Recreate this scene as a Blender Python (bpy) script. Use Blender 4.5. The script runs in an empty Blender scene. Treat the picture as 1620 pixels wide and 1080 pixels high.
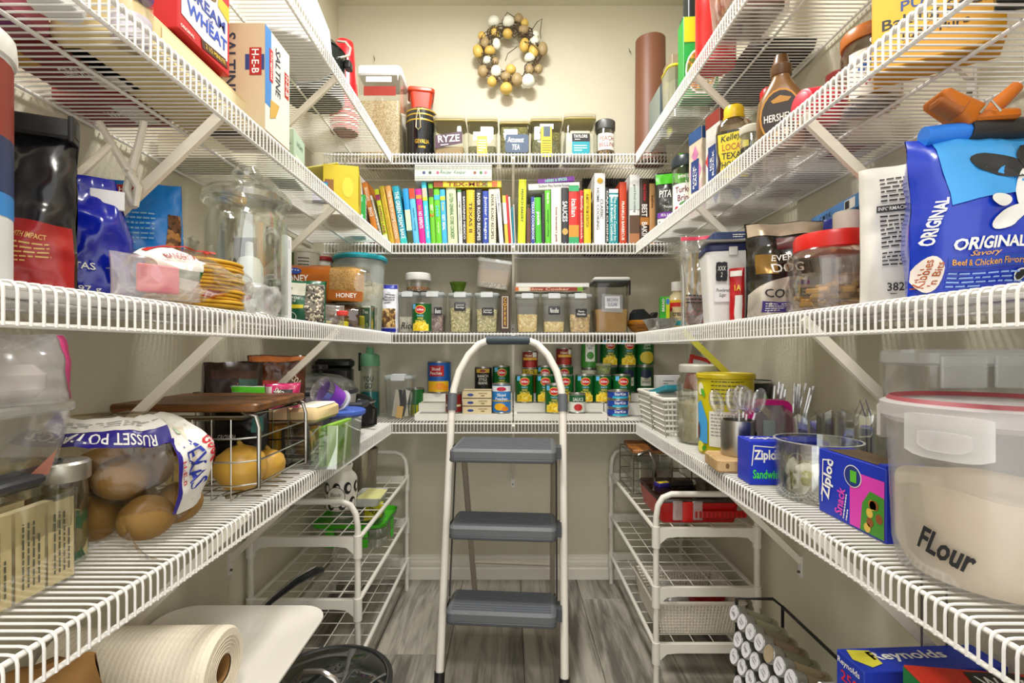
import bpy, math, random
from mathutils import Vector, Matrix, noise
PI = math.pi
SC = bpy.context.scene
COL = SC.collection
# ---------------------------------------------------------------- camera (level, 1620x1080 frame)
F, CX, CY, CH = 785.0, 807.0, 552.0, 0.995      # focal length in px, vanishing point, camera height
cam_d = bpy.data.cameras.new('camera'); cam = bpy.data.objects.new('camera', cam_d); COL.objects.link(cam)
cam.location = (0, 0, CH); cam.rotation_euler = (PI/2, 0, 0)
cam_d.sensor_width = 36; cam_d.lens = 36*F/1620
cam_d.shift_x = (810-CX)/1620; cam_d.shift_y = (CY-540)/1620
cam_d.clip_start = .02
SC.camera = cam
# ---------------------------------------------------------------- light
wd = bpy.data.worlds.new('world'); SC.world = wd; wd.use_nodes = True
wd.node_tree.nodes['Background'].inputs[0].default_value = (1, .985, .955, 1)
wd.node_tree.nodes['Background'].inputs[1].default_value = 1.15
def area(name, loc, rot, sx, sy, power, col):
    l = bpy.data.lights.new(name, 'AREA'); l.shape = 'RECTANGLE'; l.size = sx; l.size_y = sy
    l.energy = power; l.color = col
    o = bpy.data.objects.new(name, l); o.location = loc; o.rotation_euler = rot; COL.objects.link(o); return o
area('ceiling_lamp', (-.05, 1.3, 2.45), (0, 0, 0), .24, .24, 20, (1, .985, .95))
area('added_door_light', (.05, -.15, 2.44), (math.radians(12), 0, 0), .3, .3, 12, (1, .955, .88))  # added light at the doorway end, unseen and without a known fixture
SC.view_settings.view_transform = 'Standard'; SC.view_settings.look = 'None'
SC.view_settings.exposure = 0.55; SC.view_settings.gamma = 1.0; SC.view_settings.use_curve_mapping = False
# ---------------------------------------------------------------- pixel -> place helpers
def X(px, D): return (px-CX)/F*D
def Z(py, D): return CH-(py-CY)/F*D
def W(n, D): return n/F*D
# ---------------------------------------------------------------- materials
def lin(c):
    if isinstance(c, str):
        c = c.lstrip('#'); c = [int(c[i:i+2], 16)/255 for i in (0, 2, 4)]
    return tuple(x/12.92 if x <= .04045 else ((x+.055)/1.055)**2.4 for x in c)
MATS = {}
def mat(c, rough=.5, metal=0, var=.05, scale=30, bump=0, bscale=200, coat=0):
    key = (c, rough, metal, var, scale, bump, bscale, coat)
    if key in MATS: return MATS[key]
    m = bpy.data.materials.new('paint_%d' % len(MATS)); m.use_nodes = True
    nt = m.node_tree; b = nt.nodes['Principled BSDF']; L = lin(c)
    b.inputs['Roughness'].default_value = rough; b.inputs['Metallic'].default_value = metal
    b.inputs['Coat Weight'].default_value = coat
    tc = nt.nodes.new('ShaderNodeTexCoord')
    if var:
        n = nt.nodes.new('ShaderNodeTexNoise'); n.inputs['Scale'].default_value = scale; n.inputs['Detail'].default_value = 3
        nt.links.new(tc.outputs['Object'], n.inputs['Vector'])
        mx = nt.nodes.new('ShaderNodeMix'); mx.data_type = 'RGBA'
        mx.inputs[6].default_value = tuple(x*(1-var) for x in L)+(1,); mx.inputs[7].default_value = tuple(min(1, x*(1+var)) for x in L)+(1,)
        nt.links.new(n.outputs[0], mx.inputs[0]); nt.links.new(mx.outputs[2], b.inputs['Base Color'])
    else: b.inputs['Base Color'].default_value = L+(1,)
    if bump:
        n2 = nt.nodes.new('ShaderNodeTexNoise'); n2.inputs['Scale'].default_value = bscale; n2.inputs['Detail'].default_value = 3
        nt.links.new(tc.outputs['Object'], n2.inputs['Vector'])
        bp = nt.nodes.new('ShaderNodeBump'); bp.inputs['Strength'].default_value = bump; bp.inputs['Distance'].default_value = .003
        nt.links.new(n2.outputs[0], bp.inputs['Height']); nt.links.new(bp.outputs[0], b.inputs['Normal'])
    MATS[key] = m; return m
def speck(c1, c2, c3=None, scale=120, rough=.6, t=.5, bump=.4):
    """two- or three-coloured grains (cells) for seeds, pasta, rice, bread crust"""
    key = ('sp', c1, c2, c3, scale, rough, t)
    if key in MATS: return MATS[key]
    m = bpy.data.materials.new('grain_%d' % len(MATS)); m.use_nodes = True; nt = m.node_tree; b = nt.nodes['Principled BSDF']
    b.inputs['Roughness'].default_value = rough
    tc = nt.nodes.new('ShaderNodeTexCoord'); v = nt.nodes.new('ShaderNodeTexVoronoi'); v.inputs['Scale'].default_value = scale
    nt.links.new(tc.outputs['Object'], v.inputs['Vector'])
    sx = nt.nodes.new('ShaderNodeSeparateColor'); nt.links.new(v.outputs['Color'], sx.inputs[0])
    r = nt.nodes.new('ShaderNodeValToRGB'); nt.links.new(sx.outputs[0], r.inputs[0])
    r.color_ramp.interpolation = 'CONSTANT'
    r.color_ramp.elements[0].color = lin(c1)+(1,); r.color_ramp.elements[1].position = t; r.color_ramp.elements[1].color = lin(c2)+(1,)
    if c3: e = r.color_ramp.elements.new(t+(1-t)*.55); e.color = lin(c3)+(1,)
    nt.links.new(r.outputs[0], b.inputs['Base Color'])
    bp = nt.nodes.new('ShaderNodeBump'); bp.inputs['Strength'].default_value = bump; bp.inputs['Distance'].default_value = .004; bp.invert = True
    nt.links.new(v.outputs['Distance'], bp.inputs['Height']); nt.links.new(bp.outputs[0], b.inputs['Normal'])
    MATS[key] = m; return m
def clear(c='#ffffff', a=.10, rough=.08, haze=0.0):
    """thin clear plastic or glass: mostly see-through sheet with a glossy face; haze = milky share"""
    key = ('cl', c, a, rough, haze)
    if key in MATS: return MATS[key]
    m = bpy.data.materials.new('clear_%d' % len(MATS)); m.use_nodes = True; nt = m.node_tree; nt.nodes.clear()
    out = nt.nodes.new('ShaderNodeOutputMaterial'); tr = nt.nodes.new('ShaderNodeBsdfTransparent'); tr.inputs[0].default_value = tuple(x**.3 for x in lin(c))+(1,)
    gl = nt.nodes.new('ShaderNodeBsdfGlossy'); gl.inputs['Roughness'].default_value = rough; gl.inputs[0].default_value = (1, 1, 1, 1)
    lw = nt.nodes.new('ShaderNodeLayerWeight'); lw.inputs[0].default_value = .25
    ma = nt.nodes.new('ShaderNodeMath'); ma.operation = 'MULTIPLY_ADD'; ma.inputs[1].default_value = .35; ma.inputs[2].default_value = a*.4
    nt.links.new(lw.outputs['Fresnel'], ma.inputs[0])
    mx = nt.nodes.new('ShaderNodeMixShader'); nt.links.new(ma.outputs[0], mx.inputs[0]); nt.links.new(tr.outputs[0], mx.inputs[1]); nt.links.new(gl.outputs[0], mx.inputs[2])
    if haze:
        df = nt.nodes.new('ShaderNodeBsdfDiffuse'); df.inputs[0].default_value = lin(c)+(1,)
        m2 = nt.nodes.new('ShaderNodeMixShader'); m2.inputs[0].default_value = haze
        nt.links.new(mx.outputs[0], m2.inputs[1]); nt.links.new(df.outputs[0], m2.inputs[2]); mx = m2
    nt.links.new(mx.outputs[0], out.inputs[0]); MATS[key] = m; return m
def wood(c1, c2, scale=4, stretch=(14, 1, 14), rough=.5, rings=True):
    key = ('wd', c1, c2, scale, stretch, rough)
    if key in MATS: return MATS[key]
    m = bpy.data.materials.new('wood_%d' % len(MATS)); m.use_nodes = True; nt = m.node_tree; b = nt.nodes['Principled BSDF']; b.inputs['Roughness'].default_value = rough
    tc = nt.nodes.new('ShaderNodeTexCoord'); mp = nt.nodes.new('ShaderNodeMapping'); mp.inputs['Scale'].default_value = stretch
    oi = nt.nodes.new('ShaderNodeObjectInfo'); ad = nt.nodes.new('ShaderNodeVectorMath'); ad.operation = 'ADD'
    sc = nt.nodes.new('ShaderNodeVectorMath'); sc.operation = 'SCALE'; sc.inputs['Scale'].default_value = 9
    cb = nt.nodes.new('ShaderNodeCombineXYZ'); nt.links.new(oi.outputs['Random'], cb.inputs[0]); nt.links.new(oi.outputs['Random'], cb.inputs[1])
    nt.links.new(cb.outputs[0], sc.inputs[0]); nt.links.new(tc.outputs['Object'], ad.inputs[0]); nt.links.new(sc.outputs[0], ad.inputs[1])
    nt.links.new(ad.outputs[0], mp.inputs['Vector'])
    n = nt.nodes.new('ShaderNodeTexNoise'); n.inputs['Scale'].default_value = scale; n.inputs['Detail'].default_value = 5; n.inputs['Distortion'].default_value = 1.2
    nt.links.new(mp.outputs[0], n.inputs['Vector'])
    mp2 = nt.nodes.new('ShaderNodeMapping'); mp2.inputs['Scale'].default_value = tuple(s*.35 for s in stretch); nt.links.new(ad.outputs[0], mp2.inputs['Vector'])
    n2 = nt.nodes.new('ShaderNodeTexNoise'); n2.inputs['Scale'].default_value = scale; n2.inputs['Detail'].default_value = 2; n2.inputs['Distortion'].default_value = .6
    nt.links.new(mp2.outputs[0], n2.inputs['Vector'])
    mm = nt.nodes.new('ShaderNodeMath'); mm.operation = 'MULTIPLY'; mm.inputs[1].default_value = 14; nt.links.new(n2.outputs[0], mm.inputs[0])
    sn = nt.nodes.new('ShaderNodeMath'); sn.operation = 'SINE'; nt.links.new(mm.outputs[0], sn.inputs[0])
    m3 = nt.nodes.new('ShaderNodeMath'); m3.operation = 'MULTIPLY_ADD'; m3.inputs[1].default_value = .13; nt.links.new(sn.outputs[0], m3.inputs[0]); nt.links.new(n.outputs[0], m3.inputs[2])
    mp3 = nt.nodes.new('ShaderNodeMapping'); mp3.inputs['Scale'].default_value = tuple(s*(7 if s > 1.6 else 3) for s in stretch); nt.links.new(ad.outputs[0], mp3.inputs['Vector'])
    n3 = nt.nodes.new('ShaderNodeTexNoise'); n3.inputs['Scale'].default_value = scale; n3.inputs['Detail'].default_value = 3; nt.links.new(mp3.outputs[0], n3.inputs['Vector'])
    m4 = nt.nodes.new('ShaderNodeMath'); m4.operation = 'MULTIPLY_ADD'; m4.inputs[1].default_value = .45; nt.links.new(n3.outputs[0], m4.inputs[0]); nt.links.new(m3.outputs[0], m4.inputs[2]); m3 = m4
    r = nt.nodes.new('ShaderNodeValToRGB'); r.color_ramp.elements[0].position = .5; r.color_ramp.elements[1].position = .92
    r.color_ramp.elements[0].color = lin(c1)+(1,); r.color_ramp.elements[1].color = lin(c2)+(1,)
    nt.links.new(m3.outputs[0], r.inputs[0]); nt.links.new(r.outputs[0], b.inputs['Base Color'])
    MATS[key] = m; return m
WHITE = mat('#efece4', .35, var=.02); STEEL = mat('#c9c9c7', .22, 1); BLACK = mat('#141414', .4); GOLD = mat('#cfa93c', .35, .6)
PAPER = mat('#ece9e0', .7); CLEAR = clear(); GLASS = clear('#f4faf6', .12, .03); HAZY = clear('#e8eaea', .08, .25, .28); INK = mat('#1b1b1e', .6, var=0); INKW = mat('#f2f0ea', .6, var=0)
# ---------------------------------------------------------------- mesh builder
def rr(w, d, r, z, n=4, cx=0, cy=0):
    """rounded rectangle ring, ccw from above"""
    r = min(r, w/2-1e-5, d/2-1e-5); P = []
    for sx, sy, a0 in ((1, 1, 0), (-1, 1, 90), (-1, -1, 180), (1, -1, 270)):
        for i in range(n+1):
            a = math.radians(a0+90*i/n); P.append((cx+sx*(w/2-r)+r*math.cos(a), cy+sy*(d/2-r)+r*math.sin(a), z))
    return P
def circ(r, z, n=20, cx=0, cy=0, ry=None):
    ry = ry or r
    return [(cx+r*math.cos(2*PI*i/n), cy+ry*math.sin(2*PI*i/n), z) for i in range(n)]
class MB:
    def __init__(s): s.v = []; s.f = []
    def add(s, vs, fs):
        o = len(s.v); s.v += [tuple(p) for p in vs]; s.f += [tuple(i+o for i in f) for f in fs]; return s
    def box(s, x0, x1, y0, y1, z0, z1):
        return s.add([(x0, y0, z0), (x1, y0, z0), (x1, y1, z0), (x0, y1, z0), (x0, y0, z1), (x1, y0, z1), (x1, y1, z1), (x0, y1, z1)],
                     [(3, 2, 1, 0), (4, 5, 6, 7), (0, 1, 5, 4), (1, 2, 6, 5), (2, 3, 7, 6), (3, 0, 4, 7)])
    def loft(s, rings, c0=True, c1=True, loop=False):
        n = len(rings[0]); V = [p for r in rings for p in r]; Fs = []
        m = len(rings)
        for k in range(m if loop else m-1):
            a, b = k*n, ((k+1) % m)*n
            for i in range(n):
                j = (i+1) % n; Fs.append((a+i, a+j, b+j, b+i))
        if c0 and not loop: Fs.append(tuple(range(n-1, -1, -1)))
        if c1 and not loop: Fs.append(tuple(range((m-1)*n, m*n)))
        return s.add(V, Fs)
    def lathe(s, prof, n=20, cx=0, cy=0, c0=True, c1=True):
        return s.loft([circ(max(r, 1e-5), z, n, cx, cy) for r, z in prof], c0, c1)
    def rbox(s, w, d, z0, z1, r=.01, e=.002, cx=0, cy=0, n=3, top=None):
        tw, td = top or (w, d)
        R = [rr(w-2*e, d-2*e, max(r-e, .0004), z0, n, cx, cy), rr(w, d, r, z0+e, n, cx, cy), rr(tw, td, r, z1-e, n, cx, cy), rr(tw-2*e, td-2*e, max(r-e, .0004), z1, n, cx, cy)]
        return s.loft(R)
    def shell(s, outer, t):
        """open vessel: outer = list of (w,d,r,z) rounded rings from bottom to rim, wall thickness t"""
        R = [rr(w, d, r, z) for w, d, r, z in outer]
        I = [rr(w-2*t, d-2*t, max(r-t, .001), max(z, outer[0][3]+t)) for w, d, r, z in reversed(outer)]
        return s.loft(R+I)
    def vessel(s, prof, t, n=24):
        P = list(prof)+[(max(r-t, .001), max(z, prof[0][1]+t)) for r, z in reversed(prof)]
        return s.lathe(P, n)
    def tube(s, pts, r, n=6, closed=False):
        pts = [Vector(p) for p in pts]; m = len(pts); rings = []
        up = Vector((0, 0, 1)); prevN = None
        for i, p in enumerate(pts):
            if closed: t = pts[(i+1) % m]-pts[i-1]
            else: t = pts[min(i+1, m-1)]-pts[max(i-1, 0)]
            t.normalize()
            if prevN is None:
                a = up if abs(t.dot(up)) < .9 else Vector((1, 0, 0)); N = t.cross(a).normalized()
            else:
                N = prevN-t*prevN.dot(t); N.normalize()
            prevN = N; B = t.cross(N); rad = r[i] if isinstance(r, (list, tuple)) else r
            rings.append([tuple(p+N*(rad*math.cos(2*PI*k/n))+B*(rad*math.sin(2*PI*k/n))) for k in range(n)])
        return s.loft(rings, not closed, not closed, closed)
    def grid(s, fn, nu, nv, flip=False):
        V = [fn(i/nu, j/nv) for j in range(nv+1) for i in range(nu+1)]; Fs = []
        for j in range(nv):
            for i in range(nu):
                a = j*(nu+1)+i; q = (a, a+1, a+nu+2, a+nu+1); Fs.append(q[::-1] if flip else q)
        return s.add(V, Fs)
    def ell(s, c, rx, ry, rz, n=10, m=7, M=None, egg=0):
        V = [];
        for j in range(m+1):
            t = PI*j/m
            for i in range(n):
                p = 2*PI*i/n; k = 1+egg*math.cos(t)
                V.append(Vector((rx*math.sin(t)*math.cos(p)*k, ry*math.sin(t)*math.sin(p)*k, -rz*math.cos(t))))
        if M: V = [M @ v for v in V]
        V = [tuple(v+Vector(c)) for v in V]; Fs = []
        for j in range(m):
            for i in range(n): Fs.append((j*n+i, j*n+(i+1) % n, (j+1)*n+(i+1) % n, (j+1)*n+i))
        return s.add(V, Fs)
    def xf(s, M): s.v = [tuple(M @ Vector(p)) for p in s.v]; return s
    def mesh(s, name, m, smooth=True, ang=.7):
        me = bpy.data.meshes.new(name); me.from_pydata(s.v, [], s.f); me.materials.append(m)
        if smooth:
            me.polygons.foreach_set('use_smooth', [True]*len(me.polygons)); me.set_sharp_from_angle(angle=ang)
        me.validate(); return me
    def obj(s, name, m, parent=None, smooth=True, ang=.7, kind=None):
        o = bpy.data.objects.new(name, s.mesh(name, m, smooth, ang)); COL.objects.link(o); o.parent = parent
        if kind: o['kind'] = kind
        return o
def tag(o, label, cat, group=None):
    o['label'] = label; o['category'] = cat
    if group: o['group'] = group
    return o
def thing(name, label, cat, loc=(0, 0, 0), rz=0, group=None, rx=0, ry=0):
    o = bpy.data.objects.new(name, None); o.empty_display_size = .02; COL.objects.link(o)
    o.location = loc; o.rotation_euler = (math.radians(rx), math.radians(ry), math.radians(rz))
    return tag(o, label, cat, group)
def struct(o): o['kind'] = 'structure'; return o
def place(o, loc, rz=0): o.location = loc; o.rotation_euler = (0, 0, math.radians(rz)); return o
def copy_tree(o, parent=None):
    c = o.copy(); COL.objects.link(c); c.parent = parent
    for ch in list(o.children): copy_tree(ch, c)
    return c
# ---------------------------------------------------------------- printed surfaces: surf(u, v, e) -> point, e = lift
def flat(o, U, V, e0=.0005):
    o, U, V = Vector(o), Vector(U), Vector(V); N = U.cross(V).normalized()
    return lambda u, v, e=0: tuple(o+U*u+V*v+N*(e0+e))
def cyl(R, z0=0, a0=0, e0=.0005, cx=0, cy=0):
    return lambda u, v, e=0: (cx+(R+e0+e)*math.sin(a0+u/R), cy-(R+e0+e)*math.cos(a0+u/R), z0+v)
def face(w, d, h, side='front', cx=0, cy=0, z0=0):
    """(u, v) measured from the middle of the face's lower edge"""
    return {'front': flat((cx, cy-d/2, z0), (1, 0, 0), (0, 0, 1)), 'right': flat((cx+w/2, cy, z0), (0, 1, 0), (0, 0, 1)),
            'left': flat((cx-w/2, cy, z0), (0, -1, 0), (0, 0, 1)), 'back': flat((cx, cy+d/2, z0), (-1, 0, 0), (0, 0, 1)),
            'top': flat((cx, cy, z0+h), (1, 0, 0), (0, 1, 0))}[side]
def rect(par, sf, u0, u1, v0, v1, m, nu=1, nv=1, e=0, name='printed_panel'):
    return MB().grid(lambda a, b: sf(u0+(u1-u0)*a, v0+(v1-v0)*b, e), nu, nv).obj(name, m, par)
def disc(par, sf, u, v, ru, rv, m, n=20, e=0, name='printed_disc', rot=0):
    c, s_ = math.cos(rot), math.sin(rot)
    def q(a, k): x, y = ru*k*math.cos(a), rv*k*math.sin(a); return sf(u+x*c-y*s_, v+x*s_+y*c, e)
    V = [sf(u, v, e)]+[q(2*PI*i/n, .5) for i in range(n)]+[q(2*PI*i/n, 1) for i in range(n)]
    Fs = [(0, 1+i, 1+(i+1) % n) for i in range(n)]+[(1+i, 1+n+i, 1+n+(i+1) % n, 1+(i+1) % n) for i in range(n)]
    return MB().add(V, Fs).obj(name, m, par)
def poly(par, sf, pts, m, e=0, name='printed_shape'):
    return MB().add([sf(u, v, e) for u, v in pts], [tuple(range(len(pts)))]).obj(name, m, par)
FONTS = {}
def glyphs(s, bold, shear):
    k = (s, bold, shear)
    if k not in FONTS:
        cu = bpy.data.curves.new('t', 'FONT'); cu.body = s; cu.size = 1; cu.resolution_u = 2; cu.offset = bold; cu.shear = shear
        cu.align_x = 'CENTER'; cu.space_line = .95
        ob = bpy.data.objects.new('t', cu); me = bpy.data.meshes.new_from_object(ob)
        V = [tuple(v.co) for v in me.vertices]; Fs = [tuple(p.vertices) for p in me.polygons]
        xs = [p[0] for p in V] or [0]; ys = [p[1] for p in V] or [0]
        bb = (min(xs), max(xs), min(ys), max(ys))
        bpy.data.objects.remove(ob); bpy.data.curves.remove(cu); bpy.data.meshes.remove(me); FONTS[k] = (V, Fs, bb)
    return FONTS[k]
def text(par, sf, s, u, v, w, h, m=None, rot=0, bold=.012, shear=0, e=.0004, name='lettering'):
    """string s fitted to a w x h box centred at (u, v), turned by rot degrees"""
    V, Fs, (x0, x1, y0, y1) = glyphs(s, bold, shear)
    kx, ky = w/max(x1-x0, 1e-4), h/max(y1-y0, 1e-4); a = math.radians(rot); c, q = math.cos(a), math.sin(a)
    P = []
    for x, y, _ in V:
        x = (x-(x0+x1)/2)*kx; y = (y-(y0+y1)/2)*ky; P.append(sf(u+x*c-y*q, v+x*q+y*c, e))
    return MB().add(P, Fs).obj(name, m or INK, par, smooth=False)
def lines(par, sf, u, v, w, h, n, m=None, rot=0, e=.0004, seed=1, thick=.35):
    """n rows of small print as broken strokes (too small to read), one part"""
    R = random.Random(seed); b = MB(); a = math.radians(rot); c, q = math.cos(a), math.sin(a)
    for k in range(n):
        y = h/2-h*(k+.5)/n; x = -w/2
        end = w/2*(1 if k < n-1 else R.uniform(-.2, .8))
        while x < end:
            l = R.uniform(.05, .16)*w; x2 = min(x+l, end); t = h/n*thick/2
            P = [(x, y-t), (x2, y-t), (x2, y+t), (x, y+t)]
            b.add([sf(u+p*c-r*q, v+p*q+r*c, e) for p, r in P], [(0, 1, 2, 3)]); x = x2+w*.025
    o = b.obj('small_print', m or INK, par, smooth=False); o['kind'] = 'stuff'; return o
# ================================================================ THE ROOM
XL, XR, YB, YF, ZC = -.745, .765, 2.155, -.35, 2.485
WALL = mat('#cdc7b2', .75, var=.03, scale=6, bump=.35, bscale=190)
CEIL = mat('#d0ccb6', .8, var=.03, scale=6, bump=.35, bscale=160)
struct(MB().box(XL-.1, XR+.1, YB, YB+.1, 0, ZC).obj('wall_back', WALL))
struct(MB().box(XL-.1, XL, YF, YB, 0, ZC).obj('wall_left', WALL))
struct(MB().box(XR, XR+.1, YF, YB, 0, ZC).obj('wall_right', WALL))
struct(MB().box(XL-.1, XR+.1, YF, YB+.1, ZC, ZC+.1).obj('ceiling', CEIL))
fl = struct(MB().box(XL-.1, XR+.1, YF, YB+.1, -.06, -.012).obj('floor', mat('#2c2822', .8)))
PLK = wood('#625e57', '#aca69a', 2.6, (9, 1.1, 9), .42)
R = random.Random(4)
xe = [XL-.02, -.685, -.445, -.203, .044, .286, .53, XR+.02]
ends = {0: [.6], 1: [1.2], 2: [.35, 1.62], 3: [.9], 4: [.15, 1.35], 5: [.75, 1.98], 6: [1.1]}
for i in range(7):
    ys = [YF]+ends[i]+[YB]
    for y0, y1 in zip(ys, ys[1:]):
        MB().rbox(xe[i+1]-xe[i]-.0016, y1-y0-.0016, -.012, 0, .001, .0012, (xe[i]+xe[i+1])/2, (y0+y1)/2, n=1).obj('plank', PLK, fl, smooth=False)
BASE = mat('#e9e4d8', .4, var=.02)
prof = [(0, 0), (.013, 0), (.013, .045), (.0095, .050), (.0095, .056), (.012, .060), (.012, .074), (.008, .082), (.008, .088), (.0055, .094), (.0055, .101), (0, .104)]
def baseboard(name, p, q, nrm):
    p, q, nrm = Vector(p), Vector(q), Vector(nrm); rings = [[tuple(c+nrm*a+Vector((0, 0, z))) for a, z in prof] for c in (p, q)]
    struct(MB().loft(rings).obj(name, BASE, smooth=False))
baseboard('baseboard_back', (XR, YB, 0), (XL, YB, 0), (0, -1, 0))
baseboard('baseboard_left', (XL, YB, 0), (XL, YF, 0), (1, 0, 0))
baseboard('baseboard_right', (XR, YF, 0), (XR, YB, 0), (-1, 0, 0))
for px, py, nlb in ((593, 95, 'above the rice dispenser'), (996, 84, 'beside the tall paper roll')):
    D = YB; nl = thing('wall_nail', 'small bent nail left in the bare wall '+nlb, 'nail', (X(px, D), YB, Z(py, D)), group='nails in the back wall')
    MB().tube([(0, 0, .004), (0, -.012, .002), (.003, -.014, -.012)], .0012, 5).obj('shank', mat('#4b4636', .5), nl)
    MB().tube([(0, -.001, .004), (-.004, -.008, .016)], .001, 5).obj('tip', mat('#4b4636', .5), nl)
# ================================================================ WIRE SHELVES
SZ = [.722, 1.058, 1.394, 1.730]; LIPX = (-.441, .467); LIPY = 1.853; PIT = .0127; LD = .042
WIRE = mat('#e2e0dc', .32, var=.015)
rw = .00155
def wire_mesh(d):
    return MB().tube([(0, d-.004, -rw), (0, .012, -rw), (0, .006, -.0022), (0, .0022, -.0065), (0, .0014, -.012), (0, .0014, -LD)], rw, 5)
def wire_shelf(label, L, d, loc, rz, near, braces, short=False):
    """near = (x from, x to) local stretch close enough for single wires"""
    s = thing('wire_shelf', label, 'shelf', loc, rz)
    n = int(L/PIT); one = wire_mesh(d).mesh('wire', WIRE); rest = MB(); base = wire_mesh(d)
    for i in range(n):
        x = (i+.5)*PIT
        if near and near[0] <= x <= near[1]:
            o = bpy.data.objects.new('wire', one); COL.objects.link(o); o.parent = s; o.location = (x, 0, 0)
        else: rest.add([(p[0]+x, p[1], p[2]) for p in base.v], base.f)
    rest.obj('wire_run', WIRE, s, kind='stuff')
    for nm, y, z, r in (('front_rod', .0075, -.0068, .0030), ('lip_rod', .0046, -LD+.001, .0030), ('middle_rod', d*.5, -.0062, .0030), ('back_rod', d-.010, -.0062, .0030)):
        MB().tube([(0, y, z), (L, y, z)], r, 8).obj(nm, WIRE, s)
    for bx, col in braces:
        a, b = Vector((bx, .016, -.014)), Vector((bx, d-.002, -.285)); t = (b-a).normalized(); nn = Vector((0, -t.z, t.y))
        P = []
        for p, q in ((a, 0), (b, 0)):
            for u, v in ((-.0045, -.008), (.0045, -.008), (.0045, .008), (-.0045, .008)): P.append(tuple(p+Vector((u, 0, 0))+nn*v))
        br = MB().add(P, [(3, 2, 1, 0), (4, 5, 6, 7), (0, 1, 5, 4), (1, 2, 6, 5), (2, 3, 7, 6), (3, 0, 4, 7)]).obj('brace', mat(col, .45, var=.02), s, smooth=False)
        MB().box(bx-.007, bx+.007, d-.004, d, -.325, -.27).obj('wall_clip', WIRE, br, smooth=False)
        MB().tube([(bx, d-.0085, -.312), (bx, d-.003, -.312)], .0035, 8).obj('screw', mat('#6d6a62', .4, .8), br)
    return s
nm4 = ['lowest', 'second', 'third', 'topmost']
Y0 = .02
for k, z in enumerate(SZ):
    d = LIPX[0]-XL
    bl = [((.865, .828, .80, .69)[k], '#e6dfd0'), (1.315, '#e6dfd0')]
    wire_shelf('white wire shelf along the wall with the %s, %s of four' % (('potatoes', 'tortillas and glass jar', 'cracker boxes', 'red cups')[k], nm4[k]),
               LIPY-.004-Y0, d, (LIPX[0], Y0, z), 90, (.3, .78), [(b-Y0, c) for b, c in bl])
    d = XR-LIPX[1]; L = LIPY-.004-Y0
    br = [((1.305, '#e6dfd0') if k != 1 else (1.382, '#d5d24e')), (.82, '#e6dfd0')]
    wire_shelf('white wire shelf along the wall with the %s, %s of four' % (('flour bucket', 'dog food bag', 'syrup bottles', 'red cylinder')[k], nm4[k]),
               L, d, (LIPX[1], LIPY-.004, z), -90, (L-.78, L-.3), [(LIPY-.004-b, c) for b, c in br])
    wire_shelf('white wire shelf on the back wall holding the %s, %s of four' % (('canned food', 'flip-top pasta containers', 'row of cookbooks', 'tea and coffee jars')[k], nm4[k]),
               XR-XL-.09, YB-LIPY-.001, (XL+.045, LIPY, z), 0, None, [(.012-(XL+.045), '#e6dfd0')])
# ================================================================ BUILDERS
def carton(name, label, cat, loc, rz, w, d, h, col, group=None, e=.0012, rough=.45, rx=0, ry=0):
    t = thing(name, label, cat, loc, rz, group, rx, ry)
    MB().rbox(w, d, 0, h, .0015, e, n=1).obj('carton_body', col if not isinstance(col, str) else mat(col, rough), t, smooth=False)
    return t, (lambda side='front': face(w, d, h, side))
def bagfn(w, h, d, seed=0, crum=.006, base=.6, top=.04, neck=0, sharp=2.2):
    def f(s, t, side=-1):
        s = max(-1, min(1, s)); t = max(0, min(1, t))
        T = (base+(1-base)*math.sin(PI/2*min(t/.35, 1)))*(max(0, 1-t**sharp))**.65+top
        ww = w/2*(1-.05*T)*(1-neck*max(0, t-.55)/.45)
        x = s*ww; z = t*h
        y = side*d/2*T*max(0, 1-s**4)**.5
        nv = Vector((x*22+seed*7.3, side*2.1+seed, z*22)); k = crum*(1-.6*abs(s)**6)
        y += noise.noise(nv)*k+noise.noise(nv*2.7)*k*.5
        x += noise.noise(nv+Vector((9, 9, 9)))*k*.5; z += noise.noise(nv+Vector((3, 5, 1)))*k*.4*min(1, t*6)
        return (x, y, z)
    return f
def bag_mesh(f, nu=18, nv=22):
    b = MB()
    b.grid(lambda a, c: f(2*a-1, c, -1), nu, nv); b.grid(lambda a, c: f(2*a-1, c, 1), nu, nv, True)
    b.grid(lambda a, c: tuple(Vector(f(2*a-1, 0, 1)).lerp(Vector(f(2*a-1, 0, -1)), c)), nu, 2)
    b.grid(lambda a, c: tuple(Vector(f(2*a-1, 1, -1)).lerp(Vector(f(2*a-1, 1, 1)), c)), nu, 1)
    return b
def bag(name, label, cat, loc, rz, w, h, d, m, group=None, seed=0, crum=.006, base=.6, top=.04, neck=0, rx=0, ry=0, part='pouch', sharp=2.2):
    t = thing(name, label, cat, loc, rz, group, rx, ry); f = bagfn(w, h, d, seed, crum, base, top, neck, sharp)
    bag_mesh(f).obj(part, m, t, ang=1.2)
    def sf(u, v, e=0):
        p = f(u/(w/2*.97), v/h); return (p[0], p[1]-.0016-e, p[2])
    def sb(u, v, e=0):
        p = f(-u/(w/2*.97), v/h, 1); return (p[0], p[1]+.0016+e, p[2])
    t_back[t.name] = sb
    return t, sf
t_back = {}
def can_body(t, r, h, label_mat, band=.004):
    MB().lathe([(r*.93, 0), (r*.99, .0012), (r*.99, band), (r*.965, band+.001), (r*.965, h-band-.001), (r*.99, h-band), (r*.99, h-.0012), (r*.94, h), (r*.92, h-.004), (.0005, h-.004)], 28, c1=False).obj('tin', mat('#b9b8b2', .28, .9), t)
    MB().lathe([(r*.985, band+.0015), (r*.985, h-band-.0015)], 32, c0=False, c1=False).obj('paper_label', label_mat, t)
    return cyl(r*.985, e0=.0003)
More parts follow.
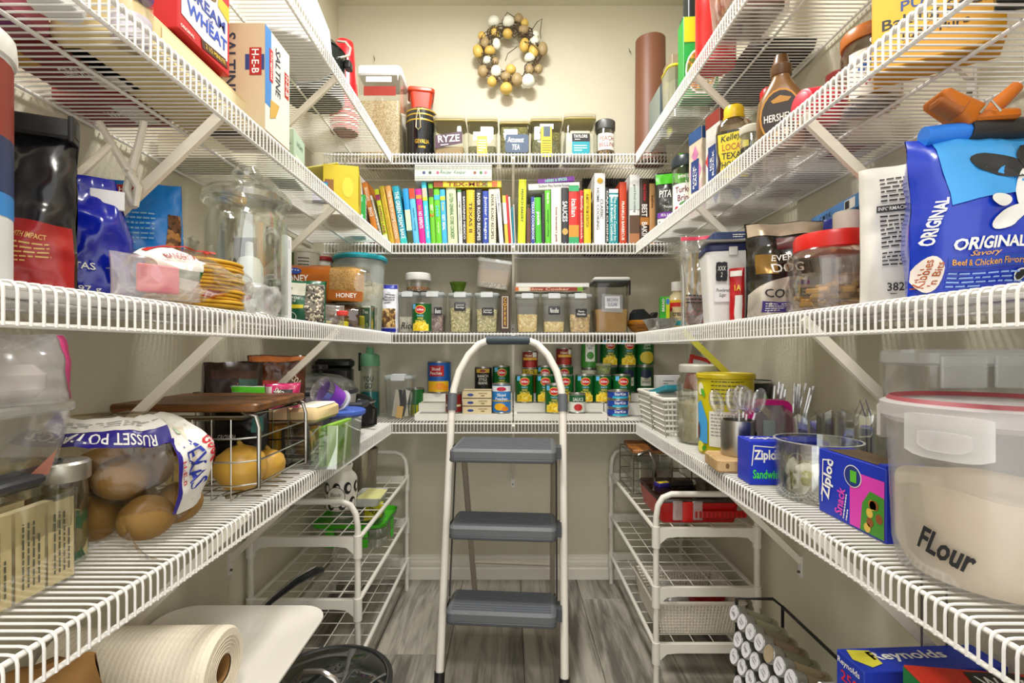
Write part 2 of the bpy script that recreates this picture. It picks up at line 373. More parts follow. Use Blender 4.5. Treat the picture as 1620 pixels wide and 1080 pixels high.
def corn_heap(t, sf, v0, v1, half, col='#f2cf1c', seed=1):
    R = random.Random(seed); b = MB(); n = 22
    P = [(-half+2*half*i/n, v1-(v1-v0)*.35*abs(2*i/n-1)**1.5+R.uniform(-.003, .003)) for i in range(n+1)]
    for (u0, a), (u1, c) in zip(P, P[1:]): b.add([sf(u0, v0, .0002), sf(u1, v0, .0002), sf(u1, c, .0002), sf(u0, a, .0002)], [(0, 1, 2, 3)])
    b.obj('picture', speck('#f4d322', '#e6b80e', '#fbe667', 190, .5, .4), t)
def shield(t, sf, u, v, w, h, name):
    disc(t, sf, u, v, w*.56, h*.62, mat('#e6c24a', .4), e=.0004, name='emblem_rim'); disc(t, sf, u, v, w*.5, h*.52, mat('#c01420', .4), e=.0007, name='emblem')
    text(t, sf, name, u, v, w*.74, h*.34, INKW, e=.001, bold=.02)
def corn_can(label, group, loc=(0, 0, 0), style=0):
    t = thing('food_can', label, 'can', loc, 0, group); r, h = .0375, .112
    sf = can_body(t, r, h, mat('#0d5a22', .35)); corn_heap(t, sf, .005, .042, .034)
    rect(t, sf, -.034, -.018, .088, .106, mat('#66b8e4', .4), 3, 1, e=.0002)
    shield(t, sf, 0, .085, .036, .026, 'Del Monte')
    text(t, sf, 'FreshCut', 0, .063, .026, .008, mat('#8fd0f0', .4), shear=.3)
    text(t, sf, 'WHOLE\nKERNEL CORN', 0, .047, .04, .017, mat('#f6e05a', .4)); return t
def small_can(label, loc, r, h, base, words, group=None, cols=None, panels=(), discs=(), rz=0, name='food_can'):
    """panels: (u0,u1,v0,v1,col); words: (text,u,v,w,h,col); discs: (u,v,ru,rv,col); u,v in metres"""
    t = thing(name, label, 'can', loc, rz, group); sf = can_body(t, r, h, mat(base, .35))
    for k, (u0, u1, v0, v1, c) in enumerate(panels): rect(t, sf, u0, u1, v0, v1, mat(c, .4), 8, 1, e=.0002+.0002*k)
    for u, v, ru, rv, c in discs: disc(t, sf, u, v, ru, rv, mat(c, .4), e=.0011)
    for s, u, v, w, hh, c in words: text(t, sf, s, u, v, w, hh, mat(c, .5), e=.0015)
    return t
def recopy(src, label, loc, rz=0, group=None):
    c = copy_tree(src); c.location = loc; c.rotation_euler = (0, 0, math.radians(rz)); c['label'] = label
    if group: c['group'] = group
    return c
def chalk(t, sf, u, v, w, h, words, e=.0005):
    """scalloped black label with chalk-white writing"""
    P = []
    for i in range(40):
        a = 2*PI*i/40; c, s = math.cos(a), math.sin(a)
        k = 1/max(abs(c), abs(s)); k *= 1-.07*(1+math.cos(4*a*2))/2
        P.append((u+w/2*c*k, v+h/2*s*k))
    poly(t, sf, P, mat('#1c1d20', .7), e=e, name='chalk_label')
    text(t, sf, words, u, v, w*.72, h*.55, INKW, e=e+.0006, bold=0, shear=.2, name='handwriting')
def flip_box(label, loc, w, d, h, fill, fm, group, extra=None):
    t = thing('flip_top_container', label, 'container', loc, 0, group)
    MB().shell([(w*.86, d*.86, .012, 0), (w*.87, d*.87, .013, .004), (w, d, .014, h*.9)], .0015).obj('box', clear('#f3f4f3', .025, .1, .03), t)
    if fill:
        k = .86+.14*fill; top = [(p[0], p[1], p[2]+.004*noise.noise(Vector((p[0]*60, p[1]*60, h)))) for p in rr(w*k-.006, d*k-.006, .01, h*.9*fill)]
        MB().loft([rr(w*.86-.006, d*.86-.006, .01, .004), top]).obj('contents', fm, t)
    MB().rbox(w*1.03, d*1.03, h*.89, h*.97, .014, .003).obj('lid', clear('#e4ecef', .1, .2, .35), t)
    MB().rbox(w*.52, d*.5, h*.965, h, .01, .002, cy=-d*.2).obj('flap', clear('#eef2f4', .1, .2, .5), t)
    MB().rbox(w*.5, .005, h*.86, h*.97, .002, .001, cy=-d*.53).obj('latch', clear('#f2f5f6', .1, .2, .55), t)
    return t, flat((0, -d*.5-.0005, 0), (1, 0, 0), (0, d*.065/h, 1))
def book(px0, px1, pyt, lean, col, title=None, tc='#f5f2e8', D=1.9, depth=.17, bands=(), label=None, ts=.6, tv=.5, tl=.8, rough=.5, spiral=None, zb=None, shelf=2):
    """spine from px0 to px1 at the shelf, top at row pyt; lean = px the top sits left of the foot"""
    zb = SZ[shelf]+.0005 if zb is None else zb
    dz = Z(pyt, D)-zb; dx = W(lean, D); ang = math.atan2(dx, dz); w = W(px1-px0, D)*math.cos(ang); h = math.hypot(dx, dz)-w*math.sin(abs(ang))*.5
    w = max(w-.0006, .004)
    t = thing('cookbook', label, 'book', (X(px0, D), D, zb), 0, 'cookbooks standing on the back shelf', 0, -math.degrees(ang)) if ang >= 0 else \
        thing('cookbook', label, 'book', (X(px1, D), D, zb), 0, 'cookbooks standing on the back shelf', 0, -math.degrees(ang))
    x0 = 0 if ang >= 0 else -w
    c = mat(col, rough, coat=.2); b = MB(); th = min(.0022, w*.2)
    b.box(x0, x0+th, .001, depth, 0, h); b.box(x0+w-th, x0+w, .001, depth, 0, h)
    b.loft([[(x0, .003, 0), (x0+w*.2, .0004, 0), (x0+w*.5, 0, 0), (x0+w*.8, .0004, 0), (x0+w, .003, 0)][::1]+[(x0+w, .005, 0), (x0, .005, 0)],
            [(x0, .003, h), (x0+w*.2, .0004, h), (x0+w*.5, 0, h), (x0+w*.8, .0004, h), (x0+w, .003, h)]+[(x0+w, .005, h), (x0, .005, h)]])
    b.obj('cover', c, t, smooth=False)
    MB().box(x0+th, x0+w-th, .006, depth-.004, .003, h-.003).obj('pages', mat('#e4ddc8', .8, scale=200), t, smooth=False)
    sf = flat((x0+w/2, 0, 0), (1, 0, 0), (0, 0, 1), .0004)
    for v0, v1, bc in bands: rect(t, sf, -w*.5, w*.5, v0*h, v1*h, mat(bc, .5), e=.0001, name='spine_band')
    if title:
        tt = title if isinstance(title, list) else [(title, tv, tl, ts, tc)]
        for s, v, l, k, cc in tt: text(t, sf, s, 0, v*h, l*h, w*k, mat(cc, .6), rot=-90, name='spine_title')
    if spiral:
        b = MB(); n = int(h/.0085)
        for i in range(n): b.box(x0+w*.86, x0+w*1.0, -.0015, .004, .004+i*.0085, .008+i*.0085)
        b.obj('comb_binding', mat(spiral, .5), t, smooth=False)
    return t
def flat_book(label, px0, px1, py0, py1, D, depth, col, words=None, wc='#f0ead8', tilt=0, cat='book', name='cookbook', bands=(), rough=.5):
    w, h = W(px1-px0, D), W(py1-py0, D)
    t = thing(name, label, cat, (X((px0+px1)/2, D), D, Z(py1, D)), 0, None, 0, -tilt)
    MB().box(-w/2, w/2, 0, depth, 0, h*.12).box(-w/2, w/2, 0, depth, h*.88, h).box(-w/2, w/2, 0, .003, h*.1, h*.9).obj('cover', mat(col, rough), t, smooth=False)
    MB().box(-w/2+.002, w/2-.002, .003, depth-.004, h*.12, h*.88).obj('pages', mat('#e8e2d0', .8), t, smooth=False)
    sf = flat((0, 0, 0), (1, 0, 0), (0, 0, 1))
    for u0, u1, bc in bands: rect(t, sf, u0*w, u1*w, .05*h, .95*h, mat(bc, .5), name='spine_band')
    if words: text(t, sf, words, 0, h*.5, w*.6, h*.62, mat(wc, .6), e=.0008, name='spine_title')
    return t
def jar_round(name, label, cat, loc, r, h, glass, lid_col, fill=None, fm=None, neck=.86, lid_h=.016, rz=0, group=None, lid_metal=0):
    t = thing(name, label, cat, loc, rz, group); hb = h-lid_h
    MB().vessel([(r*.9, 0), (r, .006), (r, hb*.82), (r*neck, hb*.95), (r*neck, hb)], .002).obj('glass_body', glass, t)
    if fill: MB().lathe([(r*.86, .004), (r*.94, .008), (r*.94, hb*fill), (r*.5, hb*fill+.004), (.001, hb*fill+.003)], 24).obj('contents', fm, t)
    q = r*neck+.003
    MB().lathe([(q, hb-.004), (q+.001, hb-.002), (q+.001, h-.003), (q-.002, h), (.001, h)], 28).obj('lid', mat(lid_col, .35, lid_metal), t)
    return t, cyl(r)
# ================================================================ BACK WALL: WREATH
wr = thing('egg_wreath', 'twig wreath of yellow, white and brown eggs hanging on the back wall', 'wreath', (X(807, 2.13), 2.118, Z(92, 2.13)))
TWIG = mat('#4a3a28', .8); k = 2.13/F
EG = [((300, 185), 72, 62, 'w'), ((462, 195), 72, 66, 'w'), ((578, 155), 52, 54, 'b'), ((645, 195), 48, 48, 'y'), ((632, 282), 72, 58, 'b'), ((310, 300), 50, 62, 'y'), ((455, 322), 60, 52, 'y'),
      ((165, 340), 44, 48, 'y'), ((200, 430), 52, 66, 'b'), ((330, 440), 48, 66, 'w'), ((122, 530), 58, 74, 'y'), ((255, 525), 62, 54, 'y'), ((225, 618), 56, 50, 'w'), ((315, 630), 44, 44, 'b'),
      ((180, 740), 62, 70, 'b'), ((325, 750), 62, 68, 'w'), ((278, 862), 54, 58, 'y'), ((435, 800), 64, 58, 'b'), ((490, 730), 60, 56, 'y'), ((440, 935), 72, 66, 'y'), ((560, 838), 68, 74, 'b'),
      ((688, 860), 74, 76, 'w'), ((702, 720), 52, 58, 'b'), ((802, 722), 48, 54, 'b'), ((702, 600), 62, 54, 'w'), ((745, 530), 56, 74, 'y'), ((645, 450), 58, 78, 'y'), ((755, 400), 56, 60, 'w'), ((765, 330), 50, 44, 'w'), ((848, 500), 58, 78, 'b')]
R = random.Random(7)
for (x, y), a, b, c in EG:
    p = Vector(((x-483)/7.2*k, -.012-R.uniform(0, .012), -(y-553)/7.2*k))
    M = Matrix.Rotation(R.uniform(-.3, .3), 4, 'Y')
    MB().ell(p, a/7.2*k, a/7.2*k*.9, b/7.2*k, 14, 9, M, egg=.1).obj('egg', {'w': mat('#e2e4d6', .5, scale=90, var=.12), 'y': mat('#cfae58', .45, var=.08), 'b': mat('#a08a62', .5, var=.1)}[c], wr)
for i in range(46):
    a0 = R.uniform(0, 2*PI); ln = R.uniform(.8, 2.2); r0 = R.uniform(.088, .125); P = []
    for j in range(12):
        a = a0+ln*j/11; r = r0+.016*math.sin(j*.9+i); P.append((r*math.cos(a), -.012-.016*abs(math.sin(j*.7+i)), r*math.sin(a)))
    MB().tube(P, R.uniform(.0011, .0026), 5).obj('twig', TWIG, wr)
for P in ([(-.03, -.03, .09), (-.034, -.034, .13), (-.012, -.03, .168), (.02, -.025, .15)], [(.085, -.02, .09), (.115, -.02, .135), (.135, -.01, .155), (.128, -.01, .1), (.13, -.01, .07)],
          [(-.02, -.02, -.03), (-.01, -.02, 0), (.03, -.02, .03)], [(-.14, -.03, 0), (-.1, -.04, -.014), (-.06, -.035, -.012)], [(.06, -.04, .04), (.1, -.045, .02), (.122, -.04, 0), (.125, -.03, -.03)]):
    MB().tube(P, .0017, 5).obj('twig', TWIG, wr)
for i in range(14):
    a = R.uniform(0, 2*PI); r = R.uniform(.04, .15); p = Vector((r*math.cos(a), -.01, r*math.sin(a))); q = p+Vector((R.uniform(-.03, .03), -.01, R.uniform(-.03, .03)))
    MB().tube([p, (p+q)/2+Vector((0, -.006, .004)), q], .0007, 4).obj('twig', TWIG, wr)
# ================================================================ BACK WALL TOP SHELF (jars)
z4 = SZ[3]+.0005
D = 1.97
t = thing('rice_dispenser', 'tall clear rice dispenser with a white lid on the top shelf', 'container', (X(605, D), D+.02, z4))
w = W(66, D); h = Z(113, D)-z4
MB().shell([(w*.95, .14, .012, 0), (w, .15, .014, .01), (w, .15, .014, h*.9)], .002).obj('box', clear('#f6f6f4', .06, .05), t)
MB().rbox(w-.008, .138, .004, h*.62, .012, .002).obj('rice', speck('#b9a884', '#a08c62', '#cdbf9c', 300, .7), t)
MB().rbox(w*1.03, .158, h*.88, h*.985, .018, .006).obj('lid', mat('#e8eaec', .35), t); MB().rbox(w*.4, .06, h*.98, h, .01, .002, cx=-.01).obj('flap', mat('#dcdfe2', .35), t)
sf = face(w, .15, h)
rect(t, sf, -w*.35, w*.4, h*.66, h*.76, mat('#8e2a1f', .5), e=.0004, name='label_band')
MB().rbox(w*.6, .004, h*.8, h*.86, .004, .001, cy=-.077).obj('measuring_cup', mat('#cfd2d4', .35), t)
D = 2.02; xb, zb = X(648, D), Z(177, D)
u = thing('storage_tub', 'plain white tub under the red lidded tub on the top shelf', 'tub', (xb+.034, 2.09, z4)); hh = zb-z4
MB().shell([(.085, .09, .012, 0), (.1, .1, .014, hh-.012)], .002).obj('tub', mat('#d9dbd6', .5), u); MB().rbox(.104, .104, hh-.014, hh-.0005, .014, .003).obj('lid', mat('#e4e6e2', .4), u)
t = thing('red_tub', 'orange-red plastic tub with a flared lid stacked on a white tub', 'tub', (xb+.034, 2.09, zb), 12)
MB().shell([(.07, .08, .012, 0), (.095, .10, .014, .1)], .002).obj('tub', mat('#c23411', .4), t); MB().rbox(.11, .112, .094, .112, .016, .004).obj('lid', mat('#d2401a', .35), t); MB().rbox(.012, .04, .108, .122, .005, .002, cx=-.045).obj('lid_tab', mat('#c23411', .35), t)
D = 1.97; t = thing('coffee_canister', 'black coffee canister with gold lettering and a bail latch', 'canister', (X(667, D), D, z4)); r = W(23, D); h = Z(179, D)-z4
MB().lathe([(r*.96, 0), (r, .004), (r, h*.68), (r*1.06, h*.72), (r*1.06, h*.74)], 28).obj('body', mat('#14171a', .18, coat=.5), t)
for v in (.735, .84, .93): MB().lathe([(r*1.075, h*v), (r*1.085, h*v+.002), (r*1.075, h*v+.005)], 28, c0=False, c1=False).obj('gold_rim', GOLD, t)
MB().lathe([(r*1.06, h*.74), (r*1.08, h*.78), (r*1.06, h*.95), (r*.9, h), (.001, h)], 28).obj('lid', mat('#191c1f', .2, coat=.5), t)
sf = cyl(r); text(t, sf, 'GEVALIA', .012, h*.33, .056, .016, GOLD); text(t, sf, 'KAFFE', .012, h*.22, .026, .008, GOLD)
MB().tube([(.0, -r*1.1, h*.95), (.006, -r*1.16, h*.75), (.008, -r*1.13, h*.58), (0, -r*1.2, h*.52), (-.01, -r*1.13, h*.58), (-.008, -r*1.16, h*.75), (-.002, -r*1.1, h*.95)], .0022, 6).obj('bail_latch', mat('#d8cfae', .25, .9), t)
def square_jar(px0, px1, pyt, label, fill, fm, D=1.97, name='square_jar'):
    w = W(px1-px0, D); h = Z(pyt, D)-z4; t = thing(name, label, 'jar', (X((px0+px1)/2, D), D, z4), 0, 'square lidded jars on the top shelf')
    MB().shell([(w*.9, w*.9, .014, 0), (w*.97, w*.97, .016, .006), (w*.97, w*.97, .016, h*.84), (w*.9, w*.9, .016, h*.88)], .0018).obj('jar_body', clear('#eef0e6', .1, .05), t)
    if fill: MB().rbox(w*.9, w*.9, .004, h*fill, .012, .003).obj('contents', fm, t)
    MB().rbox(w*.99, w*.99, h*.865, h*.9, .016, .002).obj('seal_ring', mat('#9a8c4e', .4), t)
    MB().rbox(w, w, h*.9, h, .017, .004).obj('lid', clear('#e6e2cc', .12, .1, .25), t)
    return t, flat((0, -w*.485, 0), (1, 0, 0), (0, 0, 1)), w, h
TEA = speck('#5b5a2c', '#8a7f45', '#3f4222', 260, .8)
t, sf, w, h = square_jar(688, 738, 193, 'square jar of brown powder with a dark plum label', .28, mat('#a58c68', .9))
poly(t, sf, [(-w*.42, h*.22), (w*.42, h*.34), (w*.42, h*.62), (-w*.42, h*.52)], mat('#43283a', .5), e=.0004, name='jar_label'); text(t, sf, 'RYZE', 0, h*.45, w*.66, h*.16, INKW, rot=4, e=.001); lines(t, sf, 0, h*.315, w*.5, h*.05, 1, INKW, rot=6, e=.001)
t, sf, w, h = square_jar(740, 788, 194, 'square jar with an orange and white tea label', .3, TEA)
rect(t, sf, -w*.28, w*.3, h*.42, h*.62, PAPER, e=.0003, name='jar_label'); rect(t, sf, -.02, .02, h*.04, h*.52, mat('#d9962e', .5), e=.0008, name='jar_label'); lines(t, sf, 0, h*.3, .03, h*.3, 5, INKW, e=.0012, seed=3)
t, sf, w, h = square_jar(790, 838, 198, 'square jar of green tea with a hand-lettered slate label', .8, TEA)
poly(t, sf, [(-w*.3, h*.2), (-w*.26, h*.14), (w*.4, h*.14), (w*.44, h*.2), (w*.44, h*.52), (w*.4, h*.6), (-w*.26, h*.6), (-w*.3, h*.52)], mat('#46546a', .7), e=.0004, name='jar_label'); text(t, sf, 'Attunest\nTEA', .004, h*.37, w*.52, h*.32, INKW, bold=0, shear=.15, e=.0008, name='handwriting')
t, sf, w, h = square_jar(838, 888, 194, 'square jar of loose tea with a bright yellow label', .62, TEA)
rect(t, sf, -.022, .02, 0.004, h*.74, mat('#e8c21c', .5), e=.0004, name='jar_label'); rect(t, sf, -.026, .026, h*.68, h*.8, PAPER, e=.0002, name='tape'); rect(t, sf, -.012, .014, h*.5, h*.74, mat('#3c4a58', .5), e=.0008, name='jar_label'); lines(t, sf, 0, h*.26, .034, h*.34, 6, INK, e=.001, seed=5)
t, sf, w, h = square_jar(890, 940, 190, 'square jar of white tea bags with a black and teal label', .55, mat('#d4d2c6', .8))
MB().rbox(w*.7, w*.4, h*.55, h*.63, .004, .002).obj('tea_bag', PAPER, t); MB().rbox(w*.62, w*.4, h*.63, h*.7, .004, .002, cx=.004).obj('tea_bag', PAPER, t)
rect(t, sf, -w*.26, w*.28, h*.36, h*.54, INK, e=.0004, name='jar_label'); rect(t, sf, -w*.26, w*.28, h*.08, h*.36, mat('#1d8f9e', .5), e=.0004, name='jar_label'); text(t, sf, 'TAYLORS', 0, h*.48, w*.42, h*.07, INKW, e=.0008); lines(t, sf, 0, h*.41, w*.36, h*.04, 1, INKW, e=.0008); lines(t, sf, 0, h*.22, w*.4, h*.16, 3, INKW, e=.0008, seed=8)
D = 1.96; r = W(16, D); h = Z(194, D)-z4
t, sf = jar_round('spice_jar', 'round glass jar reading Peach Bellini with a grey screw lid', 'jar', (X(957, D), D, z4), r, h, GLASS, '#6e6f70', .3, speck('#7a5a38', '#a9824e', '#4a3826', 200), lid_h=h*.2, lid_metal=.7, neck=.9)
rect(t, sf, -r*.85, r*.85, h*.24, h*.64, PAPER, 8, 1, e=.0004, name='jar_label'); text(t, sf, 'PEACH\nBELLINI', 0, h*.44, r*1.5, h*.26, mat('#8e4436', .6), e=.0008)
D = 1.97; r = W(24.5, D); h = Z(65, D)-z4
t = thing('kraft_paper_roll', 'tall brown kraft paper roll standing by the right shelves', 'paper roll', (X(1029, D), D, z4))
MB().vessel([(r*1.04, 0), (r, .02), (r*.94, h)], .006, 32).obj('roll', mat('#70452f', .5, var=.08, scale=12), t); MB().lathe([(r*.78, .004), (r*.72, h-.02)], 24).obj('core', mat('#6d4634', .8), t)
# ================================================================ BACK SHELF OF COOKBOOKS
B = book
nn = 'standing in the row of cookbooks'
B(594, 603, 288, 22, '#c8761c', [('BIGGER', .8, .22, .5, '#e9dcc0'), ('BIG', .52, .14, .6, '#f5efe0')], label='orange cookbook leaning left with BIG on its spine')
B(604.5, 608, 309, 20, '#d8d2c4', 'DOUGLAS CREEK', '#4a4038', label='thin off-white booklet leaning between orange and lime cookbooks')
B(609, 616, 299, 17, '#b9c71e', [('EXPRESS LANE', .45, .5, .62, '#8c1f4c')], bands=[(.8, .9, '#8c2f5a'), (.02, .18, '#e6e6b0')], label='lime cookbook with a maroon title leaning left')
B(617, 625, 294, 17.5, '#c3a32a', 'favorite recipes', '#a8891c', label='mustard yellow cookbook leaning left')
B(625.5, 634, 293.5, 16.5, '#c98f4e', 'THE TASTE OF HOME COOKING', '#efdcc0', label='tan cookbook with pale lettering leaning left')
B(634.6, 645.3, 294, 14.5, '#1493a8', 'THE GREEN CREAM BAKE', '#e2f2f2', bands=[(0, .12, '#2fb7b4')], label='dark teal cookbook with white lettering leaning left')
B(645.8, 654.5, 298, 9, '#1d8fce', bands=[(.25, .62, '#bcd6b4'), (0, .24, '#38471f')], label='blue cookbook with a landscape picture on its spine')
B(655, 664, 298, 8.6, '#5cb6de', [('market cooking', .45, .4, .4, '#1f5f8e')], bands=[(.82, 1, '#cf4420')], label='light blue cookbook with a red-orange top band')
B(664.7, 674, 298.6, 7.8, '#d4148c', [('365:', .66, .1, .5, '#f0a03c'), ('NO REPEATS', .44, .3, .6, '#fbeef4')], bands=[(.82, .89, '#e08a30')], label='magenta cookbook with white lettering')
B(674.4, 682, 287.5, 7.8, '#35bcd6', [('Cooking Round the Clock', .36, .52, .55, '#f2f7e8')], bands=[(.76, .9, '#c9b09a'), (.7, .76, '#b9d832')], label='tall cyan cookbook with a cook pictured near the top')
B(682.6, 690, 290, 5.4, '#66b81e', [('BEST', .6, .1, .55, '#eff5dc'), ('2', .48, .07, .8, '#c84a14')], bands=[(.78, .92, '#4a2a18')], label='green cookbook with an orange figure 2 on its spine')
B(690.6, 699.6, 298, 4.6, '#63bf1c', [('2468', .6, .2, .6, '#46c4d8'), ('everyday dinner', .3, .2, .4, '#d8eec0')], bands=[(.8, .88, '#2fa8dc')], label='green cookbook reading 2468 on its spine')
B(700, 708, 299, 4.2, '#39a8e0', [('GET REAL', .4, .28, .55, '#f4f7ea'), ('D-menu', .68, .14, .5, '#e8d838')], bands=[(.8, .87, '#c9d42a')], label='sky blue cookbook with white and yellow lettering')
B(709, 724.3, 296.5, 3.2, '#c6cfa4', 'GUTEN GENERAL STORE COOKERY', '#2f6a38', label='pale green checked cookbook with dark green lettering', ts=.4)
B(726, 732, 300, 2.5, '#dcdccc', [('HOME COOKING CLASSICS', .5, .6, .4, '#4a5a48')], bands=[(.96, 1, '#1f7a34')], label='slim white cookbook with a green cap on its spine')
B(732.6, 738, 302, 1.5, '#1c1c1c', 'SAVORING MEXICO', '#e8e6e0', label='slim black cookbook with white lettering beside the yellow one')
B(738.5, 751.5, 300, .6, '#d6ad1c', [('TEXAS II', .5, .55, .42, '#3a2c10')], spiral='#e8c94a', label='yellow comb-bound cookbook with TEXAS on its spine')
B(752.2, 763.3, 298.6, .6, '#1a1b1e', 'RIVER ROAD RECIPES', '#eceae4', label='black comb-bound cookbook with white lettering', spiral='#2a2a2c', ts=.42, tl=.85)
B(764, 773, 302, .4, '#1f3f9a', 'Junior League', '#e4e8f2', spiral='#2c5ad0', label='dark blue comb-bound cookbook')
B(773.6, 785, 298.6, .4, '#d9d0b4', 'RIVER ROAD RECIPES', '#2c2a24', label='cream comb-bound cookbook with black lettering', spiral='#e8e2cc', ts=.4)
B(790.5, 797, 298, 6.6, '#d9d9d6', [('Quick Menus', .75, .35, .5, '#6a6a6a')], label='white cookbook leaning left with grey lettering')
B(799.6, 805, 309, 5, '#d9b23c', bands=[(.42, .85, '#e8e4da')], label='thin yellow and white cookbook leaning left')
B(805.3, 809, 308, 5.2, '#b8161c', label='thin red booklet leaning left')
B(809.2, 812, 311, 5, '#d6d4c8', label='thin white booklet leaning beside the red one', spiral='#5a5a52')
B(812.1, 814, 327, 3, '#1c8ea8', label='short thin teal booklet', D=1.905)
B(814.2, 816.4, 323, 2.6, '#a9a9a4', label='short thin grey booklet', D=1.905)
B(819, 831, 283.6, -1.6, '#c3cc14', [('FRENCH BAKERY', .6, .5, .34, '#3f4414')], label='tall chartreuse cookbook reading French Bakery')
B(833, 840, 329, 0, '#5a3628', label='short brown leather book')
B(840.3, 846, 311, 0, '#1c3a8c', 'TEXAS COOKBOOK', '#e2e6f2', label='thin blue comb-bound book beside the brown one', spiral='#d8dcea')
B(847.5, 857, 312, 1.6, '#3fae1e', [('pasta', .55, .28, .62, '#f0f6e8')], label='green cookbook reading pasta')
B(857.4, 861.9, 305.5, 0, '#26282a', label='thin black book between the two green cookbooks')
B(863, 872, 301, 1, '#58b51e', [('Ready for', .85, .2, .5, '#f2f6e4'), ('weeknight cooking', .4, .5, .4, '#2c5f10')], label='green cookbook with a small round badge')
B(872.4, 888, 298.6, .3, '#d9d4c6', [("home bartender's guide", .36, .62, .3, '#7a2c38')], label='thick off-white cookbook with maroon lettering')
t = B(888.5, 899.6, 296.5, .4, '#2a2c30', [('SAUCES', .58, .36, .7, '#f2f0ea')], label='black cookbook reading Sauces with a gold seal')
disc(t, flat((W(5.5, 1.9), 0, 0), (1, 0, 0), (0, 0, 1)), 0, .05, .011, .013, mat('#b99a52', .4), e=.0008, name='gold_seal')
B(900, 916, 293, 0, '#c8241c', [('italian', .62, .3, .5, '#f6efe4')], bands=[(.9, 1, '#2f9a64'), (0, .13, '#2f9a64'), (.13, .33, '#c08a2c')], label='red and green cookbook reading italian')
B(916.7, 923.4, 301, 0, '#c01c20', 'family cookbook', '#f2d8c8', spiral='#2a1a18', label='narrow red comb-bound cookbook')
B(923.8, 935, 299, 0, '#d8b818', [('ALMOST FROM SCRATCH', .62, .6, .42, '#7a640c')], label='yellow cookbook reading Almost From Scratch')
t = B(940.5, 957.5, 273.6, 0, '#e2e2e0', [('CLASSIC\nHOME COOKING', .5, .58, .62, '#55565a')], label='tallest white cookbook reading Classic Home Cooking', depth=.22)
disc(t, flat((W(8.5, 1.9), 0, 0), (1, 0, 0), (0, 0, 1)), 0, .245, .011, .011, mat('#c9a02c', .4), e=.0008, name='picture')
for q in range(5): disc(t, flat((0, .1, 0), (0, -1, 0), (0, 0, 1)), .03, .05+q*.04, .016, .014, speck('#7a8a2a', '#b98a3c', '#5a3a22', 120), e=.0004, name='cover_picture')
B(958, 963, 297, 0, '#1e2220', 'CAJUN CUISINE', '#e8e8e2', label='thin black cookbook reading Cajun Cuisine', ts=.7, tl=.9)
B(963.5, 978, 299, 0, '#128a92', [('The American Country Inn\nBed & Breakfast Cookbook', .46, .8, .66, '#e6f2f0')], bands=[(.93, 1, '#dfe6e2'), (.86, .9, '#cfe2e2')], label='teal cookbook with two lines of white lettering')
B(980, 991.4, 287.7, 0, '#b93a14', [('FRANKLIN BARBECUE', .38, .62, .4, '#f4ece0')], label='burnt orange cookbook with white capitals', depth=.19)
B(996, 1012, 276, 0, '#dcdcd8', [('good food cooking', .66, .4, .3, '#5a5c5a')], bands=[(.16, .42, '#5c4432'), (0, .16, '#a8724a'), (.5, .82, '#b9c4bc')], label='white pictorial cookbook next to the dark baking book', depth=.23)
B(1012.6, 1027, 284, 0, '#3a241a', [('Betty Crocker', .8, .26, .4, '#d02430'), ('BEST   BAKING', .32, .6, .6, '#f0ece4')], bands=[(.3, .42, '#a86c28')], label='dark brown cookbook with big white capitals')
B(1027.5, 1037, 290, 0, '#b98a58', [('bakes', .7, .2, .4, '#5a3a22')], label='tan pictorial cookbook at the end of the row')
flat_book('yellow book lying on top of the upright cookbooks', 686, 793, 286, 296, 1.895, .2, '#c9b41c', 'TEX-MEX', '#7a2a14', bands=[(-.5, -.36, '#8a3a14'), (.22, .3, '#7a8a34'), (.36, .44, '#c05a2a')])
t = flat_book('white checked recipe binder with printed sprigs lying on the yellow book', 656, 778, 260.5, 285.5, 1.89, .21, '#dfe3da', None, '#4a7a58', name='recipe_binder', cat='binder')
sf = flat((0, 0, 0), (1, 0, 0), (0, 0, 1)); w = W(122, 1.89); hb = W(25, 1.89)
text(t, sf, 'Recipe  Keeper', .0, hb*.5, w*.34, hb*.3, mat('#4a7a58', .6), e=.0008, bold=0, shear=.3)
for i in range(1, 20): rect(t, sf, -w/2+w*i/20-.0004, -w/2+w*i/20+.0004, .001, hb-.001, mat('#a9bdb0', .6), e=.0002, name='check_line')
for i in range(1, 4): rect(t, sf, -w/2, w/2, hb*i/4-.0004, hb*i/4+.0004, mat('#a9bdb0', .6), e=.0003, name='check_line')
for q, c in ((-.38, '#3a4a7a'), (-.3, '#3a5a4a'), (-.2, '#b8607a'), (.28, '#8a5a3a'), (.36, '#4a7a48'), (.42, '#c07a8a')): disc(t, sf, q*w, hb*.5, .006, .006, mat(c, .6), 8, e=.0006, name='printed_sprig')
flat_book('white book lying tilted on the green cookbooks', 836, 917, 289.5, 299, 1.91, .19, '#e0dfda', 'Southern Plate Favorite Recipes', '#5a5a66', tilt=2.4)
flat_book('purple book lying on the white tilted book', 851, 909, 281, 288.5, 1.93, .18, '#6a2a8a', 'HERBS & SPICES', '#8ae0c0', tilt=5.5)
t = thing('corrugated_tray', 'black corrugated tray standing behind the white and orange cookbooks', 'tray', (X(985, 2.13), 2.125, SZ[2]+.0005)); w = W(128, 2.12); b = MB(); hh = Z(282, 2.12)-SZ[2]
b.box(-w/2, w/2, .002, .012, 0, hh)
for i in range(36): b.box(-w/2+w*(i+.15)/36, -w/2+w*(i+.7)/36, -.006, .004, hh-.03, hh)
b.obj('ribbed_panel', mat('#232220', .5), t, smooth=False)
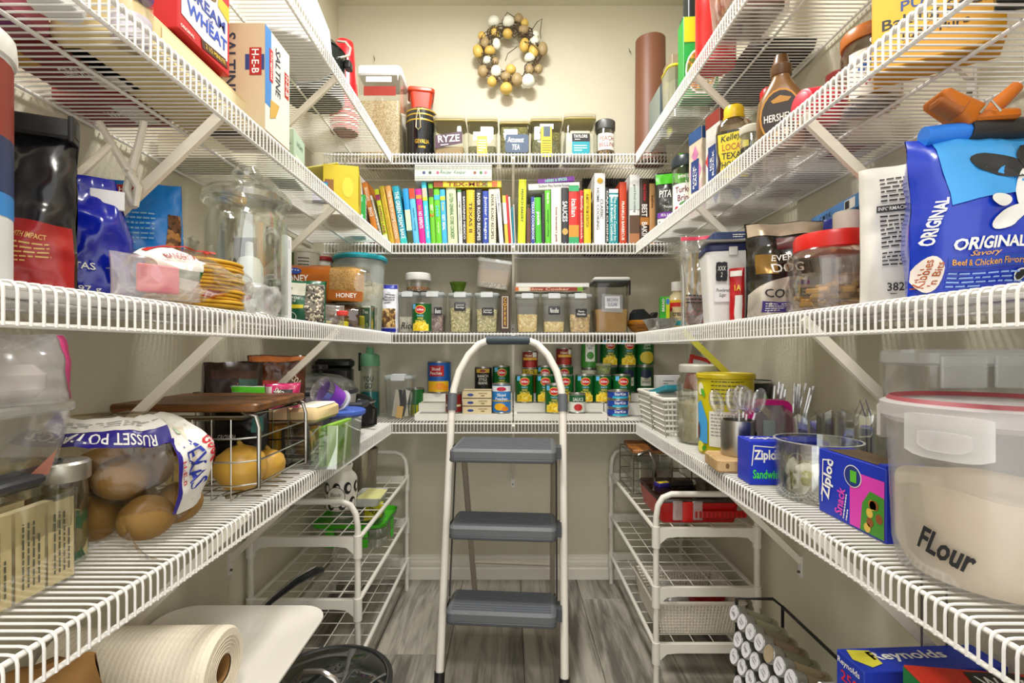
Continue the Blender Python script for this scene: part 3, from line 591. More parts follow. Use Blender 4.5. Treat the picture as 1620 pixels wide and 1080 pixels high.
# ================================================================ BACK SHELF OF PASTA CONTAINERS
z2 = SZ[1]+.0005; D = 1.93
PASTA = speck('#d9bf7a', '#c9a95a', '#ead9a4', 150, .6); HERB = speck('#b9ac72', '#8f8a50', '#d9cf9c', 190, .7)
def fb(px0, px1, pyt, label, fill, fm, dd=.1):
    w = W(px1-px0, D)/1.03; h = Z(pyt, D)-z2; t, sf = flip_box(label, (X((px0+px1)/2, D), D+dd/2, z2), w, dd, h, fill, fm, 'flip-top containers on the back shelf'); return t, sf, w, h
t, sf, w, h = fb(626, 662, 460, 'flip-top container of white rice behind the corn can', .42, speck('#cfc8b4', '#bdb398', '#e2dccb', 330))
text(t, sf, 'Rice', .002, h*.17, w*.6, h*.16, INK, shear=.25, name='handwriting')
t, sf, w, h = fb(664, 703.5, 460, 'flip-top container of mauve beans', .5, speck('#8d6f66', '#5f4640', '#b79a8c', 150)); chalk(t, sf, .022, h*.52, w*.34, h*.2, 'Beans')
t, sf, w, h = fb(708, 747, 461, 'flip-top container of lemon pasta with its label set high', .66, HERB); chalk(t, sf, 0, h*.64, w*.5, h*.22, 'Lemon\nParsley')
t, sf, w, h = fb(750, 790, 461, 'flip-top container of lemon pasta with its label set low', .62, HERB); chalk(t, sf, .004, h*.52, w*.5, h*.2, 'Lemon\nParsley')
t, sf, w, h = fb(815, 854, 463, 'flip-top container of yellow macaroni without a chalk label', .5, PASTA)
t, sf, w, h = fb(857, 897, 463, 'flip-top container of short pasta labelled noodles', .3, PASTA); chalk(t, sf, 0, h*.56, w*.5, h*.22, 'Noodles')
t, sf, w, h = fb(899, 938, 463, 'flip-top container of broken penne with a chalk label', .5, speck('#c9a868', '#a98a52', '#e0cc9a', 120)); chalk(t, sf, .003, h*.5, w*.5, h*.22, 'Penne\nNoodles')
t, f = carton('coffee_box', 'narrow dark brown box reading COFFEE between pasta containers', 'box', (X(799, D), D+.05, z2), 0, W(16.5, D), .09, Z(466, D)-z2, '#3a2a22'); h = Z(466, D)-z2; sf = f()
rect(t, sf, -.012, .012, h*.12, h*.96, mat('#d8cdb8', .5), name='printed_panel'); rect(t, sf, -.0095, .0095, h*.14, h*.94, mat('#5a3a26', .5), e=.0003); text(t, sf, 'C\nO\nF\nF\nE\nE', 0, h*.56, .012, h*.7, mat('#e0a81c', .5), e=.0008)
t = thing('sugar_canister', 'large clear canister of brown sugar with a white-topped black lid', 'canister', (X(969, D), D+.065, z2)); w = W(57, D); h = Z(438, D)-z2
MB().shell([(w*.88, .115, .014, 0), (w*.9, .118, .015, .006), (w, .13, .016, h*.9)], .002).obj('box', clear('#e4e4e2', .06, .06), t)
top = [(p[0], p[1], p[2]+.012*noise.noise(Vector((p[0]*18, p[1]*18, 3)))) for p in rr(w*.92, .118, .012, h*.42)]
MB().loft([rr(w*.84, .108, .012, .004), rr(w*.9, .116, .012, h*.34), top]).obj('brown_sugar', mat('#b08a52', .9, bump=.6, bscale=400), t)
MB().rbox(w*1.03, .136, h*.89, h*.94, .017, .003).obj('lid_seal', mat('#26282a', .4), t); MB().rbox(w*1.05, .14, h*.94, h, .018, .005).obj('lid', mat('#d6d6d2', .4), t)
MB().rbox(.008, .05, h*.7, h*.97, .003, .002, cx=w*.55).obj('side_clip', mat('#1e2022', .4), t)
sf = flat((0, -.0635, 0), (1, 0, 0), (0, .05, 1)); poly(t, sf, [(-.042, h*.38), (.04, h*.36), (.042, h*.68), (-.04, h*.7)], clear('#cfd4da', .1, .2, .4), e=.0006, name='tape'); rect(t, sf, -.028, .03, h*.44, h*.66, mat('#e8e8ec', .6), e=.0012, name='paper_label'); text(t, sf, 'BROWN\nSUGAR', .001, h*.55, .042, h*.15, mat('#3a3f66', .6), bold=0, e=.002, name='handwriting')
# on top of the containers
zt = Z(460, D); t, sf = jar_round('short_jar', 'short clear jar with a white lid standing on the rice container', 'jar', (X(658, D), D+.05, zt), W(20, D), Z(430, D)-zt, CLEAR, '#e6e6e2', .35, speck('#8a5a2a', '#b9823a', '#5a3a1c', 220), lid_h=.024, neck=.96)
t = thing('dip_cup', 'small green plastic cup standing on a pasta container', 'cup', (X(723, D), D+.04, Z(461, D)+.0003)); MB().vessel([(.021, 0), (.033, .038), (.034, .04)], .0015).obj('cup', clear('#5a7a1c', .1, .1, .5), t); MB().lathe([(.021, .002), (.029, .03), (.001, .03)], 20).obj('contents', mat('#5c6a12', .5), t)
t = thing('leaning_container', 'clear flip-top container lying tilted against the wall on other containers', 'container', (X(792, D)-.034, D+.06, Z(460, D)+.0125), 0, None, 0, 8)
MB().shell([(.125, .09, .012, 0), (.14, .1, .014, .1)], .002).obj('box', clear('#ece6da', .1, .1, .15), t); MB().rbox(.115, .08, .003, .022, .01, .003).obj('contents', speck('#3a3630', '#c9bfa4', '#7a705a', 170), t); MB().rbox(.118, .006, .02, .085, .003, .001, cy=.03).obj('card', mat('#c49a5c', .7), t); MB().rbox(.146, .106, .098, .114, .014, .004).obj('lid', mat('#d9dcda', .4), t)
t = flat_book('thin white binder lying on top of the slow cooker book', 816, 932, 447.5, 453.5, D+.01, .1, '#dcdcd8', None, name='thin_binder', cat='binder')
flat_book('thin red and white cookbook lying on the pasta containers', 815, 922, 453.8, 460.5, D+.005, .1, '#e2dccb', 'Slow Cooker', '#e8c0a0', bands=[(-.28, .42, '#8e2a18'), (-.5, -.45, '#c8641c'), (.42, .5, '#6aa01c')])
t = corn_can('whole kernel corn can standing before the rice container', None, (X(667.5, 1.9), 1.897, z2))
CORN0 = t
t = thing('tape_dispenser', 'black tape dispenser sitting in a wooden bowl', 'tape dispenser', (X(1018, 1.98), 1.99, z2+.05), 20)
MB().loft([[(x, y, z) for x, z in ((-.055, 0), (.05, 0), (.06, .03), (.052, .034), (.03, .016), (.012, .03), (-.008, .046), (-.035, .044), (-.05, .028))] for y in (-.018, .018)]).obj('dispenser_body', mat('#22262c', .4), t, smooth=False); MB().lathe([(.02, -.012), (.02, .012)], 20).xf(Matrix.Translation((-.022, 0, .024)) @ Matrix.Rotation(PI/2, 4, 'X')).obj('tape_roll', mat('#3a3f48', .3), t); MB().box(.054, .062, -.014, .014, .028, .036).obj('cutter', STEEL, t, smooth=False)
t = thing('wooden_bowl', 'brown wooden bowl at the end of the back shelf', 'bowl', (X(1022, 1.98), 1.985, z2)); MB().vessel([(.04, 0), (.055, .008), (.072, .03), (.078, .05)], .005, 28).obj('bowl', wood('#6a3c0e', '#b97a24', 5, (3, 3, 30), .4), t)
D = 1.93; t = thing('sauce_bottle', 'glass sauce bottle with a white cap and a red and cream label', 'bottle', (X(1070, D)+.01, D+.02, z2)); r = W(18, D); h = Z(445, D)-z2
MB().lathe([(r*.95, 0), (r, .005), (r, h*.6), (r*.7, h*.72), (r*.42, h*.78), (r*.42, h*.86)], 24).obj('glass', mat('#d8c8a0', .15), t); MB().lathe([(r*.5, h*.82), (r*.5, h*.99), (r*.45, h), (.001, h)], 20).obj('cap', mat('#eceae4', .4), t)
sf = cyl(r); rect(t, sf, -r*1.3, r*1.3, h*.06, h*.56, mat('#d9bf8e', .5), 10, 1, name='label'); rect(t, sf, -r*1.3, r*1.3, h*.5, h*.58, mat('#c81c1c', .5), 10, 1, e=.0004, name='label'); rect(t, sf, -r*1.3, r*1.3, h*.58, h*.63, mat('#e0b81c', .5), 10, 1, e=.0004, name='label'); rect(t, sf, r*.55, r*.7, h*.06, h*.5, mat('#b81c1c', .5), 2, 1, e=.0004, name='label'); text(t, sf, 'creamy', -.004, h*.34, r*1.2, h*.1, INK, e=.0008); rect(t, sf, -r*.8, r*.5, h*.14, h*.23, mat('#1f9aa4', .5), 6, 1, e=.0006, name='label'); disc(t, sf, -r*.9, h*.46, .008, .01, mat('#c81c1c', .5), e=.0009)
t, f = carton('snack_box', 'bright green and yellow snack box in front of the sauce bottle', 'box', (X(1050, 1.88)+.003, 1.882, z2), -12, .035, .05, Z(470, 1.88)-z2, '#34a81e'); h = Z(470, 1.88)-z2; sf = f()
rect(t, sf, .004, .0165, .004, h*.96, mat('#c8d01c', .5)); rect(t, sf, -.0165, .0, h*.5, h*.96, mat('#2f9a24', .5), e=.0003); text(t, sf, 'BREAD', -.006, h*.76, h*.36, .009, INKW, rot=90, e=.0008); disc(t, sf, .01, h*.86, .006, .012, mat('#2f7ac8', .5), e=.0004)
# ================================================================ BACK SHELF OF CANS
z1 = SZ[0]+.0005; TZ = (.748, .780, .812)
def riser(label, px0, px1, tz, D0=1.885):
    x0, x1 = X(px0, D0), X(px1, D0); t = thing('shelf_riser', label, 'riser', ((x0+x1)/2, D0, z1), 0, 'tiered risers under the cans'); w = x1-x0
    for i, zt in enumerate(tz):
        y0, y1 = i*.082, (i+1)*.082
        MB().box(-w/2, w/2, y0, y1, zt-z1-.004, zt-z1).obj('tread', mat('#dedbd0', .5), t, smooth=False)
        MB().box(-w/2, w/2, y0, y0+.003, (tz[i-1]-z1 if i else 0), zt-z1-.004).obj('front_panel', mat('#e3e0d6', .5), t, smooth=False)
        MB().box(-w/2+.012, w/2-.012, y0+.012, y1-.01, zt-z1-.0005, zt-z1+.0004).obj('grip_mat', mat('#8a8a86', .8, bump=.5), t, smooth=False)
    for s in (-1, 1): MB().add([(s*(w/2-.002), y, z) for y, z in ((.003, 0), (.246, 0), (.246, tz[2]-z1-.004), (.167, tz[2]-z1-.004), (.167, tz[1]-z1-.004), (.085, tz[1]-z1-.004), (.085, tz[0]-z1-.004), (.003, tz[0]-z1-.004))], [tuple(range(8))]).obj('side_panel', mat('#dedbd0', .5), t, smooth=False)
    return t
riser('three-step white riser under the sardines and ranch beans', 656, 811, TZ)
riser('three-step white riser under the rows of green corn cans', 813, 961, TZ)
riser('narrow end piece of white riser under the tuna cans', 962.5, 1043, (.735, .780, .812))
RA, RB, RC = 1.926, 2.008, 2.09
ZA, ZB_, ZC_ = (q+.0008 for q in TZ)
g = 'green corn cans on the riser'
mid = 'green whole kernel corn can in the middle tier of the riser'
for px, lb in ((829.5, 'before the tomato and chile can'), (862, 'behind the lone front corn can'), (893, 'behind the white tomato sauce can'), (924.5, 'before the pale green can'), (953, 'with the pickle cup on top')): recopy(CORN0, 'green whole kernel corn can on the middle step '+lb, (X(px, RB), RB, ZB_), 0, g)
recopy(CORN0, 'green whole kernel corn can behind the stacked tuna', (X(983.5, RB), RB, ZB_), 0, g)
recopy(CORN0, 'green whole kernel corn can alone on the front step', (X(877.5, RA), RA, ZA), -8, g)
recopy(CORN0, 'green whole kernel corn can beside the ranch beans', (X(793, RC), RC, ZC_), 6, g)
for px, lb in ((862, 'beside the tomato and chile can'), (892, 'under a red sauce can')): recopy(CORN0, 'green corn can on the back step '+lb, (X(px, RC)+.002, RC, ZC_), -5, g)
zs = ZC_+.1125
recopy(CORN0, 'upper green corn can stacked on a plain green can', (X(963.5, RC), RC, zs), 0, g); recopy(CORN0, 'upper green corn can stacked on a leaf spinach can', (X(992, RC), RC, zs), 5, g)
hunt = small_can('red sauce can stacked on the tomato and chile can', (X(838.5, RC), RC, ZC_+.1005), .0335, .075, '#7a1a14', [("Hunt's", -.004, .055, .036, .012, '#f0d8b0')], 'red tomato sauce cans', panels=[(-.034, .034, .036, .046, '#d8a83c'), (.01, .03, .048, .068, '#e6e2d8')], discs=[(0, .018, .018, .014, '#a8281c')])
recopy(hunt, 'red sauce can stacked on a green corn can', (X(892, RC), RC, zs), 10)
small_can('tomato and chile can with a yellow band under the red sauce can', (X(838.5, RC), RC, ZC_), .0335, .1, '#7a5a1c', [('RO-TEL', 0, .088, .044, .015, '#1c1a18')], panels=[(-.04, .04, .076, .098, '#e2c83c')])
small_can('white and green cut green beans can at the back', (X(932, RC), RC, zs-.012), .034, .112, '#3c8a34', [('CUT GREEN\nBEANS', 0, .09, .03, .018, '#2a4a24')], panels=[(-.02, .02, .03, .104, '#e6e8de')], discs=[(0, .055, .014, .016, '#3f8a2c')])
small_can('pale green can under the cut green beans', (X(932, RC), RC, ZC_), .0335, .1, '#d6dac0', [('PEAS', 0, .07, .03, .012, '#3a6a2c')])
small_can('green can of cream style corn at the end of the stack', (X(1020.5, RC), RC, zs), .0365, .11, '#0f6a2a', [('Cream\nStyle\nCorn', 0, .088, .036, .036, '#e6efd2')], discs=[(0, .035, .03, .026, '#d2bf3a')])
pl = small_can('green leaf spinach can under the corn can', (X(992, RC), RC, ZC_), .0365, .112, '#0e5226', [('LEAF\nSPINACH', 0, .052, .032, .022, '#26302a')], 'leaf spinach cans', panels=[(-.022, .022, .03, .066, '#d9dcc8')], discs=[(0, .08, .024, .018, '#1c2a4a')])
recopy(pl, 'green leaf spinach can under the cream style corn', (X(1020, RC), RC, ZC_), -6)
small_can('plain dark green can on the back step beside the spinach', (X(963.5, RC), RC, ZC_), .0365, .112, '#123f1e', [('BEANS', 0, .06, .03, .012, '#d8dcc0')])
small_can('white tomato sauce can on the front step', (X(913, RA), RA, ZA), .0335, .076, '#dcdcd0', [('SAUCE', 0, .054, .04, .013, '#e6ece2')], panels=[(-.04, .04, .044, .07, '#1f5a34')], discs=[(0, .024, .016, .013, '#b8201c')])
for i in range(3):
    small_can(('bottom', 'middle', 'top')[i]+' blue tuna can in the stack of three', (X(978, 1.928), 1.93, .7358+i*.0335), .0425, .033, '#1c3f9a', [('StarKist', 0, .021, .044, .011, '#f0f2f6')], 'blue tuna cans', panels=[(-.03, .034, .004, .012, '#2fa8c4'), (.036, .06, .006, .027, '#d9dce2')], name='tuna_can')
t = thing('pickle_cup', 'small clear cup of green pickles standing on a corn can', 'cup', (X(955, RB), RB, ZB_+.1125)); MB().vessel([(.026, 0), (.033, .042), (.035, .044)], .0015).obj('cup', clear('#eef2e0', .1, .1, .1), t); MB().lathe([(.025, .002), (.031, .034), (.001, .035)], 18).obj('pickles', speck('#6a7a1c', '#8f9a34', '#4f5f18', 120), t)
# left riser
t = small_can('large sliced peaches can with a red panel on the top step', (X(695, RC), RC, ZC_), .0495, .131, '#1c5aa8', [('Sliced\nPeaches', -.008, .092, .05, .03, '#f2f0ea')], panels=[(-.05, .05, .006, .05, '#e2b81c'), (-.038, .026, .07, .114, '#b81c20')], discs=[(.01, .03, .02, .014, '#e08a1c'), (-.022, .022, .018, .012, '#e8a42c'), (.034, .022, .014, .012, '#e0901c')])
small_can('small red can on the front step of the riser', (X(718, RA), RA, ZA), .0325, .077, '#7a1c1a', [('tomato', -.004, .055, .034, .01, '#f0d8b8')], panels=[(-.034, .034, .026, .034, '#d8c8a0')])
for i in range(3):
    t, f = carton('sardine_box', ('bottom', 'middle', 'top')[i]+' cream sardine box in the stack of three', 'box', (X(755.5, RA), RA+.005, ZA+i*.0298), 0, W(45, RA), .075, .0293, '#d6c49a', 'cream sardine boxes'); sf = f()
    disc(t, sf, -.025, .012, .012, .005, mat('#2a3f8a', .5)); text(t, sf, 'SARDINES', .022, .018, .034, .005, mat('#6a5426', .6)); disc(t, sf, .022, .009, .008, .0025, mat('#8a7440', .6)); MB().box(-W(22.8, RA), W(22.8, RA), -.0378, -.037, .027, .0292).obj('box_edge', mat('#4a3a24', .6), t, smooth=False)
small_can('light blue sliced peaches can on the front step', (X(793.5, RA), RA, ZA), .037, .113, '#2a7ac0', [('Sliced\nPeaches', 0, .064, .046, .026, '#f4f2ea')], panels=[(-.045, .045, .084, .105, '#e4e6ea'), (-.045, .045, .046, .05, '#d8a81c')], discs=[(-.006, .026, .022, .014, '#e8ac1c'), (.014, .018, .014, .009, '#d8801c'), (0, .094, .018, .008, '#b8203a')])
small_can('black ranch style beans can on the top step', (X(764.5, RC), RC, ZC_), .0365, .107, '#1c1a18', [('RANCH\nSTYLE\nBEANS', 0, .056, .044, .04, '#efece2')], panels=[(-.045, .045, .003, .014, '#b8922c'), (-.03, .03, .084, .1, '#c9a43c')], discs=[(0, .092, .012, .006, '#8a2a1c')])
small_can('green and yellow can between the clear bin and the riser', (X(656, 2.05), 2.06, z1), .0375, .112, '#1c6a2c', [], panels=[(-.06, .06, .004, .045, '#c9c41c')])
D = 1.92; w = W(44, D); h = Z(592, D)-z1
t, sf = flip_box('flip-top container with folded packets on the can shelf', (X(629, D), D+.05, z1), w, .1, h, None, None, 'flip-top containers on the back shelf')
for a, dx, c in ((8, -.02, '#cfc6b4'), (14, .0, '#d9d2c2'), (-6, .018, '#c4bba6')): MB().box(-.014, .014, -.002, .002, 0, h*.62).xf(Matrix.Translation((dx, .0, .005)) @ Matrix.Rotation(math.radians(a), 4, 'Y')).obj('packet', mat(c, .7), t, smooth=False)
MB().box(-.012, .012, -.034, -.03, .004, .05).xf(Matrix.Rotation(.15, 4, 'Y')).obj('packet', mat('#d8a84e', .7), t, smooth=False)
# corner: drinking bottle
D = 1.99; t = thing('drink_bottle', 'tall clear drink bottle with a green flip cap in the corner', 'bottle', (X(583, D), D+.02, z1)); h = Z(549, D)-z1
MB().vessel([(.036, 0), (.04, .006), (.04, h*.7), (.036, h*.74)], .002).obj('bottle_body', clear('#e6efe6', .1, .05), t); MB().lathe([(.036, .004), (.0375, .008), (.0375, h*.36), (.001, h*.36)], 22).obj('teal_base', mat('#157f86', .3, var=.2, scale=60), t)
MB().lathe([(.039, h*.73), (.04, h*.75), (.038, h*.87), (.03, h*.9), (.016, h*.91), (.014, h), (.001, h)], 22).obj('cap', mat('#6fae84', .45), t); MB().box(-.045, -.036, -.006, .006, h*.66, h*.92).obj('strap', mat('#1a2a20', .6), t, smooth=False)
sf = cyl(.04); text(t, sf, 'YOU\nGO', .004, h*.5, .04, .05, INK)
# ================================================================ LEFT SIDE, SECOND SHELF (tortillas, jar, bread)
z2 = SZ[1]+.0005
def clip(label, loc, rz, ry, col, L=.11, group=None, name='bag_clip', spread=.34):
    """long-armed bag clip: two arms meeting at a pivot, open handles above"""
    t = thing(name, label, 'clip', loc, rz, group, 0, ry); m = mat(col, .4)
    for s in (-1, 1):
        MB().tube([(s*spread*L*.9, s*.003, L*.62), (s*spread*L*.45, s*.003, L*.3), (0, s*.003, 0), (-s*.010, s*.003, -L*.2), (-s*.002, s*.003, -L*.42)], [.0052, .006, .0065, .006, .0045], 8).obj('arm', m, t)
    MB().lathe([(.008, -.008), (.008, .008)], 14).xf(Matrix.Rotation(PI/2, 4, 'X')).obj('pivot', m, t); MB().lathe([(.0025, -.0095), (.0025, .0095)], 8).xf(Matrix.Rotation(PI/2, 4, 'X')).obj('pin', STEEL, t)
    return t
t = thing('powder_tub', 'tall tub with a white lid and a red, blue and white wrap', 'tub', (-.563, .475, z2)); h = .255; r = .062
MB().lathe([(r*.96, 0), (r, .005), (r, h*.9)], 32).obj('tub_body', mat('#dfe2e4', .4), t); MB().lathe([(r*1.05, h*.9), (r*1.06, h*.92), (r*1.04, h*.985), (r*.98, h), (.001, h)], 32).obj('lid', mat('#e6e4de', .4), t)
sf = cyl(r, a0=.9); rect(t, sf, -.12, .12, h*.58, h*.88, mat('#8c2c1c', .4), 16, 1, name='label'); rect(t, sf, -.12, .12, h*.36, h*.58, mat('#1c2c5a', .4), 16, 1, name='label'); rect(t, sf, -.12, .12, h*.27, h*.36, mat('#2a7ac0', .4), 16, 1, name='label'); text(t, sf, 'MIX', -.02, h*.46, .06, .035, INKW); text(t, sf, 'ON', -.02, h*.315, .03, .014, INKW); disc(t, sf, -.01, h*.74, .03, .026, mat('#2a1c1c', .4), e=.0004)
t, sf = bag('coffee_bag', 'black coffee bag with a red lower half and gold print', 'bag', (-.576, .60, z2), 26, .086, .205, .055, mat('#17161a', .22, coat=.3), seed=2, crum=.012, top=.1)
rect(t, sf, -.041, .041, .001, .085, mat('#a01c1c', .3, coat=.2), 16, 14, name='printed_panel'); text(t, sf, 'ROASTING WITH IMPACT', -.008, .069, .06, .006, mat('#d8b06a', .5), e=.001); lines(t, sf, -.006, .05, .06, .026, 5, mat('#d8b06a', .5), e=.001, seed=4)
MB().rbox(.09, .02, .19, .214, .004, .003, cy=-.012).obj('rolled_top', mat('#121214', .3), t); MB().rbox(.006, .024, .186, .217, .002, .001, cx=.041, cy=-.012).obj('wire_tie', BLACK, t)
t, sf = bag('chip_bag', 'dark blue foil snack bag with white print held by a clip', 'bag', (-.610, .722, z2), 34, .1, .185, .07, mat('#0d1f9e', .2, coat=.5), seed=5, crum=.014, neck=.45)
rect(t, sf, -.055, -.045, .05, .165, mat('#c9b81c', .4), 2, 14, name='printed_edge'); text(t, sf, 'ITAS', -.002, .052, .026, .01, INKW, e=.001); text(t, sf, '397 g', -.0, .02, .03, .01, INKW, e=.001); MB().rbox(.04, .004, .14, .168, .002, .001, cx=.02, cy=-.012).obj('torn_flap', mat('#dcdce2', .5), t)
clip('white bag clip gripping the dark blue foil bag', (-.632, .719, z2+.185), 30, 10, '#ded6c6', .1, 'white bag clips')
t, sf = bag('granola_bag', 'light blue granola pouch with a clear side window', 'bag', (-.636, .862, z2), 22, .122, .225, .07, mat('#1580dc', .25, coat=.4), seed=9, crum=.01, neck=.1)
rect(t, sf, .04, .058, .06, .17, speck('#6a4426', '#a8763e', '#3f2a18', 160), 4, 14, name='window'); text(t, sf, 'H-E-B', -.02, .205, .03, .009, INKW, e=.001); rect(t, sf, -.04, -.0, .196, .214, mat('#a01c20', .4), 4, 4, e=.0002, name='printed_panel'); lines(t, sf, -.012, .14, .07, .06, 7, mat('#8ec4ea', .5), e=.001, seed=2); text(t, sf, 'real chocolate', -.008, .09, .05, .008, mat('#a8d4ee', .5), e=.001)
clip('white bag clip with open handles on the light blue pouch', (-.603, .787, z2+.216), 10, -8, '#e4ded2', .13, 'white bag clips', spread=.26)
t = thing('crystal_bowl', 'cut crystal bowl behind the light blue pouch', 'bowl', (-.676, .96, z2)); R = random.Random(3); b = MB(); rings = []
for i, (r, z) in enumerate(((.032, 0), (.04, .006), (.05, .05), (.056, .1), (.06, .145), (.062, .15), (.058, .148), (.052, .1), (.046, .05), (.036, .01))): rings.append([(p[0]*(1+.04*(j % 2)*(1 if i < 6 else 0)), p[1]*(1+.04*(j % 2)*(1 if i < 6 else 0)), p[2]+(.006*(j % 4 == 0) if i in (4, 5, 6) else 0)) for j, p in enumerate(circ(r, z, 36))])
b.loft(rings).obj('bowl', clear('#eef2ee', .5, .03), t, ang=.2)
t = thing('glass_jar', 'large clear glass jar with a knobbed glass lid', 'jar', (-.535, 1.01, z2)); h = .225; r = .076
MB().vessel([(r*.9, 0), (r, .006), (r, h*.86), (r*.9, h*.95), (r*1.0, h)], .0035, 36).obj('jar_body', clear('#eef6f0', .35, .03), t)
MB().lathe([(r*1.02, h), (r*1.1, h+.006), (r*1.1, h+.018), (r*.95, h+.03), (r*.4, h+.04), (r*.2, h+.044), (r*.34, h+.052), (r*.4, h+.064), (r*.28, h+.078), (.001, h+.082)], 36, c0=False).obj('lid', clear('#eaf3ee', .45, .03), t)
MB().lathe([(.022, .004), (.026, .01), (.026, .1), (.018, .118), (.008, .122), (.007, .15), (.0005, .152)], 20, cx=.012, cy=-.015).obj('squeeze_bottle', mat('#e2e2e0', .4), t); MB().lathe([(.02, .004), (.022, .01), (.022, .08), (.001, .09)], 18, cx=-.036, cy=.0).obj('white_bottle', mat('#d8dadc', .45), t)
MB().rbox(.05, .003, .12, .17, .004, .001, cx=-.02, cy=.03).obj('tag', mat('#26282c', .6), t); MB().tube([(.014, .02, .004), (.016, .02, .2)], .006, 8).obj('stick', mat('#b98a5a', .6), t)
t = thing('tortilla_pack', 'lying bag of yellow corn tortillas with red and green print', 'bag', (-.517, .805, z2))
for i in range(13): MB().lathe([(.066, .004+i*.0058), (.069, .0055+i*.0058), (.069, .0078+i*.0058), (.066, .0092+i*.0058)], 26, cx=.002*math.sin(i*2.1), cy=.012+.003*math.cos(i*1.7)).obj('tortilla', mat('#d7a72c', .7, var=.12, scale=40), t)
R_ = [rr(.05, .012, .006, .02, 4, 0, -.125), rr(.12, .13, .06, .002, 4, 0, -.03)]
def pk(u, v):
    a = 2*PI*u; y = -.135+.27*v; k = math.sin(PI*min(1, max(0, (v*1.02))))**.35 if 0 < v < 1 else .05
    n = noise.noise(Vector((math.cos(a)*2, math.sin(a)*2, v*9)))*.006
    return ((.074*k+n)*math.cos(a), y, .046+(.046*k+n)*math.sin(a))
MB().grid(pk, 28, 22).obj('film', clear('#f6f2e8', .15, .12), t)
sf = lambda u, v, e=0: (lambda p: (p[0]+(p[0])*.03+e, p[1], p[2]+.002+e))(pk(u, v))
rect(t, sf, -.12, .24, .03, .22, mat('#e6e2da', .5), 16, 10, name='printed_panel'); rect(t, sf, -.06, .0, .03, .22, mat('#1f5a2c', .5), 4, 10, e=.001, name='printed_panel'); rect(t, sf, .2, .23, .06, .62, mat('#b81c1c', .5), 3, 14, e=.001, name='printed_panel')
sf2 = lambda u, v, e=0: sf(.085+v, .14+u, e); text(t, sf2, 'BANDERITA', 0, 0.01, .16, .04, mat('#8c1c1c', .5), e=.0015); text(t, sf2, '30', .3, .1, .1, .06, mat('#c01c1c', .5), e=.0015)
rect(t, sf, -.13, -.09, .3, .95, mat('#c01c24', .5), 3, 12, e=.001, name='printed_panel')
t, sf = bag('zip_bag', 'small clear zip bag with pink paper lying before the tortillas', 'bag', (-.468, .66, z2+.003), 60, .11, .055, .03, clear('#f2eeea', .3, .12, .12), seed=12, crum=.008); MB().rbox(.05, .008, .008, .045, .003, .002).obj('pink_paper', mat('#d8647a', .6), t)
t, sf = bag('crinkled_bag', 'crumpled empty clear bag by the glass jar', 'bag', (-.462, .90, z2), 75, .12, .055, .05, clear('#f0f2f4', .35, .15, .14), seed=15, crum=.022)
t = thing('cutting_mat', 'thin white cutting mat standing on edge by the jar', 'cutting mat', (-.478, 1.045, z2)); MB().rbox(.012, .03, 0, .178, .004, .002, cy=.015).obj('mat', mat('#e2e4e6', .4), t)
MB().rbox(.0125, .008, .15, .170, .002, .001, cy=.015).obj('handle_slot', mat('#b8bcc0', .5), t)
# bird seed, bread, tubs
t, sf = bag('bird_seed_bag', 'green bird seed bag with a clear seed window', 'bag', (-.552, 1.295, z2), 14, .14, .115, .06, mat('#0f5a3c', .3), seed=21, crum=.008, top=.25)
rect(t, sf, .022, .066, .004, .105, speck('#6a6258', '#c9bfa8', '#2c2822', 190), 8, 12, name='window'); rect(t, sf, -.068, .02, .074, .108, mat('#d8d6c6', .5), 8, 6, name='printed_panel'); rect(t, sf, -.068, .02, .04, .05, mat('#c9b81c', .5), 8, 2, name='printed_panel'); text(t, sf, 'WILD BIRDS\nPAJAROS', -.022, .062, .06, .016, INKW, e=.001); text(t, sf, 'BIRDS', -.03, .045, .03, .006, INK, e=.001); disc(t, sf, -.01, .02, .011, .011, mat('#cfdccf', .5), e=.0004); disc(t, sf, -.01, .02, .009, .009, mat('#0f5a3c', .5), e=.0008); disc(t, sf, -.052, .02, .01, .01, mat('#cfdccf', .5), e=.0004); disc(t, sf, -.03, .092, .02, .007, mat('#4a4a46', .6), e=.0006)
def loaf(label, loc, rz, L, w, h, wrap, crust, show, name='bread_loaf'):
    t = thing(name, label, 'bread', loc, rz)
    def sec(u, k=1.0): a = 2*PI*u; c, s = math.cos(a), math.sin(a); q = (abs(c)**3.2+abs(s)**3.2)**(-1/3.2); return (w/2*q*c*k, h/2+h/2*q*s*k*(1 if s > 0 else .98))
    MB().grid(lambda u, v: (lambda p: (-L/2+.02+(L-.04)*v, p[0], p[1]))(sec(u, .96-.1*abs(2*v-1)**8)), 28, 14).obj('loaf', crust, t)
    MB().add([(L/2-.02, *sec(i/28, .86)) for i in range(28)], [tuple(range(28))]).obj('loaf_end', crust, t)
    def wf(u, v): k = (1.02-.5*max(0, .12-v)/.12); p = sec(u, k); n = noise.noise(Vector((u*9, v*8, 2)))*.006; return (-L/2+L*show*v, p[0]*(1+n*4), p[1]*(1+n*2)+n*.3)
    MB().grid(wf, 32, 18).obj('wrapper', wrap, t)
    def wc(u, v): p = sec(u, 1.02-.12*max(0, v-.8)/.2); n = noise.noise(Vector((u*9, v*6, 5)))*.004; return (-L/2+L*show+L*(1-show)*v, p[0]+n, p[1]+n)
    MB().grid(wc, 28, 10).obj('clear_film', clear('#f8f4ea', .25, .08), t)
    return t, wf
CR = speck('#b98f4e', '#c9a25e', '#a87c3e', 260, .85)
t, wf = loaf('honey wheat bread loaf in an orange-brown wrapper', (-.578, 1.53, z2+.078), 6, .275, .105, .112, mat('#a8590f', .3, coat=.3), CR, .62)
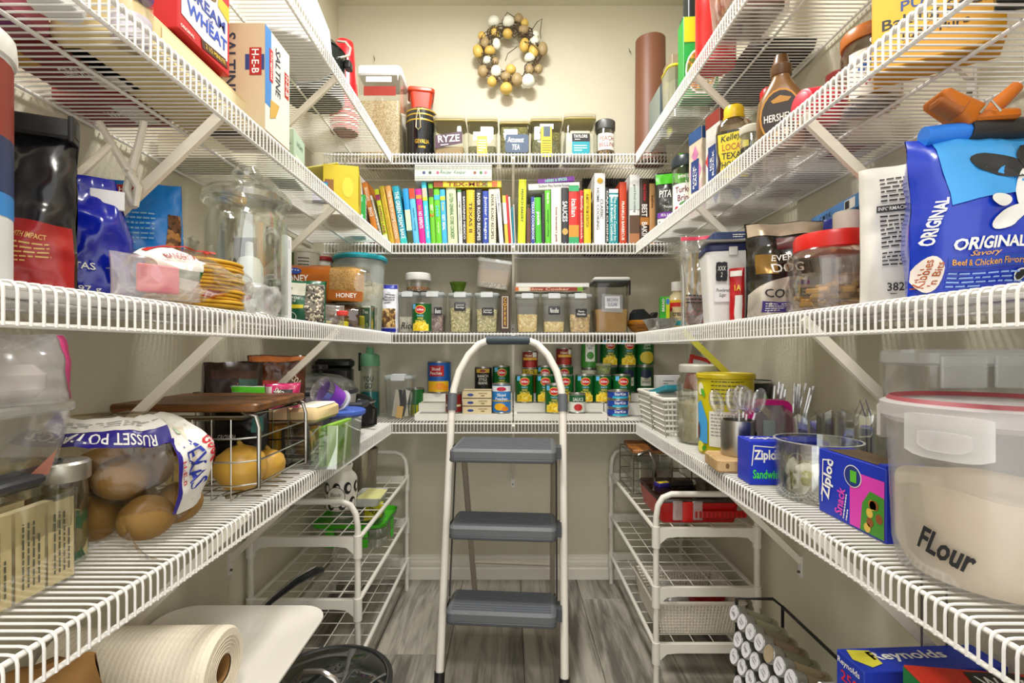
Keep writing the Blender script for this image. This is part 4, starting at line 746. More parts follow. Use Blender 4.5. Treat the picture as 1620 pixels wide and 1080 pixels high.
sf = lambda u, v, e=0: (lambda p: (p[0], p[1]-.003-e, p[2]))(wf(.5+v, .45+u))
def wtext(s, vv, uu, ww, hh, m): text(t, lambda u, v, e=0: (lambda p: (p[0], p[1]-.003-e, p[2]))(wf(.5-(v-.055)/.36, .5+u/.17)), s, uu, vv, ww, hh, m)
wtext('HONEY', .066, -.012, .075, .022, INKW); wtext('WHEAT', .036, 0, .07, .02, mat('#d8a86a', .6))
s3 = lambda u, v, e=0: (lambda p: (p[0], p[1]-.003-e, p[2]))(wf(.5-(v-.055)/.36, .5+u/.17)); disc(t, s3, -.012, .088, .017, .009, mat('#24479a', .4), e=.0008, name='emblem'); text(t, s3, '* * *', -.012, .09, .02, .004, INKW, e=.0015)
def band(u, v): return (.275*(.12+.4*u), -.054, .012+.03*v)
MB().grid(lambda u, v: (.03+.1*u, -.0565, .006+.03*v-.006*u), 6, 3).obj('wrapper_band', mat('#a8590f', .35), t); text(t, flat((.08, -.0572, .02), (1, 0, 0), (0, 0, 1)), 'HONEY', .004, -.001, .06, .014, INKW)
t, wf = loaf('dark bread loaf in clear film under the honey wheat loaf', (-.585, 1.545, z2), 4, .24, .1, .076, clear('#e8d8c8', .3, .08, .1), mat('#5a3418', .8, var=.2, scale=60), .5)
t = thing('noodle_cup', 'white paper cup with a nutrition panel behind the bread', 'cup', (-.688, 1.66, z2)); h = .265
MB().lathe([(.034, 0), (.048, h-.012), (.05, h-.01), (.05, h-.004), (.047, h), (.001, h-.001)], 26).obj('cup', mat('#e0ddd2', .5), t); sf = cyl(.048); rect(t, sf, -.004, .036, h*.68, h*.94, mat('#eceae4', .6), 6, 1, name='printed_panel'); lines(t, sf, .016, h*.8, .034, h*.2, 5, INK, e=.0008, seed=6); rect(t, sf, -.045, -.016, h*.76, h*.95, mat('#5a7a24', .5), 4, 1, name='printed_panel')
t, sf = jar_round('red_lid_tub', 'white tub with a red lid behind the bread loaf', 'tub', (-.668, 1.765, z2), .034, .262, mat('#e0ddd4', .5), '#8c1c1c', lid_h=.012, neck=1); rect(t, sf, -.03, -.01, .2, .24, mat('#3f7a34', .5), 3, 1)
t = thing('tall_tub', 'tall translucent tub with a turquoise lid full of tortilla chips', 'tub', (X(570, 1.765), 1.765, z2)); h = .268
MB().vessel([(.07, 0), (.073, .004), (.086, h*.93)], .002, 36).obj('tub_body', clear('#e2e8e6', .1, .2, .28), t); MB().lathe([(.068, .004), (.081, h*.62), (.04, h*.66), (.001, h*.65)], 28).obj('contents', speck('#d9cfae', '#c9ba90', '#e6dec4', 60), t)
MB().lathe([(.086, h*.92), (.094, h*.925), (.095, h*.955), (.088, h*.985), (.07, h), (.001, h)], 40, c0=False).obj('lid', mat('#0d95a4', .35), t); sf = cyl(.08); text(t, sf, 'CoR', .05, h*.6, .03, .018, INK, bold=0, shear=.3, name='handwriting')
t, sf = bag('walnut_bag', 'white and blue bag of walnuts beside the rice container', 'bag', (X(618, 1.9)-.008, 1.915, z2), 8, .07, .185, .06, mat('#dadbe2', .35), seed=31, crum=.01, neck=.1)
rect(t, sf, -.034, .024, .02, .09, speck('#5a3c1c', '#9a7238', '#c9a868', 110), 8, 10, name='window'); rect(t, sf, -.03, .033, .168, .184, mat('#1c2c9a', .4), 6, 2, name='printed_panel'); rect(t, sf, -.03, .033, .002, .016, mat('#1c2ca8', .3), 6, 2, name='printed_panel'); lines(t, sf, .004, .13, .04, .04, 4, INK, e=.001, seed=8); poly(t, sf, [(-.03, .14), (-.016, .13), (-.03, .118)], mat('#5a3a28', .6), e=.0006)
t = thing('treat_bin', 'small clear bin of wrapped sweets before the tall tub', 'bin', (X(568, 1.645), 1.645, z2)); MB().shell([(.1, .07, .006, 0), (.106, .074, .006, .075)], .0016).obj('bin', clear('#f0f4f2', .4, .04), t)
for x, y, c in ((-.03, 0, '#7a5a9a'), (-.01, -.01, '#b8b01c'), (.0, .012, '#8c2c2c'), (-.035, -.02, '#c9c11c'), (.015, -.018, '#c9c41c')): MB().rbox(.018, .014, .003, .03+abs(x), .004, .003, cx=x, cy=y).obj('sweet', mat(c, .3), t)
t, f = carton('mint_box', 'small dark green box standing in the clear bin', 'box', (X(583, 1.64)-.002, 1.64, z2+.004), -10, .034, .03, .075, '#0f5a40'); text(t, f(), 'Tea', -.002, .055, .02, .012, INKW); rect(t, f(), -.016, .016, .068, .0745, PAPER)
t, sf = bag('pecan_bag', 'small clear bag of pecans with a red clip', 'bag', (X(512, 1.34), 1.40, z2), 15, .07, .06, .04, clear('#f0ece6', .3, .12, .1), seed=33, crum=.01); R = random.Random(5)
for i in range(8): MB().ell((R.uniform(-.02, .02), R.uniform(-.008, .008), .008+.004*i), .009, .006, .005, 8, 6).obj('pecan', mat('#6a4326', .6), t)
MB().rbox(.03, .01, .03, .044, .003, .002, cx=.03, cy=-.018).obj('red_clip', mat('#d02a1c', .4), t)
t, f = carton('sweet_box', 'flat yellow sweet packet lying on the shelf by the treat bin', 'packet', (X(540, 1.5), 1.465, z2), 10, .06, .03, .018, '#c9bf14'); lines(t, f(), 0, .009, .04, .01, 2, mat('#5a6a14', .5))
# ================================================================ LEFT SIDE, THIRD SHELF (cracker boxes)
z3 = SZ[2]+.0005
t = thing('cracker_sleeve', 'cream paper pack lying under the red cereal box', 'packet', (-.545, .79, z3), 90); MB().rbox(.3, .12, 0, .066, .02, .012).obj('pack', mat('#d8c490', .6, var=.1), t); rect(t, flat((0, -.0605, 0), (1, 0, 0), (0, 0, 1)), -.1, .12, .02, .05, mat('#e4d6ac', .6), name='printed_panel')
t, f = carton('cereal_box', 'red hot cereal box with big blue and white lettering', 'box', (-.505, .785, z3+.0665), 90, .132, .048, .21, '#c41c22'); sf1 = f(); sf = lambda u, v, e=0: sf1(u, v*.6-.008, e)
poly(t, sf, [(-.06, .055), (-.06, .2), (.04, .2), (.058, .16), (.058, .05), (.03, .035)], mat('#f0eef0', .5), e=.0002); text(t, sf, 'CREAM', .002, .135, .098, .032, mat('#1c3a9a', .5), e=.0008, bold=.03); text(t, sf, 'of', .01, .112, .014, .012, mat('#1c3a9a', .5), e=.0008); text(t, sf, 'WHEAT', .004, .088, .104, .034, mat('#1c4ab8', .5), e=.0008, bold=.03)
poly(t, sf, [(-.01, .02), (-.014, .042), (.052, .052), (.06, .03)], mat('#4a2a14', .5), e=.0005); text(t, sf, '2 1/2 MINUTE', .024, .036, .054, .011, mat('#e8c83c', .5), rot=7, e=.001); text(t, sf, 'ORIGINAL', -.046, .026, .032, .008, INKW, e=.0006); poly(t, sf, [(.03, .175), (.03, .205), (.062, .205), (.062, .16)], mat('#d8b81c', .5), e=.0009); disc(t, sf, -.0, .185, .026, .016, mat('#7a5a14', .5), e=.0009)
t, f = carton('saltine_box', 'beige saltine cracker box with blue and white side', 'box', (-.505, .955, z3), 0, .115, .1, .196, '#c6b494'); sf = f()
text(t, sf, 'SALTINE', -.006, .12, .115, .022, mat('#24304a', .5), rot=-90); text(t, sf, 'CRACKERS', -.024, .1, .08, .009, mat('#24304a', .5), rot=-90); rect(t, sf, .03, .052, .1, .15, mat('#a8201c', .5), e=.0004); text(t, sf, 'H-E-B', .041, .125, .044, .013, INKW, rot=-90, e=.0009); rect(t, sf, .022, .057, .11, .138, mat('#24407a', .5), e=.0002)
sd = f('right'); rect(t, sd, -.05, .05, .002, .194, mat('#e4e0d4', .5)); rect(t, sd, -.05, -.026, .05, .194, mat('#3f84cc', .5), e=.0002); text(t, sd, 'SALTINE', .0, .13, .09, .02, mat('#24304a', .5), rot=-90, e=.0005); rect(t, sd, .028, .046, .1, .15, mat('#b8241c', .5), e=.0004); text(t, sd, 'H-E-B', .037, .125, .04, .011, INKW, rot=-90, e=.0009); poly(t, sd, [(-.032, .03), (-.01, .04), (.006, .07), (-.03, .066)], mat('#c9a24a', .6), e=.0006, name='cracker_picture'); rect(t, sd, -.034, -.02, .1, .16, mat('#c8282c', .5), e=.0006); text(t, sd, 'Original', -.027, .13, .05, .009, INKW, rot=-90, e=.001)
t, f = carton('tea_box', 'pale mint green box behind the cracker boxes', 'box', (-.54, 1.2, z3), 8, .06, .09, .115, '#a9bfa8'); text(t, f(), 'NATURAL', 0, .085, .045, .012, mat('#3f6a5a', .5)); text(t, f('right'), 'LIGHT', 0, .09, .05, .01, mat('#3f6a5a', .5)); rect(t, f('right'), -.04, .04, .01, .06, mat('#c9d4c0', .5))
t, f = carton('blue_packet', 'small blue and teal packet between mint and yellow boxes', 'packet', (-.515, 1.345, z3), 20, .04, .035, .05, '#1c3f9a'); rect(t, f(), -.019, .019, .03, .047, mat('#2a9a9e', .4)); rect(t, f('right'), -.015, .015, .01, .04, mat('#e0e2e6', .4))
t, f = carton('yellow_box', 'bright yellow carton with a flip top at the end of the left shelf', 'box', (-.52, 1.545, z3), 14, .1, .16, .145, '#cdb60c'); sf = f(); rect(t, sf, -.045, -.02, .03, .1, mat('#8a5a14', .5)); disc(t, sf, .02, .08, .016, .03, mat('#d8c83a', .5)); sd = f('right'); text(t, sd, 'TAMALES', .03, .07, .1, .016, mat('#7a2a14', .5), rot=-90); poly(t, sd, [(-.07, .04), (-.02, .04), (-.03, .12), (-.07, .12)], mat('#b88a14', .5), e=.0004); MB().rbox(.1, .16, .146, .15, .002, .001, cx=-.02).xf(Matrix.Rotation(-.25, 4, 'Y')).obj('lid_flap', mat('#d8cf6a', .5), t, smooth=False)
t, f = carton('green_tea_box', 'small bright green box at the left end of the cookbook row', 'box', (X(566, 1.76), 1.77, z3), 12, .05, .05, .145, '#139a3c'); sf = f(); rect(t, sf, -.015, .015, .12, .138, mat('#7ad8a0', .5)); disc(t, sf, -.008, .09, .005, .006, INKW); disc(t, sf, .012, .07, .005, .006, INKW); lines(t, f('right'), 0, .07, .03, .1, 8, mat('#3f7a54', .5)); rect(t, f('right'), -.022, .022, .008, .135, PAPER)
for i, (px, c) in enumerate(((560.5, '#dfdfdc'), (564.5, '#c9b878'), (569, '#e4e4e2'))):
    t = thing('booklet', ('thin white booklet', 'thin cream booklet', 'thin pale grey booklet')[i]+' leaning behind the small green box', 'book', (X(px+9, 1.9), 1.88, z3), 0, None, 0, -5); MB().box(0, .006, 0, .16, 0, .27-.004*i).obj('cover', mat(c, .6), t, smooth=False); MB().box(.001, .005, -.0005, .158, .004, .262-.004*i).obj('pages', PAPER, t, smooth=False)
# flat packs seen from below through the wires
def flat_pack(name, label, x0, x1, y0, y1, z, h, col, pats=(), words=None):
    t = thing(name, label, 'packet', ((x0+x1)/2, (y0+y1)/2, z)); w, d = x1-x0, y1-y0; MB().rbox(w, d, 0, h, .008, .004).obj('pack', mat(col, .5), t)
    sf = flat((0, 0, 0), (1, 0, 0), (0, -1, 0))
    for (a, b, c, e, cc) in pats: rect(t, sf, a*w, b*w, c*d, e*d, mat(cc, .5), name='printed_panel')
    if words: text(t, sf, words, .1*w, 0, w*.4, d*.2, INKW, e=.0006)
    return t
flat_pack('snack_pack', 'dark red flat snack pack lying under the shelf front', -.70, -.565, .655, .775, z3, .035, '#7a1a16', [(.1, .4, -.4, -.1, '#d8d0c4'), (-.45, -.2, .1, .4, '#b8862c')], 'GROUND')
flat_pack('snack_pack', 'dark red flat snack pack with a white panel beside the wall', -.735, -.61, .79, .90, z3, .03, '#8a1c18', [(.1, .45, -.3, .3, '#e0dad0')], 'WHOLE')
flat_pack('sweets_tray', 'shallow tray of mixed red and purple sweets packs', -.725, -.59, .50, .64, z3, .04, '#9a4a5a', [(-.4, -.1, -.4, .0, '#b8862c'), (0, .4, -.3, .4, '#7a2a6a'), (-.3, .1, .1, .45, '#c8323c')])
flat_pack('paper_pack', 'flat cream paper pack lying by the wall behind the crackers', -.735, -.58, 1.03, 1.14, z3, .05, '#d0c8a8', [(-.3, .3, -.3, .3, '#b9b46a')])
flat_pack('paper_pack', 'flat white paper pack lying beside the mint green box', -.735, -.6, 1.27, 1.46, z3, .03, '#d6d4ca', [(-.4, .1, -.3, .3, '#c4c0b0')])
t, sf = jar_round('purple_lid_jar', 'small clear jar with a purple lid on the cracker shelf', 'jar', (-.5, .655, z3), .024, .085, CLEAR, '#6a3f9a', .5, mat('#d8d2e0', .6), lid_h=.014)
t, sf = jar_round('white_jar', 'small white jar standing near the purple-lidded jar', 'jar', (-.535, .585, z3), .028, .09, mat('#dadad8', .4), '#e8e8e6', lid_h=.02)
# ================================================================ LEFT SIDE, TOP SHELF
z4 = SZ[3]+.0005
t = thing('white_mixing_bowl', 'large white bowl upturned on the top left shelf', 'bowl', (-.57, 1.255, z4)); MB().vessel([(.112, 0), (.114, .01), (.108, .08), (.08, .15), (.03, .18), (.001, .182)], .003, 36).obj('bowl', mat('#dfe0e0', .35), t); MB().lathe([(.116, .0), (.118, .004), (.116, .012)], 36, c0=False, c1=False).obj('rim', mat('#cfd0d0', .35), t)
t = thing('cooking_pot', 'dark pot with a glass lid and a wire handle on the top shelf', 'pot', (-.583, 1.478, z4)); MB().vessel([(.078, 0), (.086, .008), (.088, .14), (.092, .144)], .003, 32).obj('pot_body', mat('#1e2422', .3, .5), t); MB().lathe([(.09, .144), (.07, .168), (.03, .18), (.001, .182)], 32, c0=False).obj('lid', mat('#2a3230', .15, .2), t)
MB().lathe([(.006, .18), (.006, .195), (.02, .2), (.02, .214), (.001, .216)], 16).obj('knob', BLACK, t); MB().tube([(.085, -.02, .12), (.112, -.025, .125), (.116, -.025, .145), (.1, -.022, .165), (.075, -.018, .17)], .0035, 8).obj('wire_handle', mat('#d8d8d6', .25, .8), t); MB().rbox(.02, .03, .1, .125, .005, .003, cx=.098, cy=.01).obj('side_grip', BLACK, t)
t = thing('party_cups', 'stack of red plastic cups turned upside down', 'cups', (-.564, 1.69, z4)); b = MB()
for i in range(7): MB().lathe([(.044, .004+i*.011), (.0475, .005+i*.011), (.0475, .009+i*.011), (.044, .010+i*.011)], 26, c0=False, c1=False).obj('cup_rim', mat('#d8ccc8', .4) if i % 2 else mat('#c01c24', .4), t)
MB().lathe([(.045, 0), (.0445, .12), (.031, .302), (.029, .306), (.001, .306)], 28, c0=False).obj('cup_wall', mat('#c20f1c', .25, coat=.4), t)
# ================================================================ LEFT SIDE, LOWEST SHELF
z1 = SZ[0]+.0005
t = thing('tea_packet_box', 'clear glass box packed with cream tea packets', 'box', (-.583, .54, z1)); MB().shell([(.125, .12, .012, 0), (.13, .125, .012, .105)], .002).obj('glass_box', clear('#f0f2ec', .25, .05), t)
for i in range(6): rect(t, flat((0, 0, 0), (1, 0, 0), (0, 0, 1)), 0, 0, 0, 0, PAPER) if False else MB().box(-.048+.017*i, -.048+.017*i+.012, -.042, .04, .003, .09+.006*(i % 2)).obj('tea_packet', mat('#d6c69a', .7, var=.12, scale=90), t, smooth=False)
sf = flat((.0655, 0, 0), (0, 1, 0), (0, 0, 1))
for u in (-.038, -.001, .036): rect(t, sf, u-.0165, u+.0165, .004, .098, mat('#d9c898', .7), e=-.004, name='packet_face'); lines(t, sf, u, .05, .07, .024, 4, mat('#5a5a4a', .6), rot=90, e=-.003, seed=int(u*900)+50)
rect(t, flat((0, -.0615, 0), (1, 0, 0), (0, 0, 1)), -.05, .05, .01, .09, mat('#d2c496', .7, var=.2, scale=60), e=-.004, name='packet_face'); rect(t, flat((0, -.0615, 0), (1, 0, 0), (0, 0, 1)), -.05, -.03, .02, .07, mat('#a8c43c', .6), e=-.003, name='packet_face')
t = thing('grey_tray', 'dark grey plastic tray resting on the tea packet box', 'tray', (-.634, .55, z1+.1055)); MB().shell([(.12, .15, .014, 0), (.145, .17, .016, .028)], .003).obj('tray', mat('#3c3e44', .45), t); MB().rbox(.03, .06, .012, .022, .006, .003, cx=.08).obj('tray_handle', mat('#34363c', .45), t)
t = thing('clear_bin', 'clear lidded bin of wrapped food on the grey tray', 'bin', (-.612, .548, z1+.110)); MB().shell([(.1, .14, .014, 0), (.125, .17, .016, .088)], .002).obj('bin', clear('#eeece8', .25, .08, .04), t); MB().rbox(.13, .175, .086, .098, .016, .003).obj('lid', clear('#f2f2f2', .25, .1, .15), t)
MB().rbox(.09, .13, .003, .03, .01, .008).obj('wrapped_food', speck('#8a7a1c', '#5a4a2a', '#b8a858', 60), t); MB().add([(.055, .02, .012), (.056, .05, .012), (.061, .055, .04)], [(0, 1, 2)]).obj('printed_label', mat('#b87a6a', .6), t)
t, sf = bag('freezer_bag', 'large clear freezer bag with a pink zip lying on the clear bin', 'bag', (-.60, .55, z1+.209), 74, .19, .082, .10, clear('#e6e4e6', .25, .15, .2), seed=41, crum=.014, top=.1, base=.9); rect(t, sf, .074, .088, .002, .08, mat('#c83a7a', .4), 3, 12, name='zip_strip'); MB().rbox(.13, .06, .004, .045, .02, .012).obj('contents', mat('#b9b0a8', .7, var=.15), t)
t, sf = jar_round('steel_lid_jar', 'glass jar with a steel screw lid beside the tea packets', 'jar', (-.574, .634, z1), .028, .13, GLASS, '#c4c2ba', .55, speck('#2a5a34', '#d8c890', '#7a6a3a', 60), lid_h=.02, neck=.94, lid_metal=.9)
# potatoes in their bag
R = random.Random(11); POT = mat('#86652f', .75, var=.22, scale=28, bump=.4, bscale=120)
pots = [(-.667, .69, .042, 8), (-.592, .685, .042, -6), (-.517, .688, .042, 10), (-.665, .76, .042, -8), (-.592, .765, .042, 5), (-.518, .764, .042, -4), (-.63, .693, .098, 14), (-.555, .695, .098, -10), (-.56, .757, .098, 6), (-.632, .76, .098, -5)]
labs = ['russet potato low in the bag nearest the wall', 'russet potato low in the bag beside the steel-lidded jar', 'russet potato at the bottom of the clear bag', 'russet potato low at the back of the bag', 'russet potato low beside the onion basket', 'russet potato showing through the open bag corner', 'upper russet potato under the purple band', 'upper russet potato in the middle of the bag', 'upper russet potato under the white printed panel', 'upper russet potato against the wall side of the bag']
for (x, y, dz, a), lb in zip(pots, labs):
    t = MB().ell((0, 0, 0), .033+R.uniform(0, .003), .036+R.uniform(0, .003), .031, 18, 12); t.v = [(p[0]*(1+.09*noise.noise(Vector(p)*22+Vector((x*9, y*9, 0)))), p[1]*(1+.07*noise.noise(Vector(p)*20)), p[2]*(1+.1*noise.noise(Vector(p)*24+Vector((2, x*7, 0))))) for p in t.v]
    o = t.obj('potato', POT); o.location = (x, .738+(y-.724)*.92, z1+max(.0325, dz-.01)); o.rotation_euler = (R.uniform(-.2, .2), R.uniform(-.2, .2), math.radians(a)); tag(o, lb, 'potato', 'russet potatoes in the clear bag')
t = thing('potato_bag', 'clear printed potato bag with a purple band and white panel', 'bag', (-.592, .738, z1), 0)
def pb(u, v, k=1.0):
    a = 2*PI*u; el = -.5*PI+PI*v; c = math.copysign(abs(math.cos(a))**.8, math.cos(a)); s = math.copysign(abs(math.sin(a))**.8, math.sin(a))
    n = noise.noise(Vector((c*2.2, s*2.2, v*4)))*.012+noise.noise(Vector((c*6, s*6, v*11)))*.006
    rz = max(0, math.cos(el))**.5; x = (.124*rz+n*rz)*c*k; y = (.08*rz+n*rz)*s*k; z = .088+.086*math.sin(el)*k+n*.6
    return (x, y, max(.002, z))
MB().grid(lambda u, v: pb(u, v, 1.02), 40, 26).obj('film', clear('#f4e8cf', .12, .1), t)
ps = lambda u, v, e=0: tuple(Vector(pb(u, v, 1.035+e*8)))
def strip(u0, u1, v0, v1, m, e, nu=16, nv=10, skew=0): return MB().grid(lambda a, b: ps(u0+(u1-u0)*a+skew*b, v0+(v1-v0)*b, e), nu, nv).obj('printed_panel', m, t)
strip(.60, .95, .70, .80, mat('#2a1f7e', .3), 0, 22, 6); strip(.60, 1.08, .80, .93, mat('#e0ddd6', .4), .0002, 22, 8); strip(.95, 1.12, .30, .82, mat('#e2dfd8', .4), .0002, 12, 16); strip(.943, .955, .3, .72, mat('#2a1f7e', .3), .0006, 2, 14)
tp = lambda uu, vv, ku, kv, swap=False: (lambda u, v, e=0: ps(uu+(v if swap else u)*ku, vv+(-u if swap else v)*kv, .0012))
sp_ = lambda u0, v0: (lambda u, v, e=0: ps(u0+u*1.25, v0+v*2.6, .0012))
text(t, sp_(.79, .75), 'RUSSET POTATOES', 0, 0, .2, .024, INKW, rot=176); text(t, sp_(.995, .56), 'TEXAS', 0, 0, .1, .026, mat('#1f2f9a', .5), rot=-78); text(t, sp_(1.032, .6), 'Good', 0, 0, .06, .028, mat('#c02430', .5), rot=-78, shear=.3); text(t, sp_(.966, .52), 'H-E-B', 0, 0, .045, .012, mat('#c02430', .5), rot=-78); lines(t, tp(.85, .86, 1, 1), 0, 0, .3, .05, 3, mat('#8a8a88', .6), seed=9)
disc(t, lambda u, v, e=0: ps(u, v, .0012), .975, .76, .012, .026, mat('#b9ccb4', .5)); MB().grid(lambda a, b: (.06+.085*a*(1-.3*b), -.06-.045*a, .004+.05*b*(1-a)), 6, 5).obj('open_end', clear('#f4ecdc', .5, .08), t)
# chrome basket, onions, board
t = thing('wire_basket', 'chrome wire basket holding onions under a wooden board', 'basket', (0, 0, z1)); CH_ = mat('#b0aea6', .18, 1)
bx0, bx1, by0, by1, bh = -.725, -.458, .885, 1.112, .158
for zz in (.028, .07, .112): MB().tube([(bx0, by0, zz), (bx1-.03, by0, zz), (bx1, by0+.02, zz), (bx1, by1, zz), (bx0, by1, zz)], .0017, 6, True).obj('hoop', CH_, t)
for (x, y) in ((bx1, by0+.02), (bx1, by1)): MB().tube([(x-.06, y, .003), (x, y, .02), (x, y, .13), (x-.006, y, .15), (x-.03, y, bh)], .004, 8).obj('corner_post', CH_, t)
for i in range(7): x = bx0+.02+(bx1-bx0-.06)*i/6; MB().tube([(x, by0, .15), (x, by0, .003), (x, by1, .003), (x, by1, .15)], .0014, 5).obj('wire', CH_, t)
for i in range(1, 7): y = by0+(by1-by0)*i/7; MB().tube([(bx0, y, .11), (bx0, y, .002), (bx1, y, .002)], .0014, 5).obj('wire', CH_, t)
MB().tube([(bx0, by0, .15), (bx1-.02, by0, .15), (bx1-.02, by1, .15), (bx0, by1, .15)], .004, 8, True).obj('top_rim', CH_, t)
t = thing('wooden_board', 'dark brown wooden board lying on the wire basket', 'board', (-.588, 1.0, z1+.1592), 2); MB().rbox(.262, .235, 0, .015, .012, .003).obj('board', wood('#40240d', '#74481c', 4, (1.5, 16, 16), .45), t); MB().rbox(.012, .02, .017, .0185, .004, .0005, cx=-.1, cy=.1).obj('burn_mark', mat('#2e1a0c', .7), t)
ONI = mat('#c79a3e', .4, var=.2, scale=16); ONW = mat('#d6c07a', .4, var=.15, scale=16)
for x, y, r, m, lb in ((-.515, .948, .047, ONI, 'yellow onion with a root end facing out of the basket'), (-.605, .935, .041, ONW, 'pale yellow onion low in the wire basket'), (-.50, 1.025, .034, ONI, 'smaller yellow onion deeper in the wire basket'), (-.645, 1.0, .046, mat('#8a4a14', .4, var=.15), 'large brown onion behind the yellow ones')):
    t = thing('onion', lb, 'onion', (x, y, z1+.005), 30*x*10, 'onions in the wire basket'); MB().lathe([(.004, 0), (r*.6, r*.12), (r*.95, r*.6), (r, r*.95), (r*.86, r*1.4), (r*.5, r*1.68), (r*.2, r*1.78), (r*.1, r*1.84), (.001, r*1.86)], 22).obj('bulb', m, t); MB().tube([(0, 0, r*1.8), (.003, .002, r*1.95), (.002, -.003, r*2.0)], [.005, .004, .002], 6).obj('stem', mat('#a8893e', .8), t); MB().lathe([(.008, .0012), (.001, -.0)], 10).obj('root', mat('#8a7448', .9), t)
t, sf = bag('black_pouch', 'black foil pouch with white print standing behind the onions', 'bag', (-.585, 1.078, z1+.004), 4, .12, .14, .045, mat('#131614', .3, coat=.3), seed=51, crum=.008); text(t, sf, 'GROWN', -.02, .08, .04, .012, INKW, e=.001); text(t, sf, 'rounded in the USA', .012, .055, .06, .007, INKW, e=.001); lines(t, sf, .01, .035, .06, .02, 3, mat('#9aa09a', .5), e=.001); rect(t, sf, .03, .05, .09, .12, mat('#157a74', .4), 4, 4)
clip('red and yellow plastic clip on the black pouch', (-.565, 1.075, z1+.118), 70, 0, '#c83a14', .05, None, 'plastic_clip')
t = thing('tea_bin', 'clear open bin of tea boxes overhanging the lowest shelf', 'bin', (-.492, 1.205, z1)); MB().shell([(.205, .165, .006, 0), (.215, .175, .006, .1)], .0018).obj('bin', clear('#f0f4f2', .5, .03), t)
t, f = carton('gold_tea_box', 'golden yellow tea box inside the clear bin', 'box', (-.556, 1.155, z1+.003), 0, .058, .06, .092, '#d89c0c'); disc(t, f(), .006, .045, .02, .024, mat('#d8a83c', .5)); text(t, f(), 'Prince', .004, .048, .03, .008, mat('#5a3a0c', .5)); rect(t, f(), -.026, -.02, .004, .09, mat('#e0c04a', .5))
t, f = carton('black_tea_box', 'black box standing beside the gold tea box', 'box', (-.493, 1.165, z1+.003), 0, .066, .05, .088, '#23262a'); lines(t, f(), 0, .05, .045, .05, 5, mat('#8a8a86', .5))
for i, c in enumerate(('#1f5a2c', '#4f9a1c', '#86b83c')): t, f = carton('green_packet', ('dark green', 'mid green', 'light green')[i]+' tea packet upright in the clear bin', 'packet', (-.445+.018*i, 1.19, z1+.003), -6, .013, .11, .085+.006*i, c, 'green tea packets'); lines(t, f(), 0, .04, .05, .008, 2, mat('#d8e6c0', .5), rot=90)
for i, x in enumerate((-.553, -.478)):
    t = thing('bread_slab', ('pale bread slab on top of the bin by the pink sweets bag', 'pale bread slab on top of the bin by the slow cooker')[i], 'bread', (x, 1.215, z1+.1012), 4-6*i); b = MB().rbox(.072, .14, 0, .034, .012, .008); b.v = [(p[0], p[1], p[2]+.006*noise.noise(Vector(p)*60)*(p[2] > .01)) for p in b.v]; b.obj('crumb', mat('#d8bf8e', .8, var=.1), t); MB().rbox(.06, .125, .033, .038, .012, .002).obj('icing', mat('#e8e4d8', .6), t)
# slow cooker and bags further back
t = thing('slow_cooker', 'white slow cooker with a glass lid and black handles', 'slow cooker', (-.60, 1.565, z1)); MB().vessel([(.095, 0), (.1, .01), (.11, .13), (.112, .135)], .004, 36).obj('pot_body', mat('#d4d4d0', .35), t); MB().lathe([(.115, .135), (.118, .139), (.115, .146)], 36, c0=False, c1=False).obj('rim', mat('#2a2e34', .4), t); MB().lathe([(.112, .146), (.1, .17), (.06, .19), (.001, .198)], 36, c0=False).obj('glass_lid', clear('#e2e8e6', .4, .04, .06), t); MB().lathe([(.008, .196), (.008, .206), (.024, .21), (.024, .222), (.001, .224)], 18).obj('knob', BLACK, t)
for s in (-1, 1): MB().tube([(s*.105, -.04, .1), (s*.14, -.035, .1), (s*.146, 0, .1), (s*.14, .035, .1), (s*.105, .04, .1)], .009, 10).obj('handle', mat('#2e3238', .4), t)
t = thing('blue_cover', 'round blue plastic lid resting against the slow cooker', 'lid', (-.492, 1.42, z1+.0835), 0, None, 0); MB().lathe([(.07, 0), (.076, .006), (.076, .014), (.07, .018), (.05, .014), (.001, .014)], 32).obj('lid', clear('#5a7ad8', .2, .1, .55), t); MB().rbox(.02, .03, .008, .014, .004, .002, cy=-.08).obj('lid_tab', mat('#4a68c8', .4), t)
t = thing('white_tub', 'translucent round tub under the blue plastic lid', 'tub', (-.492, 1.42, z1)); MB().vessel([(.056, 0), (.058, .004), (.066, .082)], .002, 30).obj('tub', clear('#e4e6ea', .1, .2, .35), t); MB().lathe([(.05, .004), (.055, .04), (.001, .042)], 20).obj('contents', mat('#cfc8b8', .8), t)
t, sf = bag('cocoa_bag', 'brown cocoa pouch with a red smear of lettering', 'bag', (-.652, 1.392, z1), 28, .15, .255, .06, mat('#5a2a0c', .25, coat=.4), seed=61, crum=.014, top=.06); rect(t, sf, -.06, .0, .15, .185, mat('#b8241c', .4), 8, 4); text(t, sf, 'HOME', -.02, .168, .05, .018, INKW, e=.001); text(t, sf, 'COCOA', .04, .19, .05, .016, mat('#e8d8c0', .5), rot=-40, e=.001); rect(t, sf, .02, .05, .13, .17, mat('#a8c8b8', .4), 4, 4); rect(t, sf, -.07, .07, .238, .252, mat('#c06a24', .4), 12, 2)
t, sf = bag('dark_bag', 'dark brown bag slumped against the wall behind the basket', 'bag', (-.685, 1.232, z1), 30, .13, .24, .06, mat('#2e1a12', .35), seed=63, crum=.012); rect(t, sf, .01, .05, .12, .2, mat('#3a5a50', .5), 6, 6); rect(t, sf, -.05, .05, .2, .22, mat('#4a2a1c', .5), 8, 2)
